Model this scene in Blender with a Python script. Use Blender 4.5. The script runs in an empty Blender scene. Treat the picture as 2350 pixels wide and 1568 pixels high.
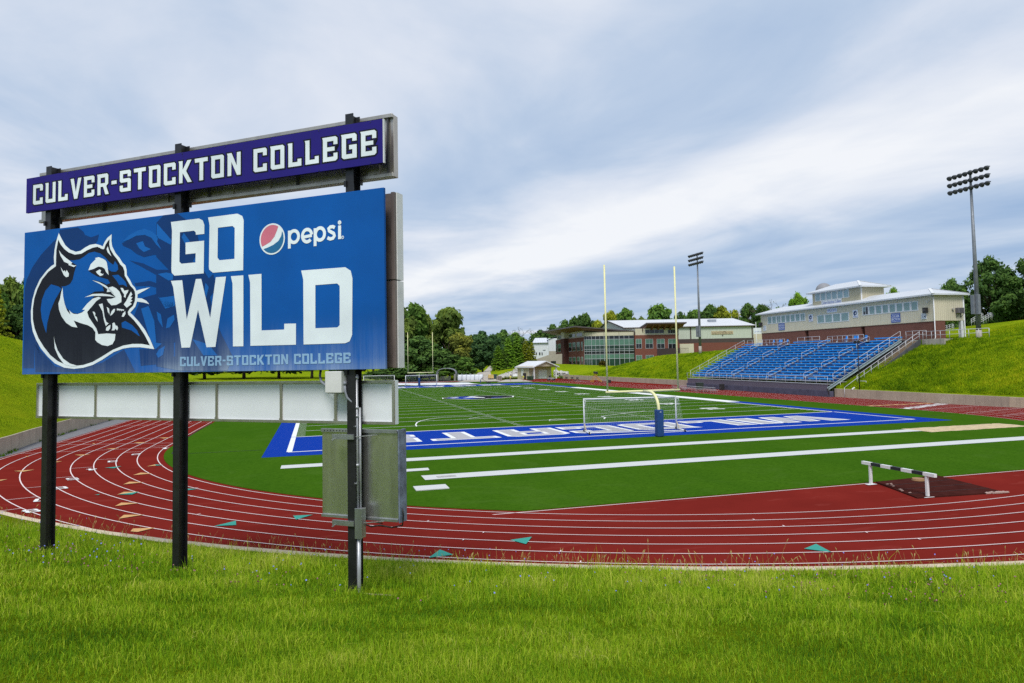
import bpy, bmesh, math, random
import numpy as np
from mathutils import Vector, Matrix
from mathutils.geometry import tessellate_polygon
from mathutils.bvhtree import BVHTree
random.seed(7); rng = np.random.default_rng(11)
R = math.radians
C = bpy.context.scene.collection
scene = bpy.context.scene

# ------------------------------------------------------------------ camera
F_PX, CY = 1566.51, 745.476                   # focal length and principal row in photo pixels
CAM = np.array([1.5557, -45.1493, 5.4959]); YAW, PITCH, ROLL = 0.280539, 0.052011, -0.018933
_f = np.array([math.sin(YAW)*math.cos(PITCH), math.cos(YAW)*math.cos(PITCH), math.sin(PITCH)])
_r = np.array([math.cos(YAW), -math.sin(YAW), 0.0]); _u = np.cross(_r, _f)
_R = math.cos(ROLL)*_r + math.sin(ROLL)*_u; _U = -math.sin(ROLL)*_r + math.cos(ROLL)*_u
cd = bpy.data.cameras.new('camera'); cam = bpy.data.objects.new('camera', cd); C.objects.link(cam)
cam.matrix_world = Matrix([[_R[0], _U[0], -_f[0], CAM[0]], [_R[1], _U[1], -_f[1], CAM[1]],
                           [_R[2], _U[2], -_f[2], CAM[2]], [0, 0, 0, 1]])
cd.sensor_width = 36.0; cd.lens = F_PX/2350*36; cd.shift_y = -(784-CY)/2350
cd.clip_start = 0.1; cd.clip_end = 6000
scene.camera = cam

# ------------------------------------------------------------------ world (hazy sky with high streaked clouds) and sun
SUN_EL, SUN_AZ = R(52), R(205)                # azimuth clockwise from +Y
w = bpy.data.worlds.new('World'); scene.world = w; w.use_nodes = True
nt = w.node_tree; nt.nodes.clear(); N = nt.nodes.new; L = nt.links.new
def wmath(op, a, b=None, c=None):
    n = N('ShaderNodeMath'); n.operation = op
    for i, v in enumerate((a, b, c)):
        if v is None: continue
        if isinstance(v, (int, float)): n.inputs[i].default_value = v
        else: L(v, n.inputs[i])
    return n.outputs[0]
sky = N('ShaderNodeTexSky'); sky.sky_type = 'NISHITA'; sky.sun_disc = False
sky.sun_elevation = SUN_EL; sky.sun_rotation = SUN_AZ; sky.air_density = 1.2; sky.dust_density = 1.5
SKY_STRENGTH = 0.1
tc = N('ShaderNodeTexCoord'); sp = N('ShaderNodeSeparateXYZ'); L(tc.outputs['Generated'], sp.inputs[0])
zc = wmath('MAXIMUM', wmath('ADD', sp.outputs[2], 0.03), 0.02)
pu = wmath('DIVIDE', sp.outputs[0], zc); pv = wmath('DIVIDE', sp.outputs[1], zc)
cb = N('ShaderNodeCombineXYZ'); L(pu, cb.inputs[0]); L(wmath('MULTIPLY', pv, 0.28), cb.inputs[1])
def wnoise(scale, detail, rough=0.55, dist=0.0, vec=None):
    n = N('ShaderNodeTexNoise'); n.inputs['Scale'].default_value = scale; n.inputs['Detail'].default_value = detail
    n.inputs['Roughness'].default_value = rough; n.inputs['Distortion'].default_value = dist
    L(vec if vec is not None else cb.outputs[0], n.inputs['Vector']); return n.outputs['Fac']
n1 = wnoise(0.40, 5, 0.5, 0.5); n2 = wnoise(1.7, 4, 0.5, 0.3); n3 = wnoise(0.9, 3, 0.5)
cb2 = N('ShaderNodeCombineXYZ'); L(wmath('MULTIPLY', pu, 1.0), cb2.inputs[0]); L(wmath('MULTIPLY', pv, 0.8), cb2.inputs[1])
n4 = wnoise(0.75, 7, 0.56, 0.5, cb2.outputs[0])
uw = wmath('ADD', wmath('ADD', pu, wmath('MULTIPLY', pv, 0.27)), wmath('MULTIPLY', wmath('SUBTRACT', n1, 0.5), 1.5))   # bands follow the wind, edges ragged
cr = N('ShaderNodeValToRGB'); L(wmath('DIVIDE', wmath('ADD', uw, 2.0), 10.0), cr.inputs[0])
el = cr.color_ramp.elements; el[0].position = 0.0; el[0].color = (.34,)*3+(1,); el[1].position = 1.0; el[1].color = (.40,)*3+(1,)
for pos, v in ((.12, .42), (.2, .55), (.28, .60), (.36, .44), (.415, .62), (.46, .95), (.52, .90), (.58, .55), (.65, .30), (.74, .24), (.88, .30)):
    e = el.new(pos); e.color = (v, v, v, 1)
band = cr.outputs[0]
cov = wmath('ADD', wmath('ADD', band, 0.02), wmath('MULTIPLY', wmath('SUBTRACT', n2, 0.5), 0.55))
cov = wmath('ADD', cov, wmath('MULTIPLY', wmath('SUBTRACT', n4, 0.5), 1.25))
cov = wmath('MINIMUM', wmath('MAXIMUM', cov, 0.0), 1.0)
ramp = N('ShaderNodeValToRGB'); L(cov, ramp.inputs[0])
re = ramp.color_ramp.elements
def cl(c): return tuple(x*.5/SKY_STRENGTH for x in c)+(1,)
re[0].position = 0.0; re[0].color = cl((.31, .45, .68)); re[1].position = 1.0; re[1].color = cl((.90, .92, .96))
e = re.new(0.42); e.color = cl((.50, .61, .78)); e = re.new(0.68); e.color = cl((.70, .76, .87))
mx = N('ShaderNodeMixRGB'); mx.inputs[0].default_value = 0.97
L(sky.outputs[0], mx.inputs[1]); L(ramp.outputs[0], mx.inputs[2])
bg = N('ShaderNodeBackground'); bg.inputs['Strength'].default_value = SKY_STRENGTH
L(mx.outputs[0], bg.inputs['Color'])
out = N('ShaderNodeOutputWorld'); L(bg.outputs[0], out.inputs['Surface'])
sd = bpy.data.lights.new('sun', 'SUN'); sd.energy = 1.5; sd.angle = R(22); sd.color = (1.0, 0.95, 0.88)
so = bpy.data.objects.new('sun', sd); C.objects.link(so)
_sdir = Vector((math.sin(SUN_AZ)*math.cos(SUN_EL), math.cos(SUN_AZ)*math.cos(SUN_EL), math.sin(SUN_EL)))
so.rotation_euler = _sdir.to_track_quat('Z', 'Y').to_euler()
scene.view_settings.view_transform = 'Standard'; scene.view_settings.look = 'None'
scene.view_settings.exposure = 1.0; scene.view_settings.gamma = 1.0
scene.cycles.use_denoising = False; scene.cycles.max_bounces = 5; scene.cycles.transparent_max_bounces = 12

# ------------------------------------------------------------------ pixel rays -> points on real surfaces
def ray(px, py):
    return (px-1175)/F_PX*_R - (py-CY)/F_PX*_U + _f
def gp(px, py, z=0.0):
    a = ray(px, py); return CAM + a*((z-CAM[2])/a[2])
def ax(px, py, D):
    return CAM + ray(px, py)*D
def onplane(px, py, Q, n):
    a = ray(px, py); return CAM + a*(float((Q-CAM) @ n)/float(a @ n))

# ------------------------------------------------------------------ materials
MATS = {}
def mat(name, col, rough=0.65, var=0.12, scale=4.0, bump=0.0, metal=0.0, bscale=None, col2=None, coords='Object', spec=0.4, detail=5, stretch=None):
    if name in MATS: return MATS[name]
    m = bpy.data.materials.new(name); m.use_nodes = True; t = m.node_tree; b = t.nodes['Principled BSDF']
    b.inputs['Roughness'].default_value = rough; b.inputs['Metallic'].default_value = metal
    b.inputs['Specular IOR Level'].default_value = spec
    c = t.nodes.new('ShaderNodeTexCoord'); vec = c.outputs[coords]
    if stretch:
        mp = t.nodes.new('ShaderNodeMapping'); mp.inputs['Scale'].default_value = stretch
        t.links.new(vec, mp.inputs[0]); vec = mp.outputs[0]
    n = t.nodes.new('ShaderNodeTexNoise'); n.inputs['Scale'].default_value = scale; n.inputs['Detail'].default_value = detail
    n.inputs['Roughness'].default_value = 0.6
    t.links.new(vec, n.inputs['Vector'])
    r = t.nodes.new('ShaderNodeValToRGB'); t.links.new(n.outputs['Fac'], r.inputs[0])
    lo = tuple(x*(1-var) for x in col); hi = tuple(min(1, x*(1+var)) for x in (col2 or col))
    r.color_ramp.elements[0].position = .3; r.color_ramp.elements[0].color = lo+(1,)
    r.color_ramp.elements[1].position = .7; r.color_ramp.elements[1].color = hi+(1,)
    t.links.new(r.outputs[0], b.inputs['Base Color'])
    if bump:
        n2 = t.nodes.new('ShaderNodeTexNoise'); n2.inputs['Scale'].default_value = bscale or scale*6; n2.inputs['Detail'].default_value = 6
        t.links.new(vec, n2.inputs['Vector'])
        bp = t.nodes.new('ShaderNodeBump'); bp.inputs['Strength'].default_value = bump; bp.inputs['Distance'].default_value = 0.02
        t.links.new(n2.outputs['Fac'], bp.inputs['Height']); t.links.new(bp.outputs[0], b.inputs['Normal'])
    MATS[name] = m; return m
class NT:
    """short hand for building a node tree on a material"""
    def __init__(s, name, rough=0.7, spec=0.3):
        s.m = bpy.data.materials.new(name); s.m.use_nodes = True; s.t = s.m.node_tree; s.b = s.t.nodes['Principled BSDF']
        s.b.inputs['Roughness'].default_value = rough; s.b.inputs['Specular IOR Level'].default_value = spec
        s.tc = s.t.nodes.new('ShaderNodeTexCoord'); MATS[name] = s.m
    def link(s, a, b): s.t.links.new(a, b)
    def math(s, op, a, b=None, c=None):
        n = s.t.nodes.new('ShaderNodeMath'); n.operation = op
        for i, v in enumerate((a, b, c)):
            if v is None: continue
            if isinstance(v, (int, float)): n.inputs[i].default_value = v
            else: s.link(v, n.inputs[i])
        return n.outputs[0]
    def noise(s, vec, scale, detail=5, rough=.6, dist=0):
        n = s.t.nodes.new('ShaderNodeTexNoise'); n.inputs['Scale'].default_value = scale; n.inputs['Detail'].default_value = detail
        n.inputs['Roughness'].default_value = rough; n.inputs['Distortion'].default_value = dist; s.link(vec, n.inputs['Vector']); return n.outputs['Fac']
    def ramp(s, fac, stops):
        r = s.t.nodes.new('ShaderNodeValToRGB'); s.link(fac, r.inputs[0]); e = r.color_ramp.elements
        while len(e) > 1: e.remove(e[-1])
        e[0].position = stops[0][0]; e[0].color = tuple(stops[0][1])+(1,)
        for p, c in stops[1:]: x = e.new(p); x.color = tuple(c)+(1,)
        return r.outputs[0]
    def mix(s, fac, a, b, mode='MIX'):
        n = s.t.nodes.new('ShaderNodeMixRGB'); n.blend_type = mode
        for i, v in enumerate((fac, a, b)):
            if isinstance(v, (int, float)): n.inputs[i].default_value = v
            elif isinstance(v, tuple): n.inputs[i].default_value = v+(1,) if len(v) == 3 else v
            else: s.link(v, n.inputs[i])
        return n.outputs[0]
    def xyz(s, vec):
        n = s.t.nodes.new('ShaderNodeSeparateXYZ'); s.link(vec, n.inputs[0]); return n.outputs
    def comb(s, x, y, z=0.0):
        n = s.t.nodes.new('ShaderNodeCombineXYZ')
        for i, v in enumerate((x, y, z)):
            if isinstance(v, (int, float)): n.inputs[i].default_value = v
            else: s.link(v, n.inputs[i])
        return n.outputs[0]
    def scale(s, vec, sc):
        n = s.t.nodes.new('ShaderNodeMapping'); n.inputs['Scale'].default_value = sc; s.link(vec, n.inputs[0]); return n.outputs[0]
    def bump(s, h, strength=.5, dist=.02):
        n = s.t.nodes.new('ShaderNodeBump'); n.inputs['Strength'].default_value = strength; n.inputs['Distance'].default_value = dist
        s.link(h, n.inputs['Height']); s.link(n.outputs[0], s.b.inputs['Normal'])
    def base(s, c): s.link(c, s.b.inputs['Base Color'])

def siding(name, col, pitch=0.3, line=0.72):
    k = NT(name, .5, .4); x, y, z = k.xyz(k.tc.outputs['Object'])
    f = k.math('FRACT', k.math('DIVIDE', k.math('ADD', x, y), pitch))
    rib = k.math('LESS_THAN', f, 0.16)
    n = k.noise(k.scale(k.tc.outputs['Object'], (1, 1, .25)), 1.3, 4)
    c = k.ramp(n, ((.3, tuple(v*.93 for v in col)), (.7, tuple(min(1, v*1.04) for v in col))))
    k.base(k.mix(rib, c, tuple(v*line for v in col)))
    k.bump(k.math('ABSOLUTE', k.math('SUBTRACT', f, .5)), .4, .03); return k.m
def brickmat(name, col, mortar=(.30, .25, .22)):
    k = NT(name, .85, .2); x, y, z = k.xyz(k.tc.outputs['Object'])
    b = k.t.nodes.new('ShaderNodeTexBrick'); k.link(k.comb(k.math('ADD', x, y), z, 0.0), b.inputs['Vector'])
    b.inputs['Color1'].default_value = tuple(col)+(1,); b.inputs['Color2'].default_value = tuple(v*.72 for v in col)+(1,)
    b.inputs['Mortar'].default_value = mortar+(1,); b.inputs['Scale'].default_value = 1.0
    b.inputs['Mortar Size'].default_value = .012; b.inputs['Brick Width'].default_value = .3; b.inputs['Row Height'].default_value = .1
    n = k.noise(k.tc.outputs['Object'], .9, 4)
    k.base(k.mix(k.math('MULTIPLY', n, .35), b.outputs['Color'], tuple(v*.7 for v in col))); return k.m

# ------------------------------------------------------------------ mesh building
class MB:
    def __init__(s): s.v = []; s.f = []; s.mi = []
    def add(s, vs, fs, mi=0):
        o = len(s.v); s.v += [tuple(float(c) for c in p) for p in vs]
        s.f += [tuple(i+o for i in f) for f in fs]; s.mi += [mi]*len(fs); return s
    def box(s, x0, x1, y0, y1, z0, z1, mi=0):
        return s.add([(x0,y0,z0),(x1,y0,z0),(x1,y1,z0),(x0,y1,z0),(x0,y0,z1),(x1,y0,z1),(x1,y1,z1),(x0,y1,z1)],
                     [(0,3,2,1),(4,5,6,7),(0,1,5,4),(1,2,6,5),(2,3,7,6),(3,0,4,7)], mi)
    def bar(s, p, q, w, h, mi=0, up=(0, 0, 1)):
        """box beam from p to q, w wide, h high"""
        p, q = Vector(p), Vector(q); d = (q-p).normalized(); sx = d.cross(Vector(up))
        if sx.length < 1e-4: sx = d.cross(Vector((0, 1, 0)))
        sx.normalize(); sz = sx.cross(d); vs = []
        for c in (p, q):
            for a, b in ((-1,-1),(1,-1),(1,1),(-1,1)): vs.append(c+sx*(a*w/2)+sz*(b*h/2))
        return s.add(vs, [(0,1,2,3),(7,6,5,4),(0,4,5,1),(1,5,6,2),(2,6,7,3),(3,7,4,0)], mi)
    def tube(s, pts, r, n=8, mi=0, caps=True):
        pts = [Vector(p) for p in pts]; rs = r if isinstance(r, (list, tuple)) else [r]*len(pts); vs = []; fs = []
        t0 = (pts[1]-pts[0]).normalized(); a = t0.orthogonal().normalized()
        for i, p in enumerate(pts):
            t = ((pts[min(i+1, len(pts)-1)]-pts[max(i-1, 0)])).normalized()
            a = (a - t*a.dot(t)).normalized(); b = t.cross(a)
            for k in range(n):
                th = 2*math.pi*k/n; vs.append(p+(a*math.cos(th)+b*math.sin(th))*rs[i])
        for i in range(len(pts)-1):
            for k in range(n):
                k2 = (k+1) % n; fs.append((i*n+k, i*n+k2, (i+1)*n+k2, (i+1)*n+k))
        if caps: fs += [tuple(range(n-1, -1, -1)), tuple(range((len(pts)-1)*n, len(pts)*n))]
        return s.add(vs, fs, mi)
    def prism(s, poly, fn, d0, d1, mi=0):
        """poly in (a,b); fn(a,b,d) -> xyz; extruded between d0 and d1"""
        n = len(poly); vs = [fn(a, b, d0) for a, b in poly]+[fn(a, b, d1) for a, b in poly]
        fs = [tuple(range(n)), tuple(range(2*n-1, n-1, -1))]+[(i, (i+1) % n + 0, n+(i+1) % n, n+i) for i in range(n)]
        return s.add(vs, [f if k else f for k, f in enumerate(fs)], mi)
    def flat(s, loops, fn, mi=0):
        """filled polygon with holes; loops in (a,b), fn(a,b) -> xyz"""
        tri = tessellate_polygon([[Vector((a, b, 0)) for a, b in lp] for lp in loops])
        pts = [q for lp in loops for q in lp]
        fs = []
        for t in tri:
            (ax_, ay), (bx, by), (cx, cy) = (pts[i] for i in t)
            ar = (bx-ax_)*(cy-ay)-(cx-ax_)*(by-ay)
            if abs(ar) < 1e-12: continue
            fs.append(tuple(t) if ar > 0 else tuple(reversed(t)))
        return s.add([fn(a, b) for a, b in pts], fs, mi)
    def build(s, name, mats=None, parent=None, smooth=False, bevel=0.0, recalc=True):
        me = bpy.data.meshes.new(name); me.from_pydata(s.v, [], s.f)
        if not isinstance(mats, (list, tuple)): mats = [mats]
        for m in mats:
            if m: me.materials.append(m)
        if len(mats) > 1: me.polygons.foreach_set('material_index', s.mi)
        if recalc:
            bm = bmesh.new(); bm.from_mesh(me); bmesh.ops.recalc_face_normals(bm, faces=bm.faces); bm.to_mesh(me); bm.free()
        if smooth: me.polygons.foreach_set('use_smooth', [True]*len(me.polygons))
        me.update(); o = bpy.data.objects.new(name, me); C.objects.link(o)
        if parent: o.parent = parent
        if bevel:
            b = o.modifiers.new('bevel', 'BEVEL'); b.width = bevel; b.segments = 2; b.limit_method = 'ANGLE'
        return o
def tag(o, label=None, cat=None, group=None, kind=None):
    if label: o['label'] = label
    if cat: o['category'] = cat
    if group: o['group'] = group
    if kind: o['kind'] = kind
    return o
def thing(name, label, cat, loc=(0, 0, 0), rz=0.0, group=None):
    o = bpy.data.objects.new(name, None); C.objects.link(o); o.location = tuple(float(c) for c in loc); o.rotation_euler = (0, 0, rz)
    o.empty_display_size = .3
    return tag(o, label, cat, group)
def copy_tree(o, parent=None):
    c = o.copy(); C.objects.link(c)
    if parent: c.parent = parent
    for ch in list(o.children): copy_tree(ch, c)
    return c
def struct(o): o['kind'] = 'structure'; return o
def text_mesh(txt, size, fn, mb, mi=0, width=None, align='CENTER', bold=0.0):
    """writing in the built-in typeface, laid on the surface fn(a, b); (0,0) is the middle of the line"""
    cu = bpy.data.curves.new('t', 'FONT'); cu.body = txt; cu.size = size; cu.align_x = align; cu.align_y = 'CENTER'; cu.offset = bold
    cu.resolution_u = 2
    o = bpy.data.objects.new('t', cu); C.objects.link(o); bpy.context.view_layer.update()
    me = o.evaluated_get(bpy.context.evaluated_depsgraph_get()).to_mesh()
    co = [v.co.copy() for v in me.vertices]; fs = [tuple(p.vertices) for p in me.polygons]
    sx = 1.0
    if width and co:
        ww = max(c.x for c in co)-min(c.x for c in co); sx = width/ww
    mb.add([fn(c.x*sx, c.y) for c in co], fs, mi)
    bpy.data.objects.remove(o); bpy.data.curves.remove(cu)

# block lettering of the stadium: outlines in a unit-high box, holes after the outline
GL = {
'C': (.62, [[(0,1),(.55,1),(.62,.92),(.62,.66),(.43,.66),(.43,.81),(.19,.81),(.19,.19),(.43,.19),(.43,.33),(.62,.33),(.62,0),(.08,0),(0,.08)]]),
'U': (.62, [[(-.03,1),(.19,1),(.19,.19),(.43,.19),(.43,1),(.62,1),(.62,0),(.08,0),(0,.08),(0,.9)]]),
'L': (.58, [[(-.03,1),(.19,1),(.19,.19),(.40,.19),(.40,.31),(.58,.31),(.58,0),(0,0),(0,.9)]]),
'V': (.62, [[(-.02,1),(.19,1),(.31,.34),(.43,1),(.64,1),(.41,0),(.21,0)]]),
'E': (.62, [[(-.03,1),(.54,1),(.62,.92),(.62,.66),(.44,.66),(.44,.81),(.19,.81),(.19,.59),(.5,.59),(.5,.41),(.19,.41),(.19,.19),(.44,.19),(.44,.33),(.62,.33),(.62,.08),(.54,0),(0,0),(0,.9)]]),
'R': (.63, [[(-.03,1),(.54,1),(.62,.92),(.62,.5),(.51,.40),(.66,0),(.45,0),(.32,.38),(.19,.38),(.19,0),(0,0),(0,.9)], [(.19,.81),(.19,.56),(.43,.56),(.43,.81)]]),
'-': (.30, [[(0,.60),(.3,.60),(.3,.42),(0,.42)]]),
'S': (.62, [[(0,1),(.54,1),(.62,.92),(.62,.68),(.43,.68),(.43,.82),(.19,.82),(.19,.62),(.54,.62),(.62,.54),(.62,0),(.08,0),(0,.08),(0,.31),(.19,.31),(.19,.18),(.43,.18),(.43,.43),(.08,.43),(0,.51)]]),
'T': (.64, [[(-.02,1),(.64,1),(.64,.81),(.42,.81),(.42,0),(.22,0),(.22,.81),(0,.81)]]),
'O': (.62, [[(-.03,1),(.54,1),(.62,.92),(.62,0),(.08,0),(0,.08),(0,.9)], [(.19,.81),(.19,.19),(.43,.19),(.43,.81)]]),
'K': (.64, [[(-.03,1),(.19,1),(.19,.60),(.42,1),(.64,1),(.37,.52),(.66,0),(.44,0),(.19,.44),(.19,0),(0,0),(0,.9)]]),
'N': (.63, [[(-.03,1),(.2,1),(.44,.42),(.44,1),(.63,1),(.63,0),(.45,0),(.19,.60),(.19,0),(0,0),(0,.9)]]),
'G': (.62, [[(-.03,1),(.54,1),(.62,.92),(.62,.68),(.43,.68),(.43,.81),(.19,.81),(.19,.19),(.43,.19),(.43,.36),(.3,.36),(.3,.55),(.62,.55),(.62,0),(.08,0),(0,.08),(0,.9)]]),
'W': (.90, [[(-.03,1),(.2,1),(.27,.40),(.39,.95),(.51,.95),(.63,.40),(.7,1),(.91,1),(.74,0),(.56,0),(.45,.5),(.34,0),(.16,0)]]),
'I': (.19, [[(-.03,1),(.19,1),(.19,0),(0,0),(0,.9)]]),
'D': (.62, [[(-.03,1),(.54,1),(.62,.9),(.62,.1),(.54,0),(0,0),(0,.9)], [(.19,.81),(.19,.19),(.43,.19),(.43,.81)]]),
'A': (.62, [[(.08,1),(.54,1),(.62,.92),(.62,0),(.43,0),(.43,.36),(.19,.36),(.19,0),(0,0),(0,.92)], [(.19,.81),(.19,.54),(.43,.54),(.43,.81)]]),
'0': (.56, [[(.08,1),(.48,1),(.56,.9),(.56,.1),(.48,0),(.08,0),(0,.1),(0,.9)], [(.19,.82),(.19,.18),(.37,.18),(.37,.82)]]),
'1': (.40, [[(.1,1),(.3,1),(.3,.16),(.4,.16),(.4,0),(0,0),(0,.16),(.1,.16),(.1,.8),(0,.8),(0,.92)]]),
'2': (.56, [[(0,1),(.48,1),(.56,.9),(.56,.5),(.19,.32),(.19,.18),(.56,.18),(.56,0),(0,0),(0,.42),(.37,.6),(.37,.82),(.19,.82),(.19,.68),(0,.68)]]),
'3': (.56, [[(0,1),(.48,1),(.56,.9),(.56,.58),(.5,.5),(.56,.42),(.56,.1),(.48,0),(0,0),(0,.3),(.19,.3),(.19,.18),(.37,.18),(.37,.41),(.15,.41),(.15,.59),(.37,.59),(.37,.82),(.19,.82),(.19,.7),(0,.7)]]),
'4': (.58, [[(.24,1),(.47,1),(.47,.4),(.58,.4),(.58,.22),(.47,.22),(.47,0),(.27,0),(.27,.22),(0,.22),(0,.4)], [(.19,.4),(.28,.4),(.28,.68)]]),
'5': (.56, [[(0,1),(.56,1),(.56,.82),(.19,.82),(.19,.62),(.48,.62),(.56,.52),(.56,.1),(.48,0),(0,0),(0,.28),(.19,.28),(.19,.18),(.37,.18),(.37,.44),(0,.44)]]),
'6': (.56, [[(.08,1),(.56,1),(.56,.82),(.19,.82),(.19,.62),(.48,.62),(.56,.52),(.56,.1),(.48,0),(.08,0),(0,.1),(0,.9)], [(.19,.44),(.19,.18),(.37,.18),(.37,.44)]]),
'7': (.56, [[(0,1),(.56,1),(.56,.8),(.34,0),(.13,0),(.34,.82),(.19,.82),(.19,.7),(0,.7)]]),
'8': (.56, [[(.08,1),(.48,1),(.56,.9),(.56,.58),(.5,.5),(.56,.42),(.56,.1),(.48,0),(.08,0),(0,.1),(0,.42),(.06,.5),(0,.58),(0,.9)], [(.19,.82),(.19,.6),(.37,.6),(.37,.82)], [(.19,.42),(.19,.18),(.37,.18),(.37,.42)]]),
}
def block_text(mb, txt, fn, width=None, gap=.11, space=.42, mi=0, grow=0.0):
    """fn(a, b) places a in [0,width] and b in [0,1]"""
    tot = sum((GL[c][0] if c != ' ' else space-gap)+gap for c in txt)-gap
    k = (width/tot) if width else 1.0; x = 0
    for c in txt:
        if c == ' ': x += space; continue
        wd, loops = GL[c]
        def shift(lp, g):
            if not g: return lp
            out_ = []; n = len(lp)
            A = sum(lp[i][0]*lp[(i+1) % n][1]-lp[(i+1) % n][0]*lp[i][1] for i in range(n))
            sg = 1 if A < 0 else -1
            for i in range(n):
                p0, p1, p2 = Vector(lp[i-1]), Vector(lp[i]), Vector(lp[(i+1) % n])
                d1 = (p1-p0).normalized(); d2 = (p2-p1).normalized()
                n1_ = Vector((-d1.y, d1.x)); n2_ = Vector((-d2.y, d2.x)); b = (n1_+n2_)
                b = b/max(.5, b.length_squared/2) if b.length > 1e-6 else n1_
                q = p1+b*g*sg; out_.append((q.x, q.y))
            return out_
        lps = [shift(lp, grow if j == 0 else -grow) for j, lp in enumerate(loops)]
        mb.flat([[((x+a)*k, b) for a, b in lp] for lp in lps], fn, mi); x += wd+gap
    return tot
# ================================================================== STADIUM GROUND
CX, CYN, CYF, R1 = 24.385, 7.3, 102.4, 32.7        # bend centres and radius of the inner lane line
LW = 1.07; FW, FL = 48.77, 109.73
def sstep(a, b, x):
    t = min(1, max(0, (x-a)/(b-a))); return t*t*(3-2*t)
def track_z(x, y):
    """the near bend is banked a little towards the outside"""
    if y > 12: return 0.0
    r = math.hypot(x-CX, min(0, y-CYN)) if y < CYN else abs(x-CX)
    return 0.031*max(0.0, r-R1)*sstep(12, -8, y)
def tp(px, py):
    z = 0.0
    for _ in range(4):
        q = gp(px, py, z); z = track_z(q[0], q[1])
    return gp(px, py, z)
def oval(r, n=72):
    """closed path at radius r: near bend (left to right), right straight, far bend, left straight"""
    p = []
    for i in range(n+1): a = math.pi+math.pi*i/n; p.append((CX+r*math.cos(a), CYN+r*math.sin(a)))
    for i in range(1, 24): p.append((CX+r, CYN+(CYF-CYN)*i/24))
    for i in range(n+1): a = math.pi*i/n; p.append((CX+r*math.cos(a), CYF+r*math.sin(a)))
    for i in range(1, 24): p.append((CX-r, CYF-(CYF-CYN)*i/24))
    return p
def ring(mb, ra, rb, dz, closed=True, sel=None, ny=72, step=None):
    rs = [ra, rb] if not step else list(np.linspace(ra, rb, step))
    P = [oval(r, ny) for r in rs]; n = len(P[0]); vs = []; fs = []
    for q in P: vs += [(x, y, track_z(x, y)+dz) for x, y in q]
    for j in range(len(rs)-1):
        for i in range(n): fs.append((j*n+i, j*n+(i+1) % n, (j+1)*n+(i+1) % n, (j+1)*n+i))
    mb.add(vs, fs)

# --- colours of the ground
def redmat():
    k = NT('track_red', .95, .0); ob = k.tc.outputs['Object']
    n = k.noise(k.scale(ob, (.6, .6, .6)), .5, 6); n2 = k.noise(ob, 38, 4, .7); n3 = k.noise(k.scale(ob, (.25, 1, 1)), 1.7, 4)
    c = k.ramp(n, ((.25, (.150, .0175, .0130)), (.55, (.190, .0215, .0160)), (.8, (.232, .029, .021))))
    c = k.mix(k.math('MULTIPLY', k.math('GREATER_THAN', n3, .62), .32), c, (.26, .050, .040))
    k.base(k.mix(k.math('MULTIPLY', n2, .45), c, (.11, .008, .008))); k.bump(n2, .6, .01); return k.m
def turfmat():
    k = NT('turf_green', .95, .0); ob = k.tc.outputs['Object']; x, y, z = k.xyz(ob)
    n = k.noise(k.scale(ob, (1, .35, 1)), .28, 6); n2 = k.noise(k.scale(ob, (1, 1, 1)), 26, 5, .75); n3 = k.noise(k.scale(ob, (.5, 4, 1)), 3.0, 4); n4 = k.noise(k.scale(ob, (.8, 1.6, 1)), 5.5, 8, .85); n5 = k.noise(k.scale(ob, (.35, .35, 1)), 1.0, 2, .5, 1.5)
    c = k.ramp(n, ((.3, (.042, .122, .007)), (.7, (.070, .168, .010))))
    c = k.mix(k.math('MULTIPLY', n3, .35), c, (.075, .16, .016)); c = k.mix(k.math('MINIMUM', k.math('MULTIPLY', k.math('MAXIMUM', k.math('SUBTRACT', n4, .46), 0.0), 4.5), .6), c, (.017, .060, .003)); c = k.mix(k.math('MULTIPLY', k.math('MAXIMUM', k.math('SUBTRACT', n5, .55), 0.0), 1.5), c, (.09, .17, .03))
    k.base(k.mix(k.math('MULTIPLY', k.math('SUBTRACT', 1.0, n2), .7), c, (.020, .062, .003))); k.bump(n2, .9, .02); return k.m
def grassmat(name, a, b, c_, dry):
    k = NT(name, .95, .0); ob = k.tc.outputs['Object']
    n = k.noise(ob, .17, 7, .62); n2 = k.noise(k.scale(ob, (1, 1, .6)), 1.1, 8, .72); n3 = k.noise(ob, 9, 6, .8)
    c = k.ramp(n, ((.28, a), (.5, b), (.72, c_)))
    c = k.mix(k.math('MULTIPLY', k.math('SUBTRACT', n2, .42), 1.5), c, tuple(v*.42 for v in a))
    c = k.mix(k.math('MULTIPLY', n3, .45), c, dry)
    k.base(c); k.bump(k.math('ADD', n2, k.math('MULTIPLY', n3, .6)), 1.0, .35); return k.m
RED, TURF = redmat(), turfmat()
HILLG = grassmat('hill_grass', (.115, .205, .004), (.20, .305, .006), (.31, .38, .008), (.30, .34, .018))
BANKG = grassmat('bank_soil_grass', (.045, .095, .012), (.065, .13, .018), (.085, .15, .022), (.10, .13, .03))
def paint(name, col, rough=.8, speck=.25):
    k = NT(name, rough, .03); n = k.noise(k.tc.outputs['Object'], 22, 5, .75); n2 = k.noise(k.tc.outputs['Object'], .8, 4)
    c = k.ramp(n, ((.25, tuple(v*(1-speck) for v in col)), (.6, col)))
    k.base(k.mix(k.math('MULTIPLY', n2, .18), c, tuple(v*.75 for v in col))); k.bump(n, .4, .01); return k.m
WHITE = paint('field_white', (.80, .82, .82)); LINEW = paint('lane_white', (.78, .66, .65), .8, .06); BLUE = paint('end_zone_blue', (.003, .040, .34), .9, .35)
GREYP = paint('letter_grey', (.42, .42, .45)); BLACKP = paint('field_black', (.012, .013, .018)); TAN = paint('lane_tan', (.62, .36, .155)); TEAL = paint('lane_teal', (.055, .33, .27))

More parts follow.
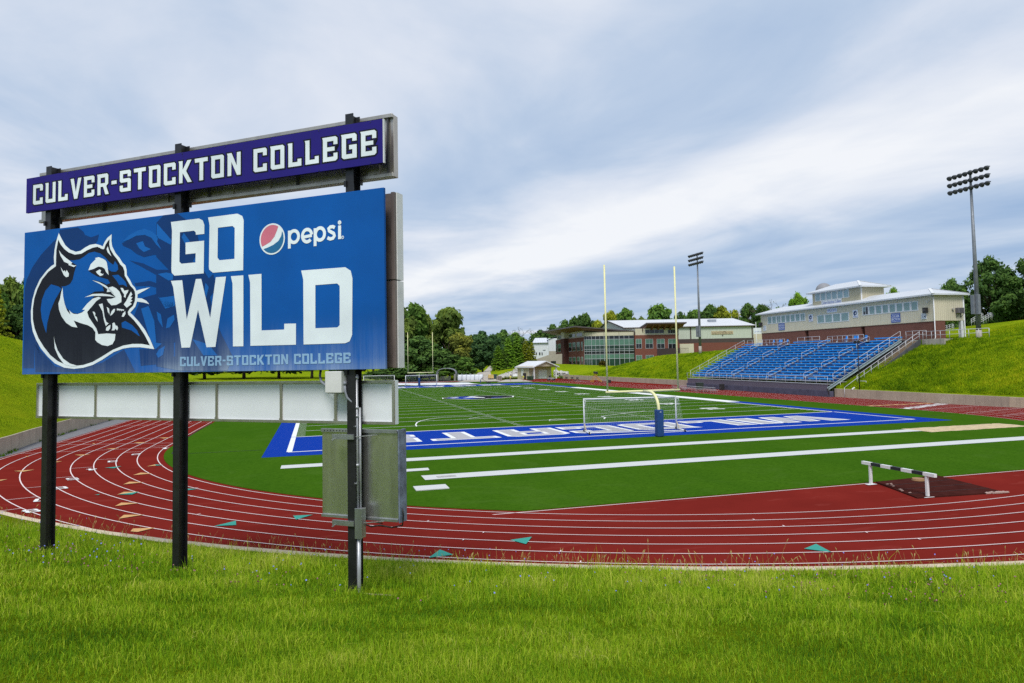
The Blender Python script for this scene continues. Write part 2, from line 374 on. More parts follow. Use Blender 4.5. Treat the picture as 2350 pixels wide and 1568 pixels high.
# --- ground sheet to the horizon
g = MB()
g.add([(-3000,-3000,-.30),(3000,-3000,-.30),(3000,4000,-.30),(-3000,4000,-.30)], [(0,1,2,3)])
struct(g.build('ground', HILLG))
# asphalt apron between the track and the walls
ASPH = mat('asphalt', (.16, .16, .17), .9, .2, 1.2, .5, bscale=40)
a = MB(); P = oval(45.5); a.add([(x, y, -.02) for x, y in P], [tuple(range(len(P)))])
struct(a.build('apron', ASPH))
# red track with the wide sprint straight before the stand
t = MB(); ring(t, 22.0, R1+8*LW+.28, 0.0, step=24, ny=144); tr = struct(t.build('track', RED))
t = MB(); t.box(CX+41.5, 70.4, 28.3, 118, -.5, .004); t.box(44, 69, 118, 141, -.5, -.001)
struct(t.build('sprint_apron', RED))
# artificial turf: the infield, cut straight along the water-jump side
def turf_outline():
    p = [q for q in oval(R1-.34, 300) if q[1] > -21.15]; return p
P = turf_outline(); tb = MB(); n = len(P)
tb.add([(x, y, .030) for x, y in P]+[(x, y, -.10) for x, y in P], [tuple(range(n))]+[(i, n+i, n+(i+1) % n, (i+1) % n) for i in range(n)])
turf = struct(tb.build('turf', TURF))
ZT = .034
def gquad(mb, x0, x1, y0, y1, z=ZT, mi=0): mb.add([(x0,y0,z),(x1,y0,z),(x1,y1,z),(x0,y1,z)], [(0,1,2,3)], mi)
def ribbon(mb, pts, wd, zf, mi=0, closed=False):
    pts = [np.array(p[:2], float) for p in pts]; n = len(pts); vs = []; fs = []
    for i, p in enumerate(pts):
        if closed: d = pts[(i+1) % n]-pts[i-1]
        else: d = pts[min(i+1, n-1)]-pts[max(i-1, 0)]
        d = d/(np.linalg.norm(d)+1e-9); m = np.array([-d[1], d[0]])*wd/2
        for q in (p+m, p-m): vs.append((q[0], q[1], zf(q[0], q[1])))
    for i in range(n if closed else n-1):
        j = (i+1) % n; fs.append((2*i, 2*i+1, 2*j+1, 2*j))
    mb.add(vs, fs, mi)
flatz = lambda x, y: ZT+.012
# blue end zones and side borders
b = MB()
for y0, y1, s in ((-1.95, 9.14, 1), (100.58, 111.68, -1)): gquad(b, -1.55, 50.62, y0, y1)
gquad(b, 48.72, 50.62, 9.14, 26.6); gquad(b, -1.55, .05, 9.14, 26.6); gquad(b, 48.72, 50.62, 79.5, 100.58); gquad(b, -1.55, .05, 79.5, 100.58)
struct(b.build('end_zone', BLUE, turf))
wl = MB(); Z1 = ZT+.005
for x0, x1 in ((48.72, 50.62), (-1.55, .05)): gquad(wl, x0, x1, 26.6, 79.5)
struct(wl.build('side_border', WHITE, turf))
wl = MB()
for y in (0.0, 109.73): gquad(wl, -.12, FW+.12, y-.11, y+.11, Z1)
for x in (0.0, FW):
    for y0, y1 in ((.11, 9.03), (9.25, 26.6), (79.5, 100.47), (100.69, 109.62)): gquad(wl, x-.11-(.12 if x == 0 else 0), x+.11, y0, y1, Z1)
for y in (9.14, 100.58): gquad(wl, .11, FW-.11, y-.11, y+.11, Z1)
struct(wl.build('boundary_line', WHITE, turf))
yl = MB()
for i in range(1, 20):
    y = 9.14+i*4.572; gquad(yl, .12, FW-.12, y-.055, y+.055, Z1)
for i in range(1, 100):
    if i % 5 == 0: continue
    y = 9.14+i*.9144
    for x in (.15, 18.29-.6, 30.48, FW-.75): gquad(yl, x, x+.6, y-.05, y+.05, Z1)
struct(yl.build('yard_line', WHITE, turf))
nb = MB()                                                     # yard numbers, read from the touchlines
for i in range(1, 10):
    s = str(min(i, 10-i)*10); y = 9.14+i*9.144
    for side in (0, 1):
        def f(a, bb, y=y, side=side):
            if side: return (FW-8.2+(1-bb)*-1.9+1.9, y-1.15+a, Z1+.004)
            return (6.5+(1-bb)*1.9, y+1.15-a, Z1+.004)
        block_text(nb, s, f, width=2.3, gap=.25)
struct(nb.build('yard_number', WHITE, turf))
# soccer markings showing across the near half
sl = MB()
for lst in ([(956,979),(954,975),(957,970),(966,966),(985,962),(1010,959),(1045,957),(1084,956)], [(1300,963),(1260,966.5),(1262,963.5),(1277,961.5),(1302,962.5)], [(1386,962),(1389,958.5),(1380,955.5),(1450,947),(1480,943.5)],
            [(1076,961),(1100,957.5),(1130,956)], [(1230,885.5),(1150,889),(1085,892)]):
    ribbon(sl, [gp(*q, ZT) for q in lst], .12, flatz)
struct(sl.build('soccer_line', WHITE, turf))
# end zone writing, read from the field
lt = MB(); XW0, XW1 = 43.3, 5.3
for dz, gr, mi in ((.006, .028, 0), (.011, -.022, 1)):
    for ch, xa_, xb_ in (('W',38.1,43.9),('I',35.9,37.6),('L',31.1,35.0),('D',25.4,29.9),('C',20.2,24.4),('A',15.0,19.4),('T',9.5,13.9),('S',4.3,8.4)):
        k_ = (xb_-xa_)/GL[ch][0]
        block_text(lt, ch, lambda a, bb, dz=dz, xb_=xb_, k_=k_: (xb_-a*k_, 2.15+(1-bb)*4.75, ZT+dz), mi=mi, grow=gr)
    block_text(lt, 'CULVER', lambda a, bb, dz=dz: (6+a, 102.4+(bb)*5.4, ZT+dz), width=36.0, gap=.30, mi=mi, grow=gr)
struct(lt.build('end_zone_lettering', [WHITE, GREYP], turf))
# head emblem at midfield, seen at a flat angle: black body, blue and white face
em = MB()
def ef(a, bb): return (25.0+a*5.6, 55.2+bb*7.2, ZT+.012)
em.flat([[(1.02,.05),(.8,.30),(.45,.52),(.1,.62),(-.25,.66),(-.6,.5),(-.93,.25),(-1.0,-.1),(-.72,-.38),(-.5,-.66),(-.15,-.78),(.1,-.6),(.5,-.52),(.85,-.35)]], ef, 2)
ef2 = lambda a, bb: (25.0+a*5.6, 55.2+bb*7.2, ZT+.017)
em.flat([[(.97,.045),(.77,.27),(.43,.48),(.1,.58),(-.25,.62),(-.57,.47),(-.90,.23),(-.96,-.09),(-.69,-.35),(-.48,-.61),(-.15,-.73),(.1,-.56),(.49,-.48),(.82,-.32)]], ef2, 0)
em.flat([[(-.05,.40),(-.35,.44),(-.72,.26),(-.88,.0),(-.62,-.28),(-.45,-.5),(-.15,-.62),(-.28,-.3),(-.1,-.1)]], lambda a, bb: (25.0+a*5.6, 55.2+bb*7.2, ZT+.0195), 1); em.flat([[(.30,-.20),(.62,-.20),(.50,-.36),(.25,-.36)]], lambda a, bb: (25.0+a*5.6, 55.2+bb*7.2, ZT+.0195), 1)
ef3 = lambda a, bb: (25.0+a*5.6, 55.2+bb*7.2, ZT+.022)
em.flat([[(.15,.48),(-.1,.45),(-.25,.2),(-.02,.28)]], ef3, 2); em.flat([[(.0,.1),(-.3,.02),(-.5,-.2),(-.2,-.12),(.1,-.3),(.12,-.1)]], ef3, 2)
em.flat([[(-.55,.2),(-.75,.12),(-.7,-.05),(-.5,.05)]], ef3, 2); em.flat([[(-.3,.33),(-.5,.25),(-.35,.18)]], ef3, 0)
struct(em.build('midfield_emblem', [BLACKP, BLUE, WHITE], turf))
# thin dark seam grooves in the turf at the left corner
sm = MB()
for lst in ([(486,972),(455,988),(432,1003)], [(432,1041),(520,1037),(601,1033)], [(418,1001),(395,1042)]): ribbon(sm, [gp(*q, ZT) for q in lst], .09, lambda x, y: ZT+.004)
sm2 = [gp(*q, ZT) for q in ((2060,953),(2130,955),(2175,952.5))]; ribbon(sm, sm2, .10, lambda x, y: ZT+.004)
struct(sm.build('turf_seam', mat('seam_dark', (.012, .022, .010), .9), turf))
# jump runways, landing pads
RUB = paint('runway_white', (.60, .62, .62), .8, .3)
rw = MB(); rw.add([(-.25,-7.0,ZT+.01),(42.2,-7.0,ZT+.01),(42.2,-5.8,ZT+.01),(-.25,-5.8,ZT+.01)], [(0,1,2,3)]); struct(rw.build('runway', RUB, turf))
rw = MB(); rw.add([(6.4,-13.35,ZT+.01),(56.3,-13.35,ZT+.01),(55.8,-12.05,ZT+.01),(6.4,-12.05,ZT+.01)], [(0,1,2,3)]); rw.add([(2.6,-10.6,ZT+.01),(7.05,-10.55,ZT+.01),(7.1,-9.75,ZT+.01),(2.6,-9.8,ZT+.01)], [(0,1,2,3)]); struct(rw.build('runway', RUB, turf))
rw = MB(); rw.box(7.05, 7.95, -12.95, -12.6, ZT+.014, ZT+.03); struct(rw.build('vault_box', mat('box_steel', (.35, .34, .33), .5, .3, 8), turf))
pd = MB(); pd.box(5.62, 7.05, -15.9, -14.95, ZT, ZT+.05)
tag(pd.build('landing_board', RUB, bevel=.01), 'short white takeoff board lying alone on the green turf', 'board')
sp_ = MB(); sn = 26; SX = np.linspace(42.1, 51.2, sn); vs = []; fs = []
for i, x in enumerate(SX):
    for j in range(7):
        y = -7.75+j/6*2.45; edge = (j in (0, 6)) or i in (0, sn-1)
        vs.append((x+random.uniform(-.1,.1)*(1 if edge else 1), y+(random.uniform(-.10,.10) if edge else 0), ZT+.002+(0 if edge else random.uniform(.015,.06))))
for i in range(sn-1):
    for j in range(6): fs.append((i*7+j, (i+1)*7+j, (i+1)*7+j+1, i*7+j+1))
sp_.add(vs, fs)
struct(sp_.build('sand_pit', mat('sand', (.52, .41, .25), .95, .25, 3, .8, bscale=30), turf, smooth=True))
# lane lines
ll = MB(); zl = lambda x, y: track_z(x, y)+.020
for k in range(9): ribbon(ll, oval(R1+k*LW, 110), .050, zl, closed=True)
# line along the turf edge at the water jump
ribbon(ll, [(x, -21.22) for x in np.linspace(6.6, 23.6, 12)]+[(24.1, -21.2)], .06, lambda x, y: .012); ribbon(ll, [(27.6, -21.2), (42, -21.2)], .06, lambda x, y: .012)
def lanept(k, a): r = R1+k*LW; return (CX+r*math.cos(a), CYN+r*math.sin(a))
for (px, py, k) in ((377,1029,0), (311,1043,1), (258,1059,2), (210,1078,3), (166,1100,4), (140,1119,5), (96,1145,6), (72,1170,7)):
    q = tp(px, py-5); a = math.atan2(q[1]-CYN, q[0]-CX) if q[1] < CYN else None
    if a is None: ribbon(ll, [(CX-(R1+k*LW)-.03, q[1]), (CX-(R1+(k+1)*LW), q[1])], .05, zl)
    else: ribbon(ll, [lanept(k, a), lanept(k+1, a)], .05, zl)
for yy in (6.5, 9.2, 27.0, 13.5): ribbon(ll, [(CX-R1, yy), (CX-R1-8*LW, yy+ (2.6 if yy == 9.2 else 0))], .05, zl)
for yy in (7.0, 2.4, -1.0): 
    ribbon(ll, [(CX+R1, yy), (CX+R1+8*LW, yy+1.2)], .06, lambda x, y: track_z(x, y)+.026)
rr = random.Random(3)
for k in range(1, 8):                                          # short staggered hurdle marks
    for i in range(6):
        a = math.pi*(1.18+.11*i+.013*k+rr.uniform(-.01, .01)); q = lanept(k, a); s_ = rr.choice((-1, 1))*.16
        ribbon(ll, [q, (CX+(R1+k*LW+s_)*math.cos(a), CYN+(R1+k*LW+s_)*math.sin(a))], .04, lambda x, y: track_z(x, y)+.026)
struct(ll.build('lane_line', LINEW, tr))
ln = MB()
for d, px, py in ((1,379,1030),(2,313,1043.5),(3,259,1060),(4,211,1078.5),(5,167,1100.5),(6,140,1121),(7,90,1149),(8,74,1174)):
    q = tp(px, py); dr = np.array([CX-q[0], min(0., 0)+(CYN-q[1] if q[1] < CYN else 0)]); dr /= np.linalg.norm(dr); tg = np.array([dr[1], -dr[0]])
    def f(a, bb, q=q, dr=dr, tg=tg):
        p_ = q[:2]-dr*(a-.26)*1.0+tg*(bb-.5)*.75; return (p_[0], p_[1], track_z(p_[0], p_[1])+.028)
    block_text(ln, str(d), f, width=.55, grow=-.03)
for k in range(8):                                             # row of numerals on the far straight
    def f(a, bb, k=k): return (CX+R1+k*LW+.25+bb*.75, 8.3+1.6-a+k*.42, .012)
    block_text(ln, str(k+1), f, width=1.3)
struct(ln.build('lane_number', WHITE, tr))
tm = MB()
def tri(lst, ox, oy, sc, mi, dz=.012):
    pts = [tp(ox+x/sc, oy+y/sc) for x, y in lst]; tm.flat([[(q[0], q[1]) for q in pts]], lambda a, bb: (a, bb, track_z(a, bb)+dz+.012), mi)
for lst in ([(435,798),(750,722),(755,783)], [(1560,650),(1845,635),(1605,705)], [(40,262),(205,268),(40,290)]): tri(lst, 420, 1080, 6.184, 1)
for lst in ([(490,1070),(645,958),(825,1028)], [(1592,828),(1885,785),(1805,885)]): tri(lst, 900, 1100, 5.875, 1)
tri([(525,728),(625,687),(755,757)], 1700, 1060, 3.615, 1)
for lst in ([(330,717),(420,687),(555,697)], [(215,825),(290,793),(455,800)], [(145,945),(225,912),(400,910)], [(120,1078),(195,1037),(400,1042)], [(165,1225),(225,1180),(455,1178)],
            [(300,1372),(330,1340),(590,1330),(380,1380)], [(340,335),(490,333),(400,346)], [(635,280),(770,277),(690,290)], [(20,405),(170,402),(90,413)], [(490,615),(585,592),(600,605)]): tri(lst, 240, 950, 5.06, 0)
for lst in ([(160,943),(400,910),(320,943)], [(580,592),(685,600),(600,606)], [(0,632),(200,613),(110,637)]): tri(lst, 240, 950, 5.06, 1, .018)
for lst in ([(190,797),(480,777),(320,807)], [(0,918),(105,910),(0,935)], [(1030,572),(1255,565),(1115,583)], [(780,665),(865,660),(780,676)], [(1275,412),(1320,412),(1300,422)], [(345,592),(405,590),(380,600)]): tri(lst, 0, 950, 6.03, 0)
tri([(1310,1125),(1388,1118),(1360,1130)], 0, 950, 6.03, 1)
for k in range(8): x0 = CX+R1+k*LW; gquad(tm, x0+.12, x0+.95, 13.4, 14.0, .010, 0)
struct(tm.build('exchange_mark', [TAN, TEAL], tr))

# ================================================================== HILLSIDES (lofted outward from the retaining walls)
wall_near = []                                              # inner face of the wall, from the stand round the near bend to the far left
for y in np.linspace(28.3, 8, 12): wall_near.append((65.8, float(y)))
for i in range(1, 60):
    a = -math.pi*i/60; r = 41.4+.75*sstep(0, 1.2, -a)+0.35*sstep(2.4, 3.0, -a)
    wall_near.append((CX+r*math.cos(a), CYN+r*math.sin(a)))
for x, y in ((-18.25, 9), (-18.75, 14), (-19.15, 22), (-19.4, 34), (-19.4, 60), (-19.4, 90), (-19.4, 112)): wall_near.append((x, y))
path = list(wall_near)
for i in range(1, 17):                                       # far left corner, no wall
    a = math.pi-math.pi*.5*i/16; path.append((CX+43.8*math.cos(a), 112+46*math.sin(a)))
path += [(34, 158), (44, 157), (54, 155), (62, 151), (68.5, 146), (70.4, 141), (70.2, 132), (70.2, 120), (70.2, 104), (70.2, 90), (70.2, 78), (70.2, 66.5), (67.9, 64.8), (67.0, 55), (66.3, 42), (65.9, 30)]
TS = [0, .4, 1, 1.8, 2.8, 4, 5.5, 7, 9, 11, 12.2, 13.5, 15, 17, 19.5, 22, 26, 32, 40, 52, 70, 95, 130, 180, 260, 380, 600]
PROF = {                                                     # (distance from the wall, height)
 'stand': [(0,.25),(11.6,6.0),(13.4,6.85),(22,7.1),(30,7.6),(45,9.5),(70,12),(130,14),(600,18)],
 'r28': [(0,1.0),(12.4,6.6),(13.6,7.0),(18,7.2),(22,7.4),(30,9.0),(38,10.2),(60,12),(130,14),(600,18)],
 'r15': [(0,1.0),(12.4,6.6),(13.6,7.0),(17,7.25),(20,7.8),(30,10.7),(34,11.1),(60,12.4),(130,14),(600,18)],
 'r0':  [(0,1.0),(12.4,6.6),(13.6,7.0),(16,7.4),(20,8.8),(30,11.2),(60,12.6),(130,14),(600,18)],
 'bank': [(0,1.02),(3.5,1.53),(9,2.62),(15,3.84),(22,5.0),(40,6.5),(130,9),(600,14)],
 'l0': [(0,1.02),(4,2.2),(9,4.9),(19,9.2),(26,10.4),(60,11.5),(600,14)],
 'l40': [(0,1.02),(4,2.6),(9,5.3),(17,9.4),(20,10.2),(26,10.6),(60,11),(600,14)],
 'l90': [(0,1.02),(4,2.3),(9,4.6),(14,6.6),(18,7.6),(26,8),(60,8),(600,8)],
 'l112': [(0,.8),(4,1.8),(9,3.6),(13,4.8),(18,5.4),(60,4.5),(600,5)],
 'farl': [(0,0),(10,.3),(60,.6),(260,2.5),(600,4)],
 'far': [(0,0),(20,.05),(60,.5),(130,1.9),(260,3.5),(600,5)],
 'road': [(0,0),(14,.05),(40,.5),(70,1.2),(130,2.6),(260,4),(600,6)],
 'shed': [(0,0),(12,.1),(18,.6),(26,2.4),(52,3.3),(95,4.5),(260,7),(600,9)],
 'f140': [(0,.5),(3,1.1),(11,2.7),(13.5,2.95),(40,3.1),(95,3.2),(180,5),(600,9)],
 'f120': [(0,.95),(4,2.2),(9,3.9),(11,4.25),(13.5,4.35),(40,3.6),(95,3.3),(180,5),(600,9)],
 'f100': [(0,1.0),(4,2.8),(9,5.2),(11,5.75),(13.5,5.9),(19,5.7),(40,4.6),(95,3.5),(180,5),(600,9)],
 'f78': [(0,1.0),(4,3.0),(9,5.9),(11,6.65),(13.5,6.8),(22,6.6),(40,5.6),(95,5),(180,7),(600,11)],
}
def key_for(i, p):
    x, y = p
    if i < len(wall_near):
        if x > 60 and y > 6: return [('r28', sstep(15, 28, y)), ('r15', 1-sstep(15, 28, y))] if y > 15 else [('r15', sstep(2, 15, y)), ('r0', 1-sstep(2, 15, y))]
        a = -math.degrees(math.atan2(y-CYN, x-CX))
        if x > -15 and y < 8:
            if a < 70: return [('r0', 1-sstep(10, 70, a)), ('bank', sstep(10, 70, a))]
            return [('bank', 1-sstep(143, 172, a)), ('l0', sstep(143, 172, a))]
        if y < 40: k = sstep(2, 26, y); return [('l0', 1-k), ('l40', k)]
        if y < 90: k = sstep(58, 92, y); return [('l40', 1-k), ('l90', k)]
        k = sstep(90, 112, y); return [('l90', 1-k), ('l112', k)]
    if x < 10 and y >= 112:
        k = sstep(112, 150, y); return [('l112', 1-k), ('farl', k)]
    if x < 34: k = sstep(5, 33, x); return [('farl', 1-k), ('far', k)]
    if x < 54 and y > 150: k = sstep(34, 53, x); return [('far', 1-k), ('road', k)]
    if y > 143: k = sstep(54, 68, x); return [('road', 1-k), ('shed', k)]
    if y > 131: k = sstep(131, 143, y); return [('f140', 1-k), ('shed', k)]
    if y > 115: k = sstep(118, 132, y); return [('f120', 1-k), ('f140', k)]
    if y > 100: k = sstep(102, 120, y); return [('f100', 1-k), ('f120', k)]
    if y > 66: k = sstep(72, 104, y); return [('f78', 1-k), ('f100', k)]
    return [('stand', 1)]
def prof(name, t):
    q = PROF[name]; return float(np.interp(t, [a for a, _ in q], [z for _, z in q]))
n = len(path); hv = []; hf = []
nrm = []
for i in range(n):
    d = np.array(path[(i+1) % n])-np.array(path[i-1]); m = np.array([-d[1], d[0]])
    if m @ (np.array(path[i])-np.array([CX, 55 if abs(path[i][1]-55) < 50 else (CYN if path[i][1] < 20 else CYF)])) < 0: m = -m
    nrm.append(m/np.linalg.norm(m))
nrm = [(nrm[i-1]+2*nrm[i]+nrm[(i+1) % n])/4 for i in range(n)]; nrm = [m/np.linalg.norm(m) for m in nrm]
hr = np.random.default_rng(5)
for i, p in enumerate(path):
    ks = key_for(i, p)
    for t in TS:
        q = np.array(p)+nrm[i]*t
        z = sum(wt*prof(k, t) for k, wt in ks)
        z += 3.3*math.exp(-(q[0]-72)**2/162-(q[1]-178)**2/288)
        z += .05*math.sin(q[0]*.9+q[1]*.5)*min(1, t/3)*(1 if t < 60 else 3)
        hv.append((q[0], q[1], z))
m = len(TS)
for i in range(n):
    j = (i+1) % n
    for k in range(m-1): hf.append((i*m+k, i*m+k+1, j*m+k+1, j*m+k))
hb = MB(); hb.add(hv, hf); hill = struct(hb.build('hillside', HILLG, smooth=True))
BVH = BVHTree.FromPolygons([Vector(v) for v in hv], hf)
def ground_z(x, y, default=0.0):
    hit = BVH.ray_cast(Vector((float(x), float(y), 400)), Vector((0, 0, -1)))
    return hit[0].z if hit[0] is not None else default

# concrete retaining walls
def concmat(name, col):
    k = NT(name, .9, .2); ob = k.tc.outputs['Object']; x, y, z = k.xyz(ob)
    n = k.noise(ob, .8, 6, .65); st = k.noise(k.scale(ob, (1, 1, .08)), 2.2, 6, .7); n3 = k.noise(ob, 14, 5, .7)
    c = k.ramp(n, ((.3, tuple(v*.82 for v in col)), (.7, tuple(v*1.08 for v in col))))
    c = k.mix(k.math('MULTIPLY', k.math('MAXIMUM', k.math('SUBTRACT', st, .52), 0.0), 3.2), c, tuple(v*.38 for v in col))
    k.base(k.mix(k.math('MULTIPLY', n3, .25), c, tuple(v*.7 for v in col))); k.bump(n3, .35, .01); return k.m
CONC = concmat('wall_concrete', (.47, .40, .31)); CONCG = concmat('pale_concrete', (.42, .39, .34))
def wall_strip(name, pts, h, th, label, group=None):
    b = MB(); k = len(pts); vs = []
    P_ = [np.array(q) for q in pts]
    for i, q in enumerate(P_):
        d = P_[min(i+1, k-1)]-P_[max(i-1, 0)]; mm = np.array([-d[1], d[0]]); mm /= np.linalg.norm(mm)
        if mm @ (q-np.array([CX, min(max(q[1], CYN), CYF)])) < 0: mm = -mm
        o = q+mm*th
        vs += [(q[0], q[1], -.4), (q[0], q[1], h), (o[0], o[1], h), (o[0], o[1], -.4)]
    fs = []
    for i in range(k-1):
        for j in range(4): fs.append((i*4+j, i*4+(j+1) % 4, (i+1)*4+(j+1) % 4, (i+1)*4+j))
    fs += [(0,1,2,3), tuple((k-1)*4+j for j in (3,2,1,0))]
    b.add(vs, fs); return tag(b.build(name, CONC, bevel=.015), label, 'wall', group)
i0 = next(i for i, q in enumerate(wall_near) if q[1] < 6 and q[0] > 60); i1 = next(i for i, q in enumerate(wall_near) if q[0] < -13.0)
wall_strip('retaining_wall', wall_near[:i0+1], 1.06, .28, 'stained concrete wall below the grass hill right of the blue bleachers')
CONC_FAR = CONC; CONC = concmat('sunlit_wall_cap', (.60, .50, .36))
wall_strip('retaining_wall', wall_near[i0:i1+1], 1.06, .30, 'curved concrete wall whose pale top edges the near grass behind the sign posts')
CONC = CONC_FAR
wall_strip('retaining_wall', wall_near[i1:], 1.06, .28, 'concrete wall with weeds along its foot left of the red track')
wall_strip('retaining_wall', [(70.2, y) for y in (66.3, 75, 85, 95, 105, 115, 125, 136, 141)], 1.04, .28, 'long concrete wall under the grass hill beyond the bleachers')
# ================================================================== BIG SIGN ON THREE POSTS
SO = np.array([-4.588, -27.894, 0.0]); SAZ = -.651
SU = np.array([math.cos(SAZ), math.sin(SAZ), 0]); SN = np.array([math.sin(SAZ), -math.cos(SAZ), 0])
def sg(px, py, n=0.0):
    """photo point on the sign's own plane -> (along, height)"""
    q = onplane(px, py, SO+SN*n, SN); return (float((q-SO) @ SU), float(q[2]))
BLACKST = mat('black_steel', (.012, .012, .015), .38, .35, 5, .25, spec=.5, bscale=9)
def alumat(name, col, rough=.38, streak=1.0):
    k = NT(name, rough, .5); ob = k.tc.outputs['Object']; k.b.inputs['Metallic'].default_value = .9
    n = k.noise(k.scale(ob, (3*streak, 3*streak, .5/streak)), 1.5, 6, .65); n2 = k.noise(ob, 7, 5, .7)
    c = k.ramp(n, ((.36, tuple(v*(.72-.17*(streak > 1)) for v in col)), (.7, col)))
    k.base(k.mix(k.math('MULTIPLY', n2, .15), c, tuple(v*.6 for v in col))); k.link(k.math('ADD', k.math('MULTIPLY', n2, .12), rough-.08), k.b.inputs['Roughness'])
    k.bump(n, .06, .02); return k.m
ALU = alumat('aluminium', (.62, .60, .56)); ALUD = alumat('aluminium_tan', (.60, .55, .48), .42); GALV = alumat('galvanised', (.50, .52, .54), .45)
SILVER = alumat('cabinet_sheet', (.70, .71, .68), .30)
def printmat(name, col, streaks=0.0):
    k = NT(name, .6, .06); ob = k.tc.outputs['Object']; x, y, z = k.xyz(ob)
    n = k.noise(ob, .7, 3); weave = k.noise(ob, 60, 2, .8)
    c = k.ramp(n, ((.3, tuple(v*.86 for v in col)), (.7, tuple(min(1, v*1.12) for v in col))))
    c = k.mix(k.math('MULTIPLY', weave, .05), c, (.3, .4, .6))
    if streaks:                                   # chalky run-off below the lettering and along the lower hem
        st = k.noise(k.scale(ob, (5.5, 5.5, .22)), 2.0, 6, .75); big = k.noise(k.scale(ob, (.9, .9, .1)), 1.6, 3, .5)
        low = k.math('POWER', k.math('MAXIMUM', k.math('SUBTRACT', 1.0, k.math('DIVIDE', k.math('SUBTRACT', z, 5.38), 1.05)), 0.0), 1.7)
        side = k.math('ADD', .28, k.math('MULTIPLY', .72, k.math('MINIMUM', k.math('MAXIMUM', k.math('DIVIDE', k.math('SUBTRACT', x, 3.6), .5), 0.0), 1.0)))
        low = k.math('MULTIPLY', low, side)
        f = k.math('MULTIPLY', k.math('MULTIPLY', low, k.math('MAXIMUM', k.math('SUBTRACT', k.math('ADD', st, big), .78), 0.0)), streaks*2.2)
        hem = k.math('MULTIPLY', k.math('MULTIPLY', side, .7), k.math('MAXIMUM', k.math('SUBTRACT', 1.0, k.math('DIVIDE', k.math('SUBTRACT', z, 5.38), .22)), 0.0))
        hem = k.math('MULTIPLY', hem, k.math('MULTIPLY', big, streaks))
        c = k.mix(k.math('MINIMUM', k.math('ADD', f, hem), .8), c, (.42, .52, .66))
    k.base(c); k.bump(weave, .08, .004); return k.m
PBLUE = printmat('banner_blue', (.0005, .088, .375), .40); PDARK = printmat('banner_navy', (.003, .036, .16), .55); PMID = printmat('banner_mid_blue', (.006, .12, .45), .4)
PLIT = printmat('banner_light_blue', (.025, .19, .52), .4); PINK = printmat('logo_red', (.62, .17, .24)); PTEAL = printmat('logo_blue', (.022, .145, .32))
PBLK = printmat('banner_black', (.009, .009, .014), .25); PWHT = printmat('banner_white', (.76, .84, .90)); PVIO = printmat('sign_violet', (.019, .010, .185)); PHAZE = printmat('banner_faded', (.24, .42, .64), .2)
sign = thing('scoreboard_sign', 'large blue sign on three black steel posts with a violet college name board above', 'sign', SO, SAZ)
# local frame: x along the board, y away from the viewer, z up
# --- posts (steel sections)
for u in (.53, 4.28, 8.31):
    b = MB(); gz = 1.15; top = 9.93
    b.box(u, u+.165, .09, .103, gz, top); b.box(u, u+.165, .292, .305, gz, top); b.box(u+.078, u+.088, .103, .292, gz, top)
    b.build('post', BLACKST, sign)
    bk = MB()
    for bx_ in [(u-.02, u+.03, .06, .0895, z, z+.1) for z in (5.30, 8.62)]+[(u+.166, u+.2, .25, .33, z+.06, z+.2) for z in (5.30, 8.62)]+[(u+.04, u+.20, .305, .34, 9.68, 9.9)]:
        bk = MB(); bk.box(*bx_); bk.build('bracket', BLACKST, sign)
# --- main banner board
b = MB(); b.box(0, 9.144, 0, .06, 5.388, 8.50); panel = b.build('banner_panel', PBLUE, sign, bevel=.006)
def lay(mb, loops, ox, oy, sc, d, mi=0):
    mb.flat([[sg(ox+x/sc, oy+y/sc) for x, y in lp] for lp in loops], lambda a, bb: (min(9.143, max(.002, a)), -d, min(8.497, max(5.391, bb))), mi)
E1 = (40, 520, 4.611); E2 = (360, 470, 4.0196)
gm = MB()                                                      # faint enlarged head printed behind everything
for lp in ([(78,660),(100,560),(160,430),(250,300),(380,160),(440,110),(450,36),(640,10),(700,55),(715,90),(780,115),(862,85),(850,150),(780,240),(640,330),(400,500),(250,800),(200,1150),(255,1395),(180,1240),(175,1500),(62,1500)],
           [(1105,180),(1180,140),(1260,95),(1350,88),(1420,110),(1500,130),(1655,190),(1655,265),(1590,275),(1560,320),(1450,300),(1340,325),(1260,290),(1200,240),(1120,205)],
           [(1185,360),(1330,390),(1500,470),(1640,590),(1480,520),(1320,430)], [(1240,600),(1400,575),(1655,660),(1655,690),(1400,630),(1250,632)],
           [(1310,760),(1480,712),(1655,735),(1655,1440),(1305,1475),(1290,1298),(1450,1298),(1350,1090),(1235,945)], [(180,1240),(400,1480),(620,1515),(900,1440),(1130,1300),(1250,1540),(190,1540)]): lay(gm, [lp], *E1, .0020, 0)
lay(gm, [[(60,92),(190,70),(260,130),(370,250),(400,400),(330,520),(430,600),(480,680),(520,640),(560,760),(490,850),(520,1000),(600,1200),(700,1400),(650,1530),(210,1530),(-5,1490),(-5,1400),(170,1400),(170,1270),(-5,1270),(-5,600),(110,600),(-5,480),(-5,170)]], *E2, .0030, 0)
for lp in ([(1112,165),(1180,95),(1270,45),(1350,25),(1430,55),(1490,110),(1480,160),(1525,245),(1470,190),(1420,120),(1350,90),(1260,98),(1180,140)], [(1258,178),(1330,155),(1350,210),(1415,240),(1340,272),(1290,230)],
           [(1310,870),(1390,842),(1450,1000),(1470,1230),(1530,1240),(1460,1300),(1400,1180)], [(1475,900),(1520,930),(1540,1070),(1490,990)], [(1565,1262),(1540,1360),(1490,1390),(1470,1350),(1500,1300)], [(1490,745),(1560,790),(1650,800),(1650,850),(1560,850)]): lay(gm, [lp], *E1, .0042, 1)
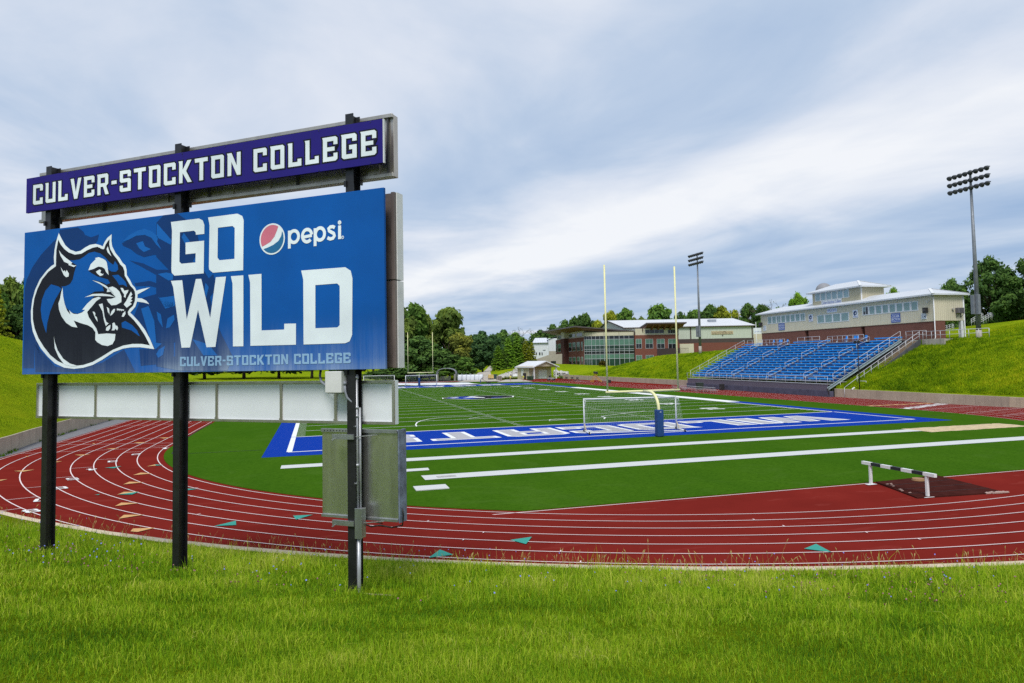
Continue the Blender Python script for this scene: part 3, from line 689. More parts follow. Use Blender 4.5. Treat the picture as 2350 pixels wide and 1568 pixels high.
for lp in ([(0,300),(130,370),(140,330),(60,240),(0,170)], [(10,640),(90,625),(150,640),(150,690),(110,700)], [(20,860),(170,840),(170,930),(80,960)], [(85,1140),(100,1050),(160,1015),(165,1060),(120,1130)], [(450,720),(480,760),(455,860),(440,800)], [(330,1240),(480,1290),(560,1390),(430,1390)], [(230,300),(250,260),(300,330),(340,430),(290,420)]): lay(gm, [lp], *E2, .0042, 1)
gm.build('faded_head', [PDARK, PMID], panel, recalc=False)
# --- emblem: snarling cat head
cat = MB()
lay(cat, [[(440,70),(470,130),(510,200),(560,245),(620,268),(670,258),(720,222),(770,195),(830,185),(880,198),(905,212),(925,165),(955,120),(1000,82),(997,150),(1005,210),(1040,280),(1085,335),(1115,385),(1145,410),(1158,460),(1160,515),(1190,560),(1220,620),(1245,645),(1260,680),(1320,662),(1405,645),(1345,680),(1274,718),(1272,758),(1320,762),(1365,785),(1398,822),(1340,805),(1268,795),(1250,850),(1215,890),(1195,912),(1225,940),(1290,1010),(1350,1090),(1400,1180),(1450,1298),(1380,1288),(1300,1278),(1200,1280),(1120,1292),(1020,1330),(900,1410),(800,1465),(700,1495),(600,1507),(500,1495),(400,1450),(320,1375),(250,1290),(200,1200),(165,1110),(148,1010),(145,900),(160,780),(190,670),(240,560),(310,470),(360,420),(392,400),(388,330),(395,250),(410,170)]], *E1, .0055, 0)
lay(cat, [[(436,140),(460,190),(500,240),(545,275),(610,298),(680,288),(740,252),(800,225),(850,215),(900,240),(920,240),(935,195),(960,155),(978,135),(975,190),(985,240),(1020,300),(1060,350),(1090,400),(1120,430),(1135,470),(1138,520),(1165,570),(1200,630),(1230,660),(1245,690),(1250,730),(1245,790),(1225,840),(1190,870),(1170,905),(1178,935),(1230,985),(1290,1060),(1350,1150),(1405,1258),(1320,1242),(1220,1242),(1120,1260),(1010,1305),(890,1380),(800,1432),(700,1465),(610,1474),(520,1465),(430,1425),(350,1360),(280,1270),(225,1180),(185,1080),(166,980),(166,870),(182,760),(215,660),(265,560),(330,480),(410,420),(412,340),(415,250)]], *E1, .0068, 1)
for lp in ([(530,355),(590,360),(660,350),(715,315),(760,280),(820,268),(880,285),(930,325),(975,375),(1018,408),(1036,365),(1065,410),(1070,455),(1045,480),(1000,478),(965,455),(958,500),(905,545),(960,560),(985,600),(945,615),(920,640),(920,685),(820,690),(745,735),(840,715),(760,800),(690,880),(720,890),(640,925),(570,910),(520,860),(490,780),(480,690),(483,645),(460,640),(520,630),(560,610),(590,560),(605,490),(630,410),(590,385)],
           [(360,612),(300,680),(262,780),(250,880),(262,980),(285,1060),(308,1130),(320,1020),(350,900),(400,780),(470,660),(440,636)], [(1005,518),(1070,510),(1110,545),(1150,590),(1165,640),(1120,615),(1080,620),(1050,570)], [(1105,1020),(1145,1000),(1220,1045),(1270,1100),(1300,1165),(1210,1100),(1110,1070)]): lay(cat, [lp], *E1, .0080, 2)
lay(cat, [[(755,470),(810,452),(860,425),(900,430),(935,450),(955,500),(905,545),(850,530),(790,495)]], *E1, .0088, 1)
lay(cat, [[(800,565),(900,590),(945,615),(1000,600),(1060,680),(1110,640),(1190,640),(1245,700),(1225,840),(1190,870),(1170,905),(1178,960),(1100,990),(1090,1130),(860,1140),(800,1030),(745,905),(790,850),(840,790),(890,755),(860,700),(920,685),(900,620)]], *E1, .0088, 1)
for lp in ([(443,250),(470,290),(520,335),(555,360),(585,385),(570,400),(600,412),(630,412),(600,430),(545,408),(548,395),(500,375),(460,310)], [(462,430),(490,475),(505,465),(515,485),(525,460),(550,500),(545,530),(520,538),(495,515),(475,470)],
           [(960,210),(948,240),(960,275),(1000,318),(980,270)], [(755,465),(780,400),(835,345),(825,335),(865,325),(915,345),(930,358),(925,345),(950,380),(958,430),(968,500),(970,515),(940,480),(930,450),(900,430),(860,425),(810,450)],
           [(835,478),(875,455),(890,465),(880,490),(905,505),(918,498),(910,515),(880,525),(850,500)], [(950,695),(960,650),(1010,635),(1050,655),(1085,690),(1105,740),(1105,800),(1050,830),(1000,835),(965,800),(950,768),(1000,765),(1045,748),(990,690)],
           [(795,568),(870,590),(940,625),(1000,680),(1040,728),(990,688),(940,650),(880,610)],
           [(482,645),(470,690),(455,770),(438,815),(445,880),(470,950),(520,1020),(580,1060),(640,1070),(600,995),(680,1025),(750,1045),(800,1075),(830,1120),(828,1200),(850,1225),(900,1255),(960,1265),(1010,1245),(1035,1200),(1042,1138),(950,1132),(860,1140),(840,1080),(800,1020),(760,960),(742,905),(790,850),(840,790),(890,755),(860,745),(800,765),(740,820),(690,882),(722,882),(690,910),(640,928),(600,925),(575,910),(552,885),(565,935),(530,890),(505,820),(488,740)],
           [(715,750),(800,715),(900,710),(980,722),(1038,746),(960,738),(880,736),(800,735)], [(1205,690),(1220,720),(1200,745),(1222,750),(1205,775),(1222,785),(1195,805),(1215,820),(1160,860),(1130,825),(1155,790),(1180,740)],
           [(1095,650),(1120,652),(1135,680),(1180,672),(1170,700),(1155,720),(1148,755),(1130,745),(1135,720),(1110,685)], [(1040,872),(1030,905),(1005,935),(985,945),(1000,900),(1020,875)], [(950,850),(975,870),(980,935),(960,900)],
           [(1055,868),(1135,880),(1125,895),(1110,885),(1105,898),(1090,882),(1080,895),(1070,880),(1060,895)], [(1145,895),(1148,925),(1130,955),(1108,955),(1120,920)], [(865,825),(905,815),(915,870),(925,950),(945,1010),(970,1025),(940,1055),(920,990),(905,900)],
           [(800,900),(820,905),(830,925),(825,945),(845,960),(855,1010),(830,975),(812,930)], [(990,1040),(985,1080),(965,1105),(940,1100),(945,1070),(970,1050)], [(1010,1025),(1030,1015),(1045,1050),(1060,1050),(1070,1075),(1060,1100),(1040,1080),(1030,1100),(1000,1100),(1010,1080)],
           [(390,1160),(400,1220),(430,1310),(490,1400),(560,1450),(640,1474),(580,1480),(500,1460),(440,1380),(400,1290)]): lay(cat, [lp], *E1, .0100, 0)
cat.build('head_emblem', [PWHT, PBLK, PBLUE], panel, recalc=False)
# --- GO WILD, drinks badge, small college line
gw = MB()
for loops in ([[(132,160),(390,128),(425,145),(440,185),(440,270),(362,278),(360,255),(345,240),(215,255),(210,525),(228,545),(358,533),(360,448),(267,458),(267,350),(438,332),(434,634),(165,655),(140,630),(136,600),(142,240)]],
              [[(475,118),(745,83),(790,105),(803,145),(798,605),(520,628),(485,600),(482,570),(488,190)], [(565,213),(562,490),(580,513),(718,500),(720,215),(700,197)]],
              [[(132,703),(236,697),(278,1058),(362,686),(412,684),(494,1045),(546,670),(640,663),(542,1312),(460,1315),(382,970),(308,1317),(230,1320),(152,760)]], [[(685,660),(800,652),(800,1306),(704,1308),(700,730)]],
              [[(846,648),(967,638),(968,1160),(1177,1152),(1177,1098),(1285,1096),(1285,1292),(865,1302),(862,720)]],
              [[(1333,608),(1740,577),(1790,610),(1806,680),(1803,1200),(1780,1260),(1740,1278),(1355,1290),(1352,690)], [(1464,742),(1464,1140),(1668,1132),(1688,1110),(1688,750),(1665,727)]]): lay(gw, loops, *E2, .0060)
gw.build('slogan_lettering', PWHT, panel, recalc=False)
bd = MB()
cu, cz = sg(360+1065/4.0196, 470+317/4.0196); e0 = sg(360+1180/4.0196, 470+300/4.0196); rr_ = (sg(360+1065/4.0196, 470+172/4.0196)[1]-sg(360+1065/4.0196, 470+461/4.0196)[1])/2
def circ(f, n=40, a0=0, a1=360): return [(f*math.cos(R(a0+(a1-a0)*i/n)), f*math.sin(R(a0+(a1-a0)*i/n))) for i in range(n+(a1-a0 < 360))]
def badge(lp, d, mi): bd.flat([lp], lambda a, bb: (cu+a*rr_, -d, cz+bb*rr_), mi)
badge(circ(1.0), .0060, 0)
badge(circ(.90, 24, 57, 209)+[(-.5,-.33),(-.12,-.17),(.2,.15),(.38,.5)], .0075, 1)
badge(circ(.90, 24, -139, 30)+[(.72,.15),(.5,-.16),(.1,-.38),(-.35,-.52)], .0075, 2)
bd.build('drinks_emblem', [PWHT, PINK, PTEAL], panel, recalc=False)
dw = MB()
def stroke(pts, wd, closed=False, n=0):
    q = [np.array(sg(360+x/4.0196, 470+y/4.0196)) for x, y in pts]; k = len(q); vs = []; fs = []
    for i, p_ in enumerate(q):
        d = (q[(i+1) % k]-q[i-1]) if closed else (q[min(i+1, k-1)]-q[max(i-1, 0)]); d = d/np.linalg.norm(d); m_ = np.array([-d[1], d[0]])*wd/2
        for s_ in (p_+m_, p_-m_): vs.append((s_[0], -stroke.d, s_[1]))
    for i in range(k if closed else k-1): j = (i+1) % k; fs.append((2*i, 2*i+1, 2*j+1, 2*j))
    stroke.d += .0003; dw.add(vs, fs)
stroke.d = .0060
def arc(cx, cy, rx, ry, a0, a1, n=20, tilt=0): return [(cx+rx*math.cos(R(a0+(a1-a0)*i/n)), cy-ry*math.sin(R(a0+(a1-a0)*i/n))+tilt*math.cos(R(a0+(a1-a0)*i/n))) for i in range(n+1)]
SW = .062
stroke([(1224,240),(1224,405)], SW); stroke(arc(1267,295,42,54,0,342,24,-4), SW, True)
stroke([(1352,300),(1432,284)], SW*.9); stroke(arc(1388,286,43,57,6,318,22,-4), SW)
stroke([(1462,218),(1462,383)], SW); stroke(arc(1507,271,42,56,0,342,24,-4), SW, True)
stroke([(1644,212),(1625,203),(1603,206),(1586,222),(1592,242),(1612,254),(1634,266),(1641,288),(1626,310),(1602,317),(1576,306)], SW)
stroke([(1688,192),(1688,318)], SW); stroke(arc(1688,165,7,9,0,330,12), .042, True); stroke(arc(1716,302,10,13,0,330,12), .010, True); stroke([(1712,308),(1712,296),(1719,298)], .008)
dw.build('drinks_lettering', PWHT, panel, recalc=False)
sc_ = MB(); a0, a1 = sg(414, 0)[0], sg(805.5, 0)[0]; zb0, zb1 = sg(600, 837.5)[1], sg(600, 814.5)[1]
a0 = sg(360+215/4.0196, 830)[0]; a1 = sg(360+1790/4.0196, 820)[0]
block_text(sc_, 'CULVER-STOCKTON COLLEGE', lambda a, bb: (a0+a, -.0062, zb0+(zb1-zb0)*bb), width=a1-a0)
sc_.build('college_lettering', PHAZE, panel, recalc=False)
# --- violet name board
b = MB(); b.box(.03, 9.135, 0, .05, 8.93, 9.70); nbp = b.build('name_board', PVIO, sign, bevel=.004)
b = MB(); b.box(9.1375, 9.152, .0, .05, 8.93, 9.70); b.build('board_edge', mat('edge_white', (.7, .72, .74), .5), sign)
nl = MB(); a0 = sg(76.6, 430)[0]; a1 = sg(864.5, 330)[0]
for d, gr, mi in ((.0030, .052, 1), (.0050, -.008, 0)):
    block_text(nl, 'CULVER-STOCKTON COLLEGE', lambda a, bb, d=d: (a0+a, -d, 9.085+.445*bb), width=a1-a0, gap=.16, mi=mi, grow=gr)
nl.build('board_lettering', [PWHT, PBLK], nbp, recalc=False)
SEAMV = mat('seam_violet', (.02, .02, .12), .5)
for i in range(9):
    for z in (8.955, 9.675): sw = MB(); sw.tube([(.25+i*1.08, .002, z), (.25+i*1.08, -.006, z)], .014, 8); sw.build('screw', SEAMV, nbp)
for i in range(1, 6): sw = MB(); sw.box(.03+i*1.52-.002, .03+i*1.52+.002, -.0016, .001, 8.931, 9.699); sw.build('board_seam', SEAMV, nbp)
# --- cabinets seen from behind
b = MB(); b.box(0, 9.14, .36, .50, 8.78, 9.89)
b.box(0, 9.14, .30, .36, 9.83, 9.90); b.box(0, 9.14, .30, .36, 8.77, 8.84)
hd = b.build('header_cabinet', ALUD, sign, bevel=.006)
for u in (1.98, 4.9, 7.05, 9.02): b = MB(); b.box(u, u+.035, .315, .359, 8.841, 9.829); b.build('cabinet_rib', mat('rib_dark', (.05, .05, .055), .5), hd)
for u in (1.25, 2.55, 3.6, 5.3, 6.2, 8.62): b = MB(); b.box(u, u+.24, .325, .3595, 8.845, 9.02); b.build('vent_cover', ALUD, hd, bevel=.006)
for z0_, z1_ in ((5.42, 6.92), (6.95, 8.47)): b = MB(); b.box(.05, 9.10, .31, .42, z0_, z1_); b.build('scoreboard_back', mat('back_brown_reflection', (.13, .10, .09), .45, .5, 1.5), sign)  # metal backs; the dark brown is a reflection painted into their colour
b = MB(); b.box(9.10, 9.17, .30, .56, 5.40, 6.925); b.box(9.10, 9.17, .30, .56, 6.945, 8.49); b.box(.0, 9.10, .421, .56, 5.40, 6.925); b.box(.0, 9.10, .421, .56, 6.945, 8.49)
b.build('scoreboard_case', mat('case_brown_reflection', (.15, .12, .11), .4, .5, 1.2, stretch=(1, 1, .3)), sign, bevel=.006)  # brown reflection put into the case colour, not mirrored
for z0_, z1_ in ((5.40, 6.925), (6.945, 8.49)): b = MB(); b.box(9.172, 9.190, .36, .56, z0_, z1_); b.build('case_side', mat('case_silver', (.70, .71, .72), .4, .12, 2), sign)
# --- long white lower cabinet with dividers
WPAN = mat('white_panel', (.72, .76, .80), .4, .06, 1.1, .1, bscale=5)
b = MB(); b.box(0, 9.12, .345, .46, 4.42, 5.185); lw_ = b.build('lower_cabinet', WPAN, sign, bevel=.004)
b = MB(); b.box(0, 9.12, .31, .345, 5.14, 5.187); b.box(0, 9.12, .31, .345, 4.418, 4.47); b.box(0, .045, .312, .345, 4.47, 5.14); b.box(9.075, 9.122, .312, .345, 4.47, 5.14)
b.build('cabinet_rim', ALU, lw_, bevel=.004)
for px in (219, 364, 497, 645, 770):
    u = sg(px, 920, -.33)[0]; b = MB(); b.box(u-.028, u+.028, .325, .3445, 4.471, 5.139); b.box(u-.04, u+.04, .318, .3248, 4.475, 4.50); b.box(u-.03, u+.03, .318, .3248, 5.105, 5.13)
    b.build('divider', ALUD, lw_)
# --- steel cabinet behind the right post
b = MB(); b.box(7.60, 9.17, .335, .56, 2.77, 4.31); bx = b.build('control_cabinet', SILVER, sign, bevel=.008)
for z0_, z1_ in ((4.27, 4.335), (2.76, 2.81)): b = MB(); b.box(7.60, 9.17, .30, .334, z0_, z1_); b.build('cabinet_flange', GALV, bx, bevel=.004)
b = MB(); b.box(9.173, 9.195, .34, .58, 2.74, 4.33); b.box(9.12, 9.172, .56, .60, 2.74, 4.33); b.build('cabinet_side', mat('side_blue_grey', (.13, .16, .22), .5, .6, 4, .2), bx)
for i in range(12): b = MB(); b.tube([(7.68+i*.065, .300, 4.30), (7.68+i*.065, .296, 4.30)], .012, 8); b.build('slot', mat('slot_dark', (.03, .03, .03), .8), bx)
for z, du in ((4.18, .0), (2.70, .12)):
    b = MB(); b.box(8.02, 8.46, .045, .088, z, z+.085); b.bar((8.40, .06, z+.04), (8.78+du, .30, z+.06), .012, .012); b.bar((8.1, .05, z+.02), (8.05, .0, z-.02), .02, .02)
    for i in range(5): b.tube([(8.07+i*.075, .0448, z+.042), (8.07+i*.075, .043, z+.042)], .016, 8)
    b.build('clamp_channel', GALV, sign, bevel=.004)
b = MB(); b.box(8.478, 8.60, .07, .21, 2.50, 3.0); b.box(8.47, 8.61, .06, .07, 2.49, 3.01); b.build('switch_box', GALV, sign, bevel=.01)
# --- junction box, conduits, cables
b = MB(); b.box(7.93, 8.27, -.02, .16, 4.985, 5.362); jb = b.build('junction_box', mat('box_white', (.62, .63, .62), .45, .06, 3), sign, bevel=.012)
b = MB(); b.tube([(8.2705, .08, 5.30), (8.274, .08, 5.30)], .014, 10); b.build('box_plug', mat('plug_dark', (.03, .03, .03), .6), jb); b = MB(); b.box(7.96, 8.25, .02, .12, 4.975, 4.984); b.build('box_plug', mat('plug_dark', (.03, .03, .03), .6), jb)
PIPE = mat('conduit_grey', (.40, .42, .45), .4, .15, 6, metal=.4)
b = MB(); b.tube([(8.468, .155, 5.30), (8.468, .155, 2.98)], .024, 10); b.tube([(8.50, .20, 4.72), (8.50, .20, 2.98)], .020, 10); b.tube([(8.50, .14, 2.5), (8.495, .14, 1.1)], .036, 12)
for z in (5.22, 4.70, 4.55, 3.70): b.tube([(8.468, .155, z), (8.468, .155, z+.05)], .033, 10)
for z in (3.42, 4.4): b.tube([(8.46, .13, z), (8.46, .09, z)], .02, 8)
b.build('conduit', PIPE, sign, smooth=True)
b = MB(); b.tube([(8.28, .07, 5.14), (8.29, .07, 5.0), (8.32, .08, 4.90), (8.38, .10, 4.84), (8.44, .12, 4.80), (8.45, .12, 4.70)], .020, 8); b.tube([(8.28, .07, 5.12), (8.28, .07, 5.18)], .03, 10); b.build('flexible_conduit', mat('flex_grey', (.22, .24, .28), .5), sign, smooth=True); b = MB()
b.tube([(7.62, .28, 5.40), (7.66, .20, 5.28), (7.75, .12, 5.18), (7.86, .08, 5.12), (7.93, .07, 5.11)], .022, 8)
b.build('flexible_conduit', mat('flex_grey', (.22, .24, .28), .5), sign, smooth=True)
b = MB(); b.tube([(8.58, .2, 2.72), (8.66, .28, 2.66), (8.8, .34, 2.68), (9.0, .4, 2.64), (9.18, .45, 2.68), (9.22, .42, 2.85), (9.2, .42, 2.98)], .014, 6); b.tube([(8.6, .2, 2.74), (8.7, .3, 2.74), (8.84, .36, 2.71)], .01, 6)
b.build('power_cable', mat('cable_black', (.012, .012, .012), .5), sign, smooth=True)
# ================================================================== GOALS ON THE FIELD
YEL = mat('goal_yellow', (.72, .70, .38), .45, .06, 3); PADB = mat('pad_blue', (.010, .050, .19), .55, .15, 4, .15, bscale=12)
gp_ = thing('goalpost', 'near pale yellow goalpost with blue padded base standing by the blue end zone', 'goalpost', (FW/2, 0, ZT), 0, 'football goalposts')
b = MB(); b.tube([(-2.95, 0, 3.05), (2.95, 0, 3.05)], .085, 14); b.build('crossbar', YEL, gp_, smooth=True)
for sx in (-2.82, 2.82):
    b = MB(); b.tube([(sx, 0, 3.0), (sx, 0, 12.2)], .062, 12); b.build('upright', YEL, gp_, smooth=True)
b = MB(); pts = [(0, -2.25, .1), (0, -2.25, 1.7)]
for i in range(10): a = R(90*i/9); pts.append((0, -2.25+1.25*(1-math.cos(a)), 1.8+1.25*math.sin(a)))
pts.append((0, -.06, 3.05)); b.tube(pts, .105, 14); b.build('gooseneck', YEL, gp_, smooth=True)
b = MB(); b.box(-.24, .24, -2.49, -2.01, .02, 1.86); pd_ = b.build('base_pad', PADB, gp_, bevel=.05)
b = MB(); b.box(-.06, .06, -2.4945, -2.4915, 1.68, 1.73); b.build('pad_mark', mat('pad_mark', (.5, .55, .65), .5), pd_)
g2 = copy_tree(gp_); g2.location = (FW/2, FL, ZT); g2.rotation_euler = (0, 0, math.pi)
g2['label'] = 'distant pale yellow goalpost with blue pad in front of the dark trees'
GW = mat('goal_white', (.70, .72, .74), .4, .06, 4); TYRE = mat('wheel_black', (.015, .015, .015), .7)
NETM = mat('net_white', (.60, .64, .58), .7)
def soccer_goal(loc, rz, label, net=True, scale=1.0):
    r = thing('soccer_goal', label, 'soccer goal', loc, rz, 'portable soccer goals'); hw, hh, dt, db = 3.55, 2.44, .75, 1.75
    b = MB(); b.tube([(-hw-.05, 0, hh), (hw+.05, 0, hh)], .055, 10); b.build('crossbar', GW, r, smooth=True)
    for sx in (-hw, hw):
        b = MB(); b.tube([(sx, 0, .05), (sx, 0, hh)], .055, 10); b.build('post', GW, r, smooth=True)
        b = MB(); b.tube([(sx, 0, .08), (sx, -db-.35, .08)], .05, 8); b.build('ground_bar', GW, r, smooth=True)
        b = MB(); b.tube([(sx, 0, hh-.06), (sx, -dt, hh-.12)], .022, 6); b.tube([(sx, -dt, hh-.12), (sx, 0, hh-.75)], .014, 6); b.build('net_arm', GW, r, smooth=True)
        for yy in (-.05, -db-.3):
            b = MB(); b.tube([(sx-.09, yy, .09), (sx-.02, yy, .09)], .10, 14); b.build('wheel', TYRE, r)
        b = MB(); b.bar((sx+.03, -.04, .55), (sx+.03, -.55, .10), .05, .02); b.build('warning_strap', mat('strap_tan', (.62, .45, .18), .6), r)
    b = MB(); b.tube([(-hw, -db, .08), (hw, -db, .08)], .03, 8); b.build('rear_bar', GW, r, smooth=True)
    if net:
        nb = MB(); nx, nz = 54, 20
        def NP(i, j, side=None):
            u = -hw+2*hw*i/nx; sag = .13*math.sin(math.pi*i/nx)
            if j <= 5: k = j/5; return (u, -dt*k, hh-.02-(.10+sag)*k)
            k = (j-5)/(nz-5); return (u, -dt-(db-dt)*k-.08*math.sin(math.pi*k), (hh-.12-sag)*(1-k)+.10*k)
        for i in range(0, nx+1): nb.tube([NP(i, j) for j in range(nz+1)], .0032, 3, caps=False)
        for j in range(1, nz+1): nb.tube([NP(i, j) for i in range(0, nx+1, 3)], .0032 if j != 5 else .011, 3, caps=False)
        for sx in (0, nx):
            for j in range(1, nz+1, 1):
                q = NP(sx, j); nb.tube([q, (q[0], 0, max(.1, q[2]+.05 if j < 6 else q[2]))], .0032, 3, caps=False)
            for k in (.25, .5, .75): nb.tube([(NP(sx, j)[0], NP(sx, j)[1]*k, NP(sx, j)[2]) for j in range(1, nz+1)], .0032, 3, caps=False)
        nb.build('net', NETM, r)
    return r
pl, pr = gp(1344, 991, ZT), gp(1550, 985, ZT); mid = (pl+pr)/2; ang = math.atan2(pr[1]-pl[1], pr[0]-pl[0])
soccer_goal((mid[0], mid[1], ZT), ang, 'white wheeled soccer goal with sagging net on the near blue end zone')
pl, pr = gp(928.5, 886.5, ZT), gp(1006, 885.5, ZT); mid = (pl+pr)/2
fg = soccer_goal((mid[0], mid[1], ZT), math.pi, 'distant white soccer goal standing around the far goalpost base', net=True)
pl, pr = gp(833, 887, ZT), gp(907.5, 885.8, ZT); mid = (pl+pr)/2
fg2 = copy_tree(fg); fg2.location = (mid[0], mid[1], ZT); fg2['label'] = 'distant white soccer goal partly hidden by the right sign post'
# steeplechase barrier and covered water jump
HW_, HB_ = mat('hurdle_white', (.72, .74, .75), .5, .08, 6), mat('hurdle_black', (.02, .022, .03), .5)
hp, hq = gp(1999, 1112, .02), gp(2129, 1141, .02)
hr_ = thing('steeplechase_barrier', 'black and white striped steeplechase barrier beam on two white legs', 'barrier', hp, 0)
dv = (hq-hp)[:2]; Ld = float(np.linalg.norm(dv)); dv = dv/Ld
zt = .86
b = MB()
cuts = np.linspace(-.42, Ld+.40, 8)
for i in range(7): b.bar((dv[0]*cuts[i], dv[1]*cuts[i], zt), (dv[0]*cuts[i+1], dv[1]*cuts[i+1], zt), .127, .127, 0 if i % 2 == 0 else 1)
b.build('beam', [HW_, HB_], hr_)
for k in (0, Ld):
    b = MB(); b.bar((dv[0]*k, dv[1]*k, .0), (dv[0]*k, dv[1]*k, zt-.064), .10, .10); b.box(dv[0]*k-.22, dv[0]*k+.22, dv[1]*k-.10, dv[1]*k+.10, 0, .018); b.build('leg', HW_, hr_, bevel=.006)
q = [gp(*a, .03) for a in ((2010,1107), (2105,1143), (2303,1130), (2150,1092))]
k = NT('mat_rubber', .9, .0); ob = k.tc.outputs['Object']
n = k.noise(ob, 2.0, 6, .7); n2 = k.noise(ob, 30, 4, .8)
c = k.ramp(n, ((.3, (.040, .012, .010)), (.7, (.070, .021, .018)))); k.base(k.mix(k.math('GREATER_THAN', n2, .76), c, (.35, .28, .24))); k.bump(n2, .8, .02); PITM = k.m
wj = thing('water_jump_cover', 'dark brown rubber cover over the water jump pit behind the barrier', 'pit cover', (q[0][0], q[0][1], 0), 0)
o = q[0]; U1, U2 = (q[3]-q[0])[:2], (q[1]-q[0])[:2]; U4 = (q[2]-q[0])[:2]
def wp(a, bb, z): # bilinear over the pit
    p_ = a*(1-bb)*U1+(1-a)*bb*U2+a*bb*U4; return (p_[0], p_[1], z)
b = MB(); b.add([wp(0,0,.055), wp(1,0,.055), wp(1,1,.055), wp(0,1,.055), wp(0,0,-.1), wp(1,0,-.1), wp(1,1,-.1), wp(0,1,-.1)], [(0,1,2,3), (0,1,5,4), (1,2,6,5), (2,3,7,6), (3,0,4,7)]); b.build('cover_mat', PITM, wj, bevel=.01)
b = MB()
for k_ in (.28, .55, .8): b.bar(wp(0, k_, .058), wp(1, k_, .058), .03, .008)
b.build('mat_seam', mat('seam_tar', (.02, .012, .012), .9), wj)
b = MB(); rr2 = random.Random(4)
for i in range(16):
    a = rr2.uniform(.75, 1.0); b.bar(wp(a, 1.0, .03), wp(a+rr2.uniform(.02, .07), 1.0+rr2.uniform(-.02, .03), .05), .08, .05)
for i in range(8): a = rr2.random()*.1; bb_ = rr2.random(); b.bar(wp(a, bb_, .055), wp(a+.03, bb_, .06), .05, .02)
b.build('broken_edge', mat('edge_rubble', (.42, .30, .26), .9), wj)
b = MB(); b.tube([(*(gp(2107, 1102.6, .06)-o)[:2], .06), (*(gp(2107, 1102.6, .06)-o)[:2], .15)], [.25, .23], 20)
db_ = b.build('drum_lid', mat('lid_tan', (.30, .17, .08), .7)); db_.location = (o[0], o[1], 0); tag(db_, 'round tan lid lying on the brown pit cover under the barrier beam', 'lid')

# ================================================================== BLUE BLEACHERS
BA = R(2.0); BD = np.array([math.sin(BA), math.cos(BA), 0]); BE = np.array([math.cos(BA), -math.sin(BA), 0])
BP = gp(1901, 911.3); BP = np.array([BP[0], BP[1], 0.0]); BRZ = R(-92)
bl = thing('bleachers', 'long blue seating stand with white aisle rails on a dark grey base', 'bleachers', BP, BRZ)
BSEAT = mat('seat_blue', (.004, .29, .80), .55, .12, 2.5, .0, spec=.5); BRIS = mat('riser_shaded_blue', (.002, .055, .22), .6, .2, 2)  # blue riser plates, with the shade under the seats painted into their blue
ALP = mat('plank_aluminium', (.44, .47, .50), .45, .12, 3, metal=.3); STW = mat('rail_white', (.54, .55, .59), .5, .06, 5); STG = mat('stringer_grey', (.26, .33, .36), .5, .25, 2)
SKIRT = siding('skirt_purple_grey', (.13, .12, .165), .3, .75); BCON = mat('base_dark_paint', (.075, .078, .125), .8, .25, 1.2, .2)
SEC = [(31.75, 36.6), (23.95, 30.45), (14.15, 22.65), (6.15, 12.85), (.3, 4.85)]; AIS = [31.1, 23.3, 13.5, 5.5]
LB = 36.9
BRK = []; REST = MB()
rowz = lambda i: 2.35+.379*i
rowt = lambda i: .95+.79*i
def nb_(s): return -s
for i in range(15):
    b = MB(); z = rowz(i)-.42
    b.box(-LB, 0, rowt(i)-.24, rowt(i)+.50, z-.04, z); b.build('foot_board', ALP, bl)
    b = MB(); b.box(-LB+.05, -.05, rowt(i)+.52, rowt(i)+.54, z-.03, z+.335)
    if i < 14: b.build('riser', BRIS, bl)
    for k, (s0, s1) in enumerate(SEC):
        if i >= 13 and k in (1, 3): continue
        b = MB(); b.box(-s1, -s0, rowt(i)-.17, rowt(i)+.17, rowz(i)-.15, rowz(i)); b.build('seat_plank', BSEAT, bl, bevel=.02)
    for (s0, s1) in SEC:
        kk = int((s1-s0)/2.0)+1
        for j in range(kk):
            s = s0+.35+(s1-s0-.7)*j/max(1, kk-1); b = MB() if len(BRK) < 100 else REST; b.box(-s-.02, -s+.02, rowt(i)-.16, rowt(i)+.08, z, rowz(i)-.151)
            if len(BRK) < 100: BRK.append(b.build('seat_bracket', ALP, bl))
REST.build('seat_bracket', ALP, bl)['kind'] = 'stuff'
b = MB(); b.box(-LB, .0, -.05, .66, 1.60, 1.66); b.build('front_walkway', ALP, bl)
b = MB(); b.box(-LB+.02, 0, -.0, .04, .80, 1.598); b.build('skirt', SKIRT, bl)
b = MB(); b.box(-LB-.3, .25, .045, .6, -.4, .74); b.box(-LB-.3, .02, -.05, .044, -.4, .795); b.build('concrete_base', BCON, bl, bevel=.02)
b = MB()
for u0, v0, u1, v1 in ((-.15, 1.05, 11.6, 7.15),):
    for yy in (.06, .20): pass
    b.bar((.10, u0, v0), (.10, u1, v1), .04, .36); b.bar((.15, u0+.1, v0+.22), (.15, u1+.1, v1+.22), .14, .03); b.bar((.15, u0, v0-.18), (.15, u1, v1-.18), .14, .03)
b.build('end_stringer', STG, bl)
b = MB(); b.bar((-.1, .1, -.2), (-.1, .1, 1.0), .25, .25); b.bar((.10, .25, .0), (.10, -.1, 1.1), .16, .2); b.build('stringer_foot', mat('foot_dark', (.05, .055, .06), .6), bl)
b = MB(); b.add([(.02, .66, .9), (.02, 12.3, 7.2), (.02, 12.3, -.3), (.02, .66, -.3)], [(0, 1, 2, 3)]); b.build('end_shade_sheet', mat('under_shade_dark', (.012, .012, .014), .9), bl)  # near-black sheet standing in for the shade beneath the stand
def rail(parent, pts, posts, r=.024, name='handrail', m=None, low=.48, drop=1.0):
    b = MB()
    b.tube(pts, r, 6)
    if low: b.tube([(x, y, z-low) for x, y, z in pts], r*.8, 6)
    for q in posts: b.tube([q, (q[0], q[1], q[2]-drop)], r, 6)
    return b.build(name, m or STW, parent, smooth=True)
N_ = 17
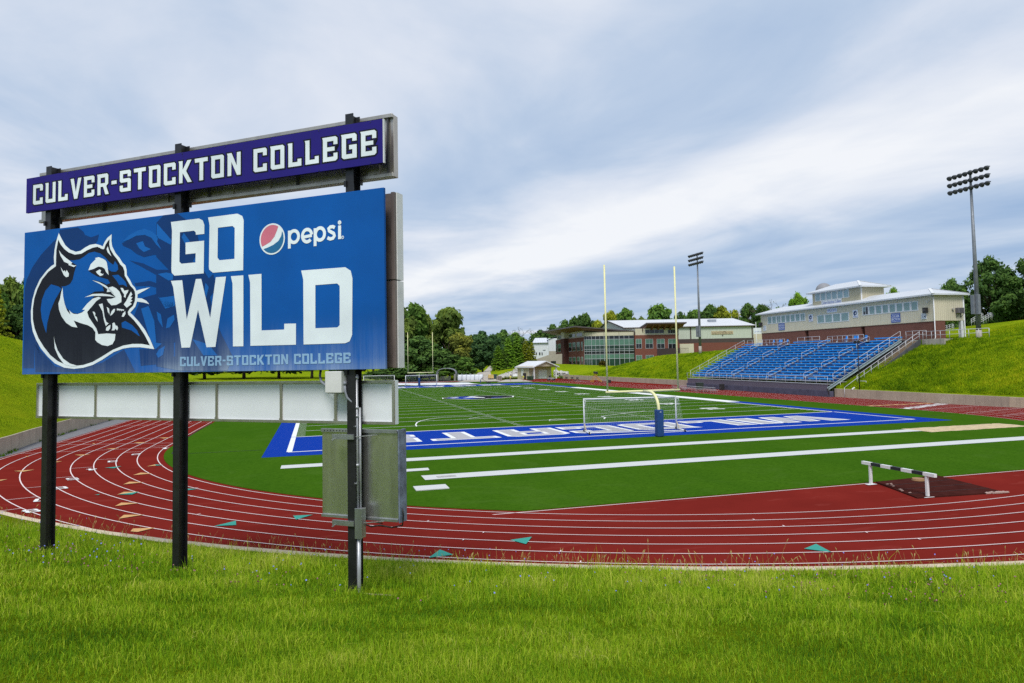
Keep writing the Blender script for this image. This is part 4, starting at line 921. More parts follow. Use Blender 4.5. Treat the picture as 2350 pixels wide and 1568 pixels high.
rail(bl, [(-LB-.02, .0, 2.62), (.0, .0, 2.62)], [(-LB*i/N_, .0, 2.62) for i in range(N_+1)], .022, 'front_rail', low=.55, drop=1.0)
fl = MB()
for s, a0_, a1_ in ((LB+.02, (.67, 2.99), (11.9, 8.41)), (-.02, (.81, 2.97), (11.6, 8.40))):
    P_ = [(-s, a0_[0]+(a1_[0]-a0_[0])*i/6, a0_[1]+(a1_[1]-a0_[1])*i/6) for i in range(7)]
    rail(bl, [P_[0], P_[-1]], P_, .026, 'end_rail', low=.55, drop=1.35)
b = MB()
for a in np.linspace(.7, 11.9, 40): z = 2.99+(a-.67)*.4827; b.tube([(-LB-.02, a, z), (-LB-.02, a, z-1.0)], .006, 3, caps=False)
b.build('mesh_infill', mat('mesh_grey', (.35, .37, .36), .6), bl)
for s in AIS:
    for i0_ in (0, 3.7, 7.4, 11.1):
        t0, t1 = rowt(i0_)-.35, rowt(i0_+2.2)+.15; z0, z1 = rowz(i0_)+.52, rowz(i0_+2.2)+.55
        b = MB()
        b.tube([(-s, t0, z0-1.0), (-s, t0, z0), (-s, t0+.12, z0+.12), (-s, t1-.1, z1), (-s, t1, z1-.1), (-s, t1, z1-.85)], .022, 6); b.tube([(-s, t0, z0-.42), (-s, t1, z1-.5)], .02, 6)
        b.build('aisle_rail', STW, bl, smooth=True)
for k in (1, 3):
    s0, s1 = SEC[k]; b = MB(); b.box(-s1-.4, -s0+.4, rowt(13)-.3, rowt(14)+.6, rowz(13)-.10, rowz(13)-.04); b.build('platform', ALP, bl)
    b = MB(); b.box(-s1-.3, -s0+.3, rowt(12)+.42, rowt(12)+.45, rowz(12)-.3, rowz(13)-.11); b.box(-s0+.3, -s0+.34, rowt(12)-.4, rowt(13), rowz(12)-.5, rowz(13)-.11); b.build('platform_skirt', BRIS, bl)
    zz = rowz(13)+.92; tt = rowt(12)+.5
    rail(bl, [(-s1-.4, tt, zz), (-s0+.35, tt, zz)], [(-s1-.4+(s1-s0+.75)*j/7, tt, zz) for j in range(8)], .022, 'platform_rail', low=.5, drop=1.0)
    for j, kk in enumerate((.35, .6, .68, .93)):
        s = s1-(s1-s0)*kk; b = MB(); b.box(-s-.22, -s+.22, rowt(13)+.55, rowt(13)+.85, rowz(13)+.42, rowz(13)+.50); b.box(-s-.22, -s+.22, rowt(13)+.83, rowt(13)+.87, rowz(13)+.50, rowz(13)+.85); b.box(-s-.2, -s-.16, rowt(13)+.6, rowt(13)+.64, rowz(13)-.04, rowz(13)+.42); b.box(-s+.16, -s+.2, rowt(13)+.6, rowt(13)+.64, rowz(13)-.04, rowz(13)+.42)
        b.build('platform_seat', BSEAT, bl, bevel=.02)
b = MB(); b.box(-LB, 0, 12.35, 14.9, 7.0, 7.15); b.build('top_walkway', ALP, bl)
for s0, s1 in ((36.8, 32.2), (22.4, 17.0), (-.02, -3.3)):
    zz = 8.35; rail(bl, [(-s0, 12.5, zz), (-s1, 12.5, zz)], [(-s0+(s0-s1)*j/3, 12.5, zz) for j in range(4)], .024, 'top_rail', low=.5, drop=1.25)
# concrete stairs up the hill at the near end of the stand
st = thing('staircase', 'concrete staircase climbing the hill beside the blue bleachers', 'stairs', BP, BRZ)
STEPM = concmat('step_concrete', (.34, .25, .17)); SIDEM = mat('stair_side_dark', (.075, .078, .09), .85, .3, 1.5, .2)
b = MB(); ns = 26
for i in range(ns):
    t0 = .9+i*.455; z1 = .27*(i+1); b.box(.42, 2.0, t0, t0+.475, z1-.55, z1)
b.build('steps', STEPM, st)
for x0 in (.30, 2.02):
    b = MB(); b.add([(x0, .9, -.3), (x0, .9, .35), (x0, 12.75, 7.3), (x0, 12.75, -.3), (x0+.12, .9, -.3), (x0+.12, .9, .35), (x0+.12, 12.75, 7.3), (x0+.12, 12.75, -.3)], [(0,1,2,3),(7,6,5,4),(0,4,5,1),(1,5,6,2),(2,6,7,3),(3,7,4,0)]); b.build('side_wall', SIDEM, st)
rail(st, [(2.08, .75, 1.25), (2.08, 3.0, 2.60)], [(2.08, .75, 1.25)], .03, 'handrail', low=0, drop=1.3)
P_ = [(2.08, 2.7+(12.6-2.7)*i/9, 2.75+(8.2-2.75)*i/9) for i in range(10)]
rail(st, [P_[0], P_[-1]], P_, .032, 'handrail', low=.5, drop=1.05)
rail(st, [(.36, 1.6, 1.9), (.36, 2.9, 1.9)], [(.36, 1.6, 1.9), (.36, 2.9, 1.9)], .03, 'handrail', low=.5, drop=1.2)
rail(st, [(2.4, 2.7, 2.05), (3.6, 2.7, 2.05)], [(2.4, 2.7, 2.05), (3.6, 2.7, 2.05)], .035, 'handrail', low=0, drop=.7)
b = MB(); b.box(2.15, 5.6, 12.9, 13.1, 5.6, 7.22); b.box(2.15, 5.0, 13.1, 14.95, 6.9, 7.2); b.build('landing', CONCG, st, bevel=.02)
P_ = [(2.2+i*1.35, 13.05, 8.22) for i in range(8)]
rail(st, [P_[0], P_[-1]], P_, .032, 'landing_rail', low=.5, drop=1.05)

# ================================================================== PRESS BOX
PQ = BP+BE*15.0
pb = thing('press_box', 'cream metal press box building with brick base and two tiered white roofs', 'press box', PQ, BRZ)
CREAM = siding('cream_siding', (.62, .57, .43), .32, .72); BRICK = brickmat('press_brick', (.175, .062, .045), (.20, .13, .11)); 
def roofmat(name, col, pitch=.5):
    k = NT(name, .42, .5); x, y, z = k.xyz(k.tc.outputs['Object']); f = k.math('FRACT', k.math('DIVIDE', x, pitch)); rb = k.math('LESS_THAN', f, .14)
    n = k.noise(k.scale(k.tc.outputs['Object'], (1.5, .2, .2)), .8, 5); c = k.ramp(n, ((.3, tuple(v*.9 for v in col)), (.7, col)))
    k.base(k.mix(rb, c, tuple(v*.66 for v in col))); k.bump(k.math('ABSOLUTE', k.math('SUBTRACT', f, .5)), .3, .03); return k.m
ROOFW = roofmat('white_metal_roof', (.60, .63, .67)); TRIM = mat('trim_white', (.66, .68, .70), .5, .06, 3); GLS = mat('blind_glass', (.20, .31, .30), .15, .15, 1.2, spec=.7); GLD = mat('dark_glass', (.015, .016, .02), .1, .3, 2, spec=.7); GLB = mat('sky_glass', (.27, .40, .45), .12, .12, 1.0, spec=.8)
def FP(px, py, y=0.0):
    q = onplane(px, py, PQ+BE*y, BE); return float((q-BP) @ BD), float(q[2])
sR, sL = -2.25, 36.05; zc0, zc1 = 9.66, 13.05
b = MB(); b.box(-sL, -sR, 0, 4.85, zc0, zc1); b.build('upper_wall', CREAM, pb)
gaps = [FP(1847, 770)[0], FP(1855, 770)[0], FP(1975.4, 757)[0], FP(1984, 757)[0]]
for a0_, a1_ in ((sR+.05, gaps[3]), (gaps[2], gaps[1]), (gaps[0], sL-.05)):
    b = MB(); b.box(-a1_, -a0_, .06, 1.75, 6.7, zc0-.003); b.build('brick_base', BRICK, pb)
b = MB()
b.box(-gaps[0]+.01, -gaps[1]-.01, 1.2, 1.3, 7.0, zc0-.01); b.box(-gaps[2]+.01, -gaps[3]-.01, 1.2, 1.3, 7.0, zc0-.01); b.build('passage_back', mat('passage_dark', (.02, .016, .016), .9), pb)
b = MB(); b.box(-sL, -sR-.0, -.015, 0, zc0-.06, zc0+.02); b.build('sill_trim', mat('cream_trim', (.50, .47, .36), .5), pb)
def hip(mb, s0, s1, y0, y1, z, rz_, ry, rs0, rs1, th=.2):
    vs = [(-s1, y0, z), (-s0, y0, z), (-s0, y1, z), (-s1, y1, z), (-rs1, ry, rz_), (-rs0, ry, rz_)]
    vs2 = [(-s1, y0, z-th), (-s0, y0, z-th), (-s0, y1, z-th), (-s1, y1, z-th)]
    mb.add(vs+vs2, [(0,1,5,4), (1,2,5), (2,3,4,5), (3,0,4), (6,7,1,0), (7,8,2,1), (8,9,3,2), (9,6,0,3), (9,8,7,6)])
b = MB(); hip(b, sR-.55, sL+.8, -.6, 5.4, 13.22, 14.25, 2.4, .65, 33.6); rf = b.build('lower_roof', ROOFW, pb)
b = MB(); b.bar((-(sR-.55), -.6, 13.24), (-.65, 2.4, 14.27), .34, .04); b.bar((-(sR-.55), 5.4, 13.24), (-.65, 2.4, 14.27), .34, .04); b.build('hip_flashing', TRIM, rf)
tS0, tS1 = 11.55, 22.45
b = MB(); b.box(-tS1, -tS0, .75, 5.0, 12.9, 15.66); b.build('tower_wall', siding('tower_siding', (.50, .455, .33), .32, .72), pb)
b = MB(); hip(b, tS0-.75, tS1+.75, .1, 5.7, 15.80, 16.95, 2.9, 14.4, 19.6); rf2 = b.build('tower_roof', ROOFW, pb)
b = MB(); b.bar((-(tS0-.75), .1, 15.83), (-14.4, 2.9, 16.98), .34, .04); b.bar((-(tS0-.75), 5.7, 15.83), (-14.4, 2.9, 16.98), .34, .04); b.build('hip_flashing', TRIM, rf2)
b = MB(); b.box(-tS0+.0, -tS0+.03, .78, .92, 13.4, 15.55); b.box(-tS0+.001, -tS0+.04, .92, 1.0, 13.35, 15.6); b.build('corner_trim', TRIM, pb)
def windows(tl, br, n, y, m, frac=.78, depth=.04, dark=None):
    s0, z1 = FP(*tl, y); s1, z0 = FP(*br, y); lo, hi = min(s0, s1), max(s0, s1); wd = (hi-lo)/n
    for i in range(n):
        c_ = hi-wd*(i+.5); hw = wd*frac/2
        b = MB(); zo = .10
        for a_ in ((c_-wd/2, c_-hw), (c_+hw, c_+wd/2)): b.box(-a_[1]+.002, -a_[0]-.002, y-depth, y-.002, z0-zo, z1+zo)
        b.box(-c_-hw, -c_+hw, y-depth, y-.002, z1, z1+zo); b.box(-c_-hw, -c_+hw, y-depth, y-.002, z0-zo, z0)
        wn = b.build('window', TRIM, pb)
        b = MB(); b.box(-c_-hw, -c_+hw, y-.018, y-.004, z0, z1); b.build('pane', m, wn)
        if dark is not None and i in dark:
            b = MB(); b.box(-c_-.03, -c_+.03, y-.036, y-.0185, z0, z1); b.build('mullion', TRIM, wn)
            if dark[i]: b = MB(); b.box(-c_+.03, -c_+hw, y-.024, y-.0185, z0, z1); b.box(-c_-hw, -c_-.03, y-.024, y-.0185, z0, z0+(z1-z0)*.42); b.build('dark_pane', GLD, wn)
windows((1761.5, 728.8), (1848.5, 735.0), 8, 0, GLS, .74, dark={2: 0, 7: 0})
windows((1875, 725.2), (1949.3, 735.2), 4, 0, GLS, .84)
windows((1979, 706.0), (2108, 710.8), 8, 0, GLS, .74, dark={0: 1})
windows((1870.5, 676.0), (1949.5, 681.2), 6, .75, GLB, .76)
# boards, speakers and fittings hung on the press box
SGW = mat('sign_white', (.66, .70, .76), .5, .05, 3); SGB = mat('sign_blue', (.035, .085, .33), .5, .1, 3); SGT = mat('sign_ink_blue', (.05, .09, .38), .5); NAVY = mat('sign_navy', (.012, .03, .085), .5)
def board(px0, px1, pyt, pyb, name, label, m, y=0.0, lines=(), ink=None, cat='sign', block=False, group=None):
    s1, za = FP(px0, pyt, y); s0, zb = FP(px1, pyb, y); c_ = (s0+s1)/2; q = BP+BD*c_+BE*(15+y)
    wd, ht = abs(s1-s0), abs(za-zb); zm = (za+zb)/2
    r = thing(name, label, cat, (q[0], q[1], zm), BRZ, group)
    b = MB(); b.box(-wd/2, wd/2, -.06, -.003, -ht/2, ht/2); b.build('board', m, r, bevel=.01)
    if lines:
        b = MB()
        for txt, fy, fw, fh in lines:
            if block: block_text(b, txt, lambda a, bb: (-wd*fw/2+a, -.064, ht*fy-ht*fh/2+bb*ht*fh), width=wd*fw)
            else: text_mesh(txt, ht*fh*1.35, lambda a, bb: (a, -.064, ht*fy+bb), b, width=wd*fw, bold=.006)
        b.build('lettering', ink, r, recalc=False)
    return r, wd, ht
board(1885.3, 1932.2, 690, 697.6, 'name_sign', 'long white sign with the college name below the tower windows', SGW, .75, [('Culver-Stockton College', .0, .94, .62)], SGT)
board(1898, 1921.6, 708.8, 716.2, 'team_sign', 'small white sign reading WILDCATS under the tower', SGW, 0, [('WILDCATS', 0, .9, .6)], SGT)
r_, wd, ht = board(2045, 2067, 720, 739.4, 'section_sign', 'large blue sign reading CULVER SECTION below the right windows', SGB, 0, [('CULVER', .15, .84, .26), ('SECTION', -.17, .9, .26)], SGW)
def bars(r_, wd, ht, m):
    b = MB(); b.box(-wd*.46, wd*.46, -.064, -.061, ht*.37, ht*.40); b.box(-wd*.46, wd*.46, -.064, -.061, -ht*.40, -ht*.37); b.build('border_bar', m, r_)
bars(r_, wd, ht, SGW)
r_, wd, ht = board(1786.8, 1801.3, 742.7, 757.6, 'section_sign', 'blue sign reading VISITORS SECTION below the left windows', SGB, 0, [('VISITORS', .15, .88, .24), ('SECTION', -.17, .88, .24)], SGW); bars(r_, wd, ht, SGW)
board(1751.8, 1758.8, 748, 758.8, 'number_sign', 'white sign with number 21 at the left corner of the press box', SGW, 0, [('SECTION', .38, .8, .1), ('21', -.1, .62, .5)], NAVY)
board(2115, 2127, 719.5, 732.0, 'number_sign', 'white sign with number 14 under the black loudspeaker', SGW, 0, [('SECTION', .38, .8, .1), ('14', -.1, .62, .5)], NAVY)
for px0, px1, t_, b_, lab in ((1855.9, 1866.4, 722, 737.4, 'white emblem sign between the left and middle window rows'), (1957.3, 1969.8, 711.8, 728.6, 'white emblem sign between the middle and right window rows')):
    r_, wd, ht = board(px0, px1, t_, b_, 'emblem_sign', lab, SGW, 0, [('WILDCATS', -.36, .85, .13)], SGT)
    b = MB(); sc2 = wd*.40
    def ef_(a, bb, d=.064): return (a*sc2, -d, ht*.08+bb*sc2)
    b.flat([[(-.45,.95),(-.3,.7),(0,.78),(.25,.7),(.4,.9),(.45,.6),(.75,.3),(.8,.05),(.6,-.05),(.95,-.55),(.5,-.5),(.1,-.85),(-.4,-.9),(-.8,-.6),(-.95,-.1),(-.8,.35),(-.5,.6)]], ef_, 0)
    b.flat([[(-.2,-.1),(.2,.2),(.55,.15),(.35,-.15),(.1,-.3),(.2,-.5),(-.1,-.45)]], lambda a, bb: ef_(a, bb, .067), 1); b.flat([[(-.6,.2),(-.75,-.2),(-.5,-.55),(-.5,-.1)]], lambda a, bb: ef_(a, bb, .067), 2)
    b.flat([[(-.2,.55),(.3,.55),(.5,.35),(.1,.3),(-.3,.1)]], lambda a, bb: ef_(a, bb, .067), 2)
    b.build('emblem', [NAVY, SGW, SGB], r_, recalc=False)
SPK = mat('speaker_black', (.018, .018, .02), .6)
def speaker(px, py, w_, h_, label, out_=.55):
    s, z = FP(px, py); q = BP+BD*s+BE*15; r = thing('loudspeaker', label, 'loudspeaker', (q[0], q[1], z), BRZ, 'loudspeakers on the press box')
    b = MB(); b.prism([(-w_/2, -.15), (w_/2, -.15), (w_*.38, -out_), (-w_*.38, -out_)], lambda a, bb, d: (a, bb, d), -h_/2, h_/2); b.build('cabinet', SPK, r, bevel=.02)
    b = MB(); b.tube([(0, -out_-.002, .0), (0, -out_-.02, .0)], w_*.28, 16); b.build('grille', mat('grille_grey', (.06, .06, .065), .5), r)
    b = MB(); b.box(-.05, .05, -.149, -.005, -.1, .1); b.build('wall_mount', SPK, r)
speaker(2127.5, 712.3, .62, .72, 'black loudspeaker on the right end of the press box front'); speaker(1748.5, 745, .62, .75, 'black loudspeaker on the left corner of the press box')
# south end wall fittings (end faces the viewer): local x = -sR plane
def EP(px, py):
    Q = BP+BD*sR; q = onplane(px, py, Q, BD); return float((q-BP) @ BE)-15.0, float(q[2])
y_, z_ = EP(2199, 713); q = BP+BD*(sR)+BE*(15+y_)
ac = thing('air_conditioner', 'dark window air conditioner on brackets in the cream end wall', 'air conditioner', (q[0], q[1], z_), BRZ)
b = MB(); b.box(.0, .55, -.5, .42, -.36, .36); b.build('case', mat('ac_grey', (.16, .15, .16), .6, .2, 3), ac, bevel=.02)
b = MB()
for i in range(8): b.box(.552, .562, -.38, .34, -.30+i*.08, -.27+i*.08)
b.build('louvre', SPK, ac)
for yy in (-.42, .34): b = MB(); b.bar((.0, yy, -.38), (.6, yy, -.38), .04, .04); b.bar((.0, yy, -.95), (.58, yy, -.40), .04, .04); b.bar((.02, yy, -.38), (.02, yy, -.95), .04, .04); b.build('bracket', SPK, ac)
b = MB(); b.tube([(.02, -.95, .18), (.2, -.95, .18)], .16, 10); b.bar((.01, -.95, -.25), (.01, -.95, .3), .1, .03); b.build('flood_lamp', mat('lamp_grey', (.4, .38, .34), .6), ac)
b = MB()
b.tube([(-sR+.05, -.05, 13.0), (-sR+.05, -.05, 7.5), (-sR+.12, -.2, 7.25)], .06, 8); b.tube([(-sR-.5, -.5, 13.05), (-sR-.2, -.3, 12.9), (-sR+.05, -.05, 12.7)], .05, 8); b.build('downspout', TRIM, pb, smooth=True)
b = MB(); b.tube([(-sR+.03, 4.83, 13.0), (-sR+.03, 4.83, 7.5), (-sR+.2, 4.9, 7.25)], .07, 8); b.build('downspout', TRIM, pb, smooth=True)
b = MB(); b.box(-sR-.42, -sR-.02, 4.3, 4.7, 6.8, zc0-.003); b.build('support_column', TRIM, pb, bevel=.02)
b = MB(); b.box(-sR+.002, -sR+.03, 4.70, 4.852, zc0, 13.03); b.build('corner_trim', TRIM, pb)
b = MB(); s, z = FP(2134, 690); b.tube([(-s, -.02, z), (-s, -.25, z-.05)], .06, 8); b.tube([(-s-.35, -.02, z-.15), (-s-.35, -.18, z-.2)], .09, 8); b.build('security_camera', TRIM, pb, smooth=True)

# ================================================================== FLOODLIGHT MASTS
MST = mat('mast_grey', (.20, .22, .25), .5, .2, 2, metal=.3); LMP = mat('lamp_dark', (.045, .05, .06), .45, .2, 3)
def mast(loc, top, label, first=None):
    if first:
        r = copy_tree(first); r.location = loc; r['label'] = label; return r
    r = thing('floodlight_mast', label, 'light pole', loc, 0, 'stadium floodlight masts')
    b = MB(); b.tube([(0, 0, 1.2), (0, 0, top)], [.29, .13], 14); b.build('pole', MST, r, smooth=True)
    b = MB(); b.tube([(0, 0, -.6), (0, 0, 1.2)], .33, 14); b.build('concrete_footing', CONCG, r, smooth=True)
    for (cx_, cy_), hz in (((-.50, .13), 1.2), ((-.24, -.30), 1.25)):
        b = MB(); b.box(cx_-.2, cx_+.2, cy_-.2, cy_+.2, 4.4-hz, 4.4+hz); b.build('control_box', MST, r, bevel=.02)
    for kz in range(3):
        z = top-.25-kz*.95
        b = MB(); b.bar((-.15, -2.75, z), (-.15, 2.75, z), .10, .10); b.bar((0, 0, z), (-.2, 0, z), .14, .14); b.build('crossarm', LMP, r)
        for i in range(8):
            y = -2.55+i*.73; b = MB(); ang_ = R(38); n_ = 14; prof_ = [(.05, .26), (.14, .22), (.21, .09), (.28, -.03), (.31, -.12), (.32, -.21)]
            vs = []; fs = []
            for (rad, d) in prof_:
                for k in range(n_):
                    th = 2*math.pi*k/n_; a_, c_ = rad*math.cos(th), rad*math.sin(th)
                    # lamp axis points to the field and down
                    ax_ = Vector((-math.cos(ang_), 0, -math.sin(ang_))); s_ = Vector((0, 1, 0)); u_ = ax_.cross(s_)
                    p_ = Vector((-.35, y, z-.12))-ax_*d+s_*a_+u_*c_; vs.append(p_)
            for j in range(len(prof_)-1):
                for k in range(n_): fs.append((j*n_+k, j*n_+(k+1) % n_, (j+1)*n_+(k+1) % n_, (j+1)*n_+k))
            fs.append(tuple(range(n_))); fs.append(tuple(range((len(prof_)-1)*n_, len(prof_)*n_)))
            b.add(vs, fs); b.build('floodlight', LMP, r, smooth=True)
    return r
m1 = mast((81, 20.5, 6.95), 21.4, 'tall grey floodlight mast with three rows of lamps right of the press box')
m2 = mast((81, 84.8, 6.55), 21.4, 'floodlight mast with three rows of lamps beyond the bleachers, near the brick hall', m1)
# slim work light in front of the stand
q = np.array([66.15, 0, 1.0]); pz = onplane(1973, 893, np.array([66.0, 0, 0]), np.array([1., 0, 0]))
wlp = thing('work_light', 'slim dark pole with two small lamps on the wall in front of the bleachers', 'light pole', (pz[0], pz[1], 1.06), 0)
b = MB(); b.tube([(0, 0, 0), (0, 0, 5.9)], [.06, .045], 8); b.build('pole', SPK, wlp, smooth=True)
b = MB(); b.bar((0, -.35, 5.9), (0, .35, 5.9), .05, .05); b.build('lamp_bar', SPK, wlp)
for y in (-.28, .28): b = MB(); b.box(-.22, -.02, y-.16, y+.16, 5.72, 6.05); b.build('lamp_head', SPK, wlp, bevel=.03)
b = MB(); b.tube([(0, 0, 0), (.25, .0, .1), (.55, .3, .12)], .10, 8); b.tube([(0, 0, 0), (-.1, 0, -.12)], .09, 8)
vp = b.build('drain_pipe', TRIM, smooth=True); pz = onplane(1957, 896, np.array([65.9, 0, 0]), np.array([1., 0, 0])); vp.location = (pz[0], pz[1], 1.14); tag(vp, 'short white drain pipe on the wall top beside the stairs', 'pipe')
# white stair rails on the upper hill
def slope_rail(p0, p1, label):
    r = thing('stair_rail', label, 'handrail', p0, 0, 'white stair rails on the hill'); v = np.array(p1)-np.array(p0)
    perp = np.array([-v[1], v[0], 0]); perp /= np.linalg.norm(perp)
    for off in (0, 1.3):
        b = MB(); o_ = perp*off
        for hz in (1.0, .7, .4): b.tube([(o_[0], o_[1], hz), (v[0]+o_[0], v[1]+o_[1], v[2]+hz), (v[0]*1.12+o_[0], v[1]*1.12+o_[1], v[2]+hz)], .028, 6)
        for k in (0, .25, .5, .75, 1.0, 1.12): kk = min(k, 1); b.tube([(v[0]*k+o_[0], v[1]*k+o_[1], v[2]*kk-.3), (v[0]*k+o_[0], v[1]*k+o_[1], v[2]*kk+1.0)], .03, 6)
        b.build('rail', STW, r, smooth=True)
    b = MB()
    for i in range(10): k = i/10; b.box(min(0, perp[0]*1.3)+v[0]*k-.1, max(0, perp[0]*1.3)+v[0]*(k+.1)+.1, min(0, perp[1]*1.3)+min(v[1]*k, v[1]*(k+.1))-.1, max(0, perp[1]*1.3)+max(v[1]*k, v[1]*(k+.1))+.1, v[2]*k-.8, v[2]*(k+.1)-.05)
    pass
a0_, a1_ = ax(2160, 766, 104), ax(2186, 755, 110); slope_rail(a0_, a1_+np.array([0, 0, -.2]), 'lower white stair rails seen under the press box end')
a0_, a1_ = ax(2251, 745, 112), ax(2274, 731, 118); slope_rail(a0_, a1_, 'upper white stair rails right of the tall floodlight mast')
# ================================================================== FAR BUILDINGS
RGT = np.array([math.cos(YAW), -math.sin(YAW), 0]); FWD = np.array([math.sin(YAW), math.cos(YAW), 0])
class Frame:
    """a building's own frame: x along its front, y into the building, z up"""
    def __init__(s, o, rz):
        s.o = np.array([o[0], o[1], 0.0]); s.rz = rz; s.x = np.array([math.cos(rz), math.sin(rz), 0]); s.y = np.array([-math.sin(rz), math.cos(rz), 0])
    def at(s, px, py, y=0.0):
        q = onplane(px, py, s.o+s.y*y, s.y); return float((q-s.o) @ s.x), float(q[2])
RBRICK = brickmat('hall_brick', (.20, .060, .042), (.19, .11, .09)); DBRICK = brickmat('pier_brick', (.095, .030, .028), (.10, .06, .055))
CRM = mat('cream_panel', (.52, .48, .38), .6, .06, 1.5); BRN = mat('brown_trim', (.055, .038, .034), .6, .15, 2); SOF = mat('timber_soffit', (.17, .075, .045), .6, .3, 1.5, stretch=(1, 6, 1)); ROOFD = mat('roof_edge_dark', (.085, .07, .075), .5, .15, 2)
GGRN = mat('green_glass', (.075, .17, .125), .12, .25, .25, spec=.7); GDRK = mat('black_glass', (.010, .011, .016), .1, .4, .3, spec=.6); GDKG = mat('deep_green_glass', (.016, .045, .034), .1, .6, .25, spec=.6); MULL = mat('mullion_grey', (.42, .45, .50), .45, .05, 3)
PALE = siding('pale_green_siding', (.48, .53, .46), .6, .86); BAND = siding('brown_siding', (.065, .048, .046), .6, .8)
D0 = 236.0; o = CAM+FWD*D0; RF = Frame(o, -YAW)
rc = thing('recreation_hall', 'brick and glass recreation hall with flared roofs and a wide white gym roof', 'building', RF.o, RF.rz)
def fbox(fr, parent, name, m, px0, px1, pyt, pyb, y0, y1, z0=None, pad=0.0, z1=None):
    x0, zt_ = fr.at(px0, pyt, y0); x1, zb_ = fr.at(px1, pyb, y0)
    b = MB(); b.box(min(x0, x1)-pad, max(x0, x1)+pad, y0, y1, zb_ if z0 is None else z0, zt_ if z1 is None else z1); return b.build(name, m, parent)
def fwin(fr, parent, px0, px1, pyt, pyb, y, rows, cols, fw=.10, name='window'):
    """window: frame with glazing bars, panes behind; rows are (fraction, material)"""
    x0, z1 = fr.at(px0, pyt, y); x1, z0 = fr.at(px1, pyb, y); b = MB()
    b.box(x0-fw, x0, y-.08, y-.003, z0-fw, z1+fw); b.box(x1, x1+fw, y-.08, y-.003, z0-fw, z1+fw); b.box(x0, x1, y-.08, y-.003, z1, z1+fw); b.box(x0, x1, y-.08, y-.003, z0-fw, z0)
    for i in range(1, cols): xx = x0+(x1-x0)*i/cols; b.box(xx-fw*.35, xx+fw*.35, y-.07, y-.03, z0, z1)
    zz = z1
    for i, (fr_, m_) in enumerate(rows[:-1]): zz -= (z1-z0)*fr_; b.box(x0, x1, y-.069, y-.029, zz-fw*.35, zz+fw*.35)
    wn = b.build(name, MULL, parent); zz = z1
    for fr_, m_ in rows:
        b = MB(); b.box(x0, x1, y-.028, y-.004, zz-(z1-z0)*fr_, zz); b.build('pane', m_, wn); zz -= (z1-z0)*fr_
    return wn
ZB = 1.2
# right wing
fbox(RF, rc, 'brick_wing', RBRICK, 1456.3, 1559, 769.6, 840, 0, 17.5, z0=ZB)
fbox(RF, rc, 'clerestory_wall', CRM, 1457.5, 1557, 748.5, 769.8, .25, 17, z1=15.6)
fbox(RF, rc, 'brown_corner', BRN, 1555.2, 1557.4, 749, 769.8, .10, .249, z1=16.2)
fbox(RF, rc, 'brown_corner', BRN, 1454.5, 1457.4, 761, 769.8, .0, .249); fbox(RF, rc, 'brown_corner', BRN, 1474, 1476.2, 748, 761, -.2, .24, z1=15.9)
for a in ((1480.8, 1523.5, 4), (1533, 1549.5, 3)): fwin(RF, rc, a[0], a[1], 757.2, 764.6, .25, [(1, GDRK)], a[2])
for a in ((1459.6, 1472.4), (1481.6, 1498.4), (1507.6, 1525), (1533.8, 1551)): fwin(RF, rc, a[0], a[1], 778.8, 799.2, 0, [(.5, GGRN), (.5, GDRK)], 2)
for a in ((1460.2, 1473.2), (1482.6, 1500)): fwin(RF, rc, a[0], a[1], 816, 836, 0, [(.5, GGRN), (.5, GDKG)], 2)
x0, z0 = RF.at(1483, 741, -4); x1, _ = RF.at(1576, 741, -4); zr = RF.at(1450, 759, 19)[1]
b = MB(); b.prism([(-4, z0), (19, zr), (19, zr-.35), (-4, z0-.42)], lambda a, bb, d: (d, a, bb), x0, x1); b.build('flared_roof', ROOFD, rc)
b = MB(); b.prism([(-3.6, z0-.52), (-.2, z0-1.5), (18.5, zr-1.1), (18.5, zr-.36), (-3.6, z0-.45)], lambda a, bb, d: (d, a, bb), x0+.5, x1-.5); b.build('soffit', SOF, rc)
for i in range(5):
    xx = x0+2.6+i*(x1-x0-4.0)/4.6; b = MB(); b.prism([(-3.2, z0-.60), (.2, z0-1.7), (.2, z0-2.35), (-.4, z0-2.3), (-3.2, z0-.95)], lambda a, bb, d: (d, a, bb), xx-.3, xx+.3); b.build('roof_beam', SOF, rc)
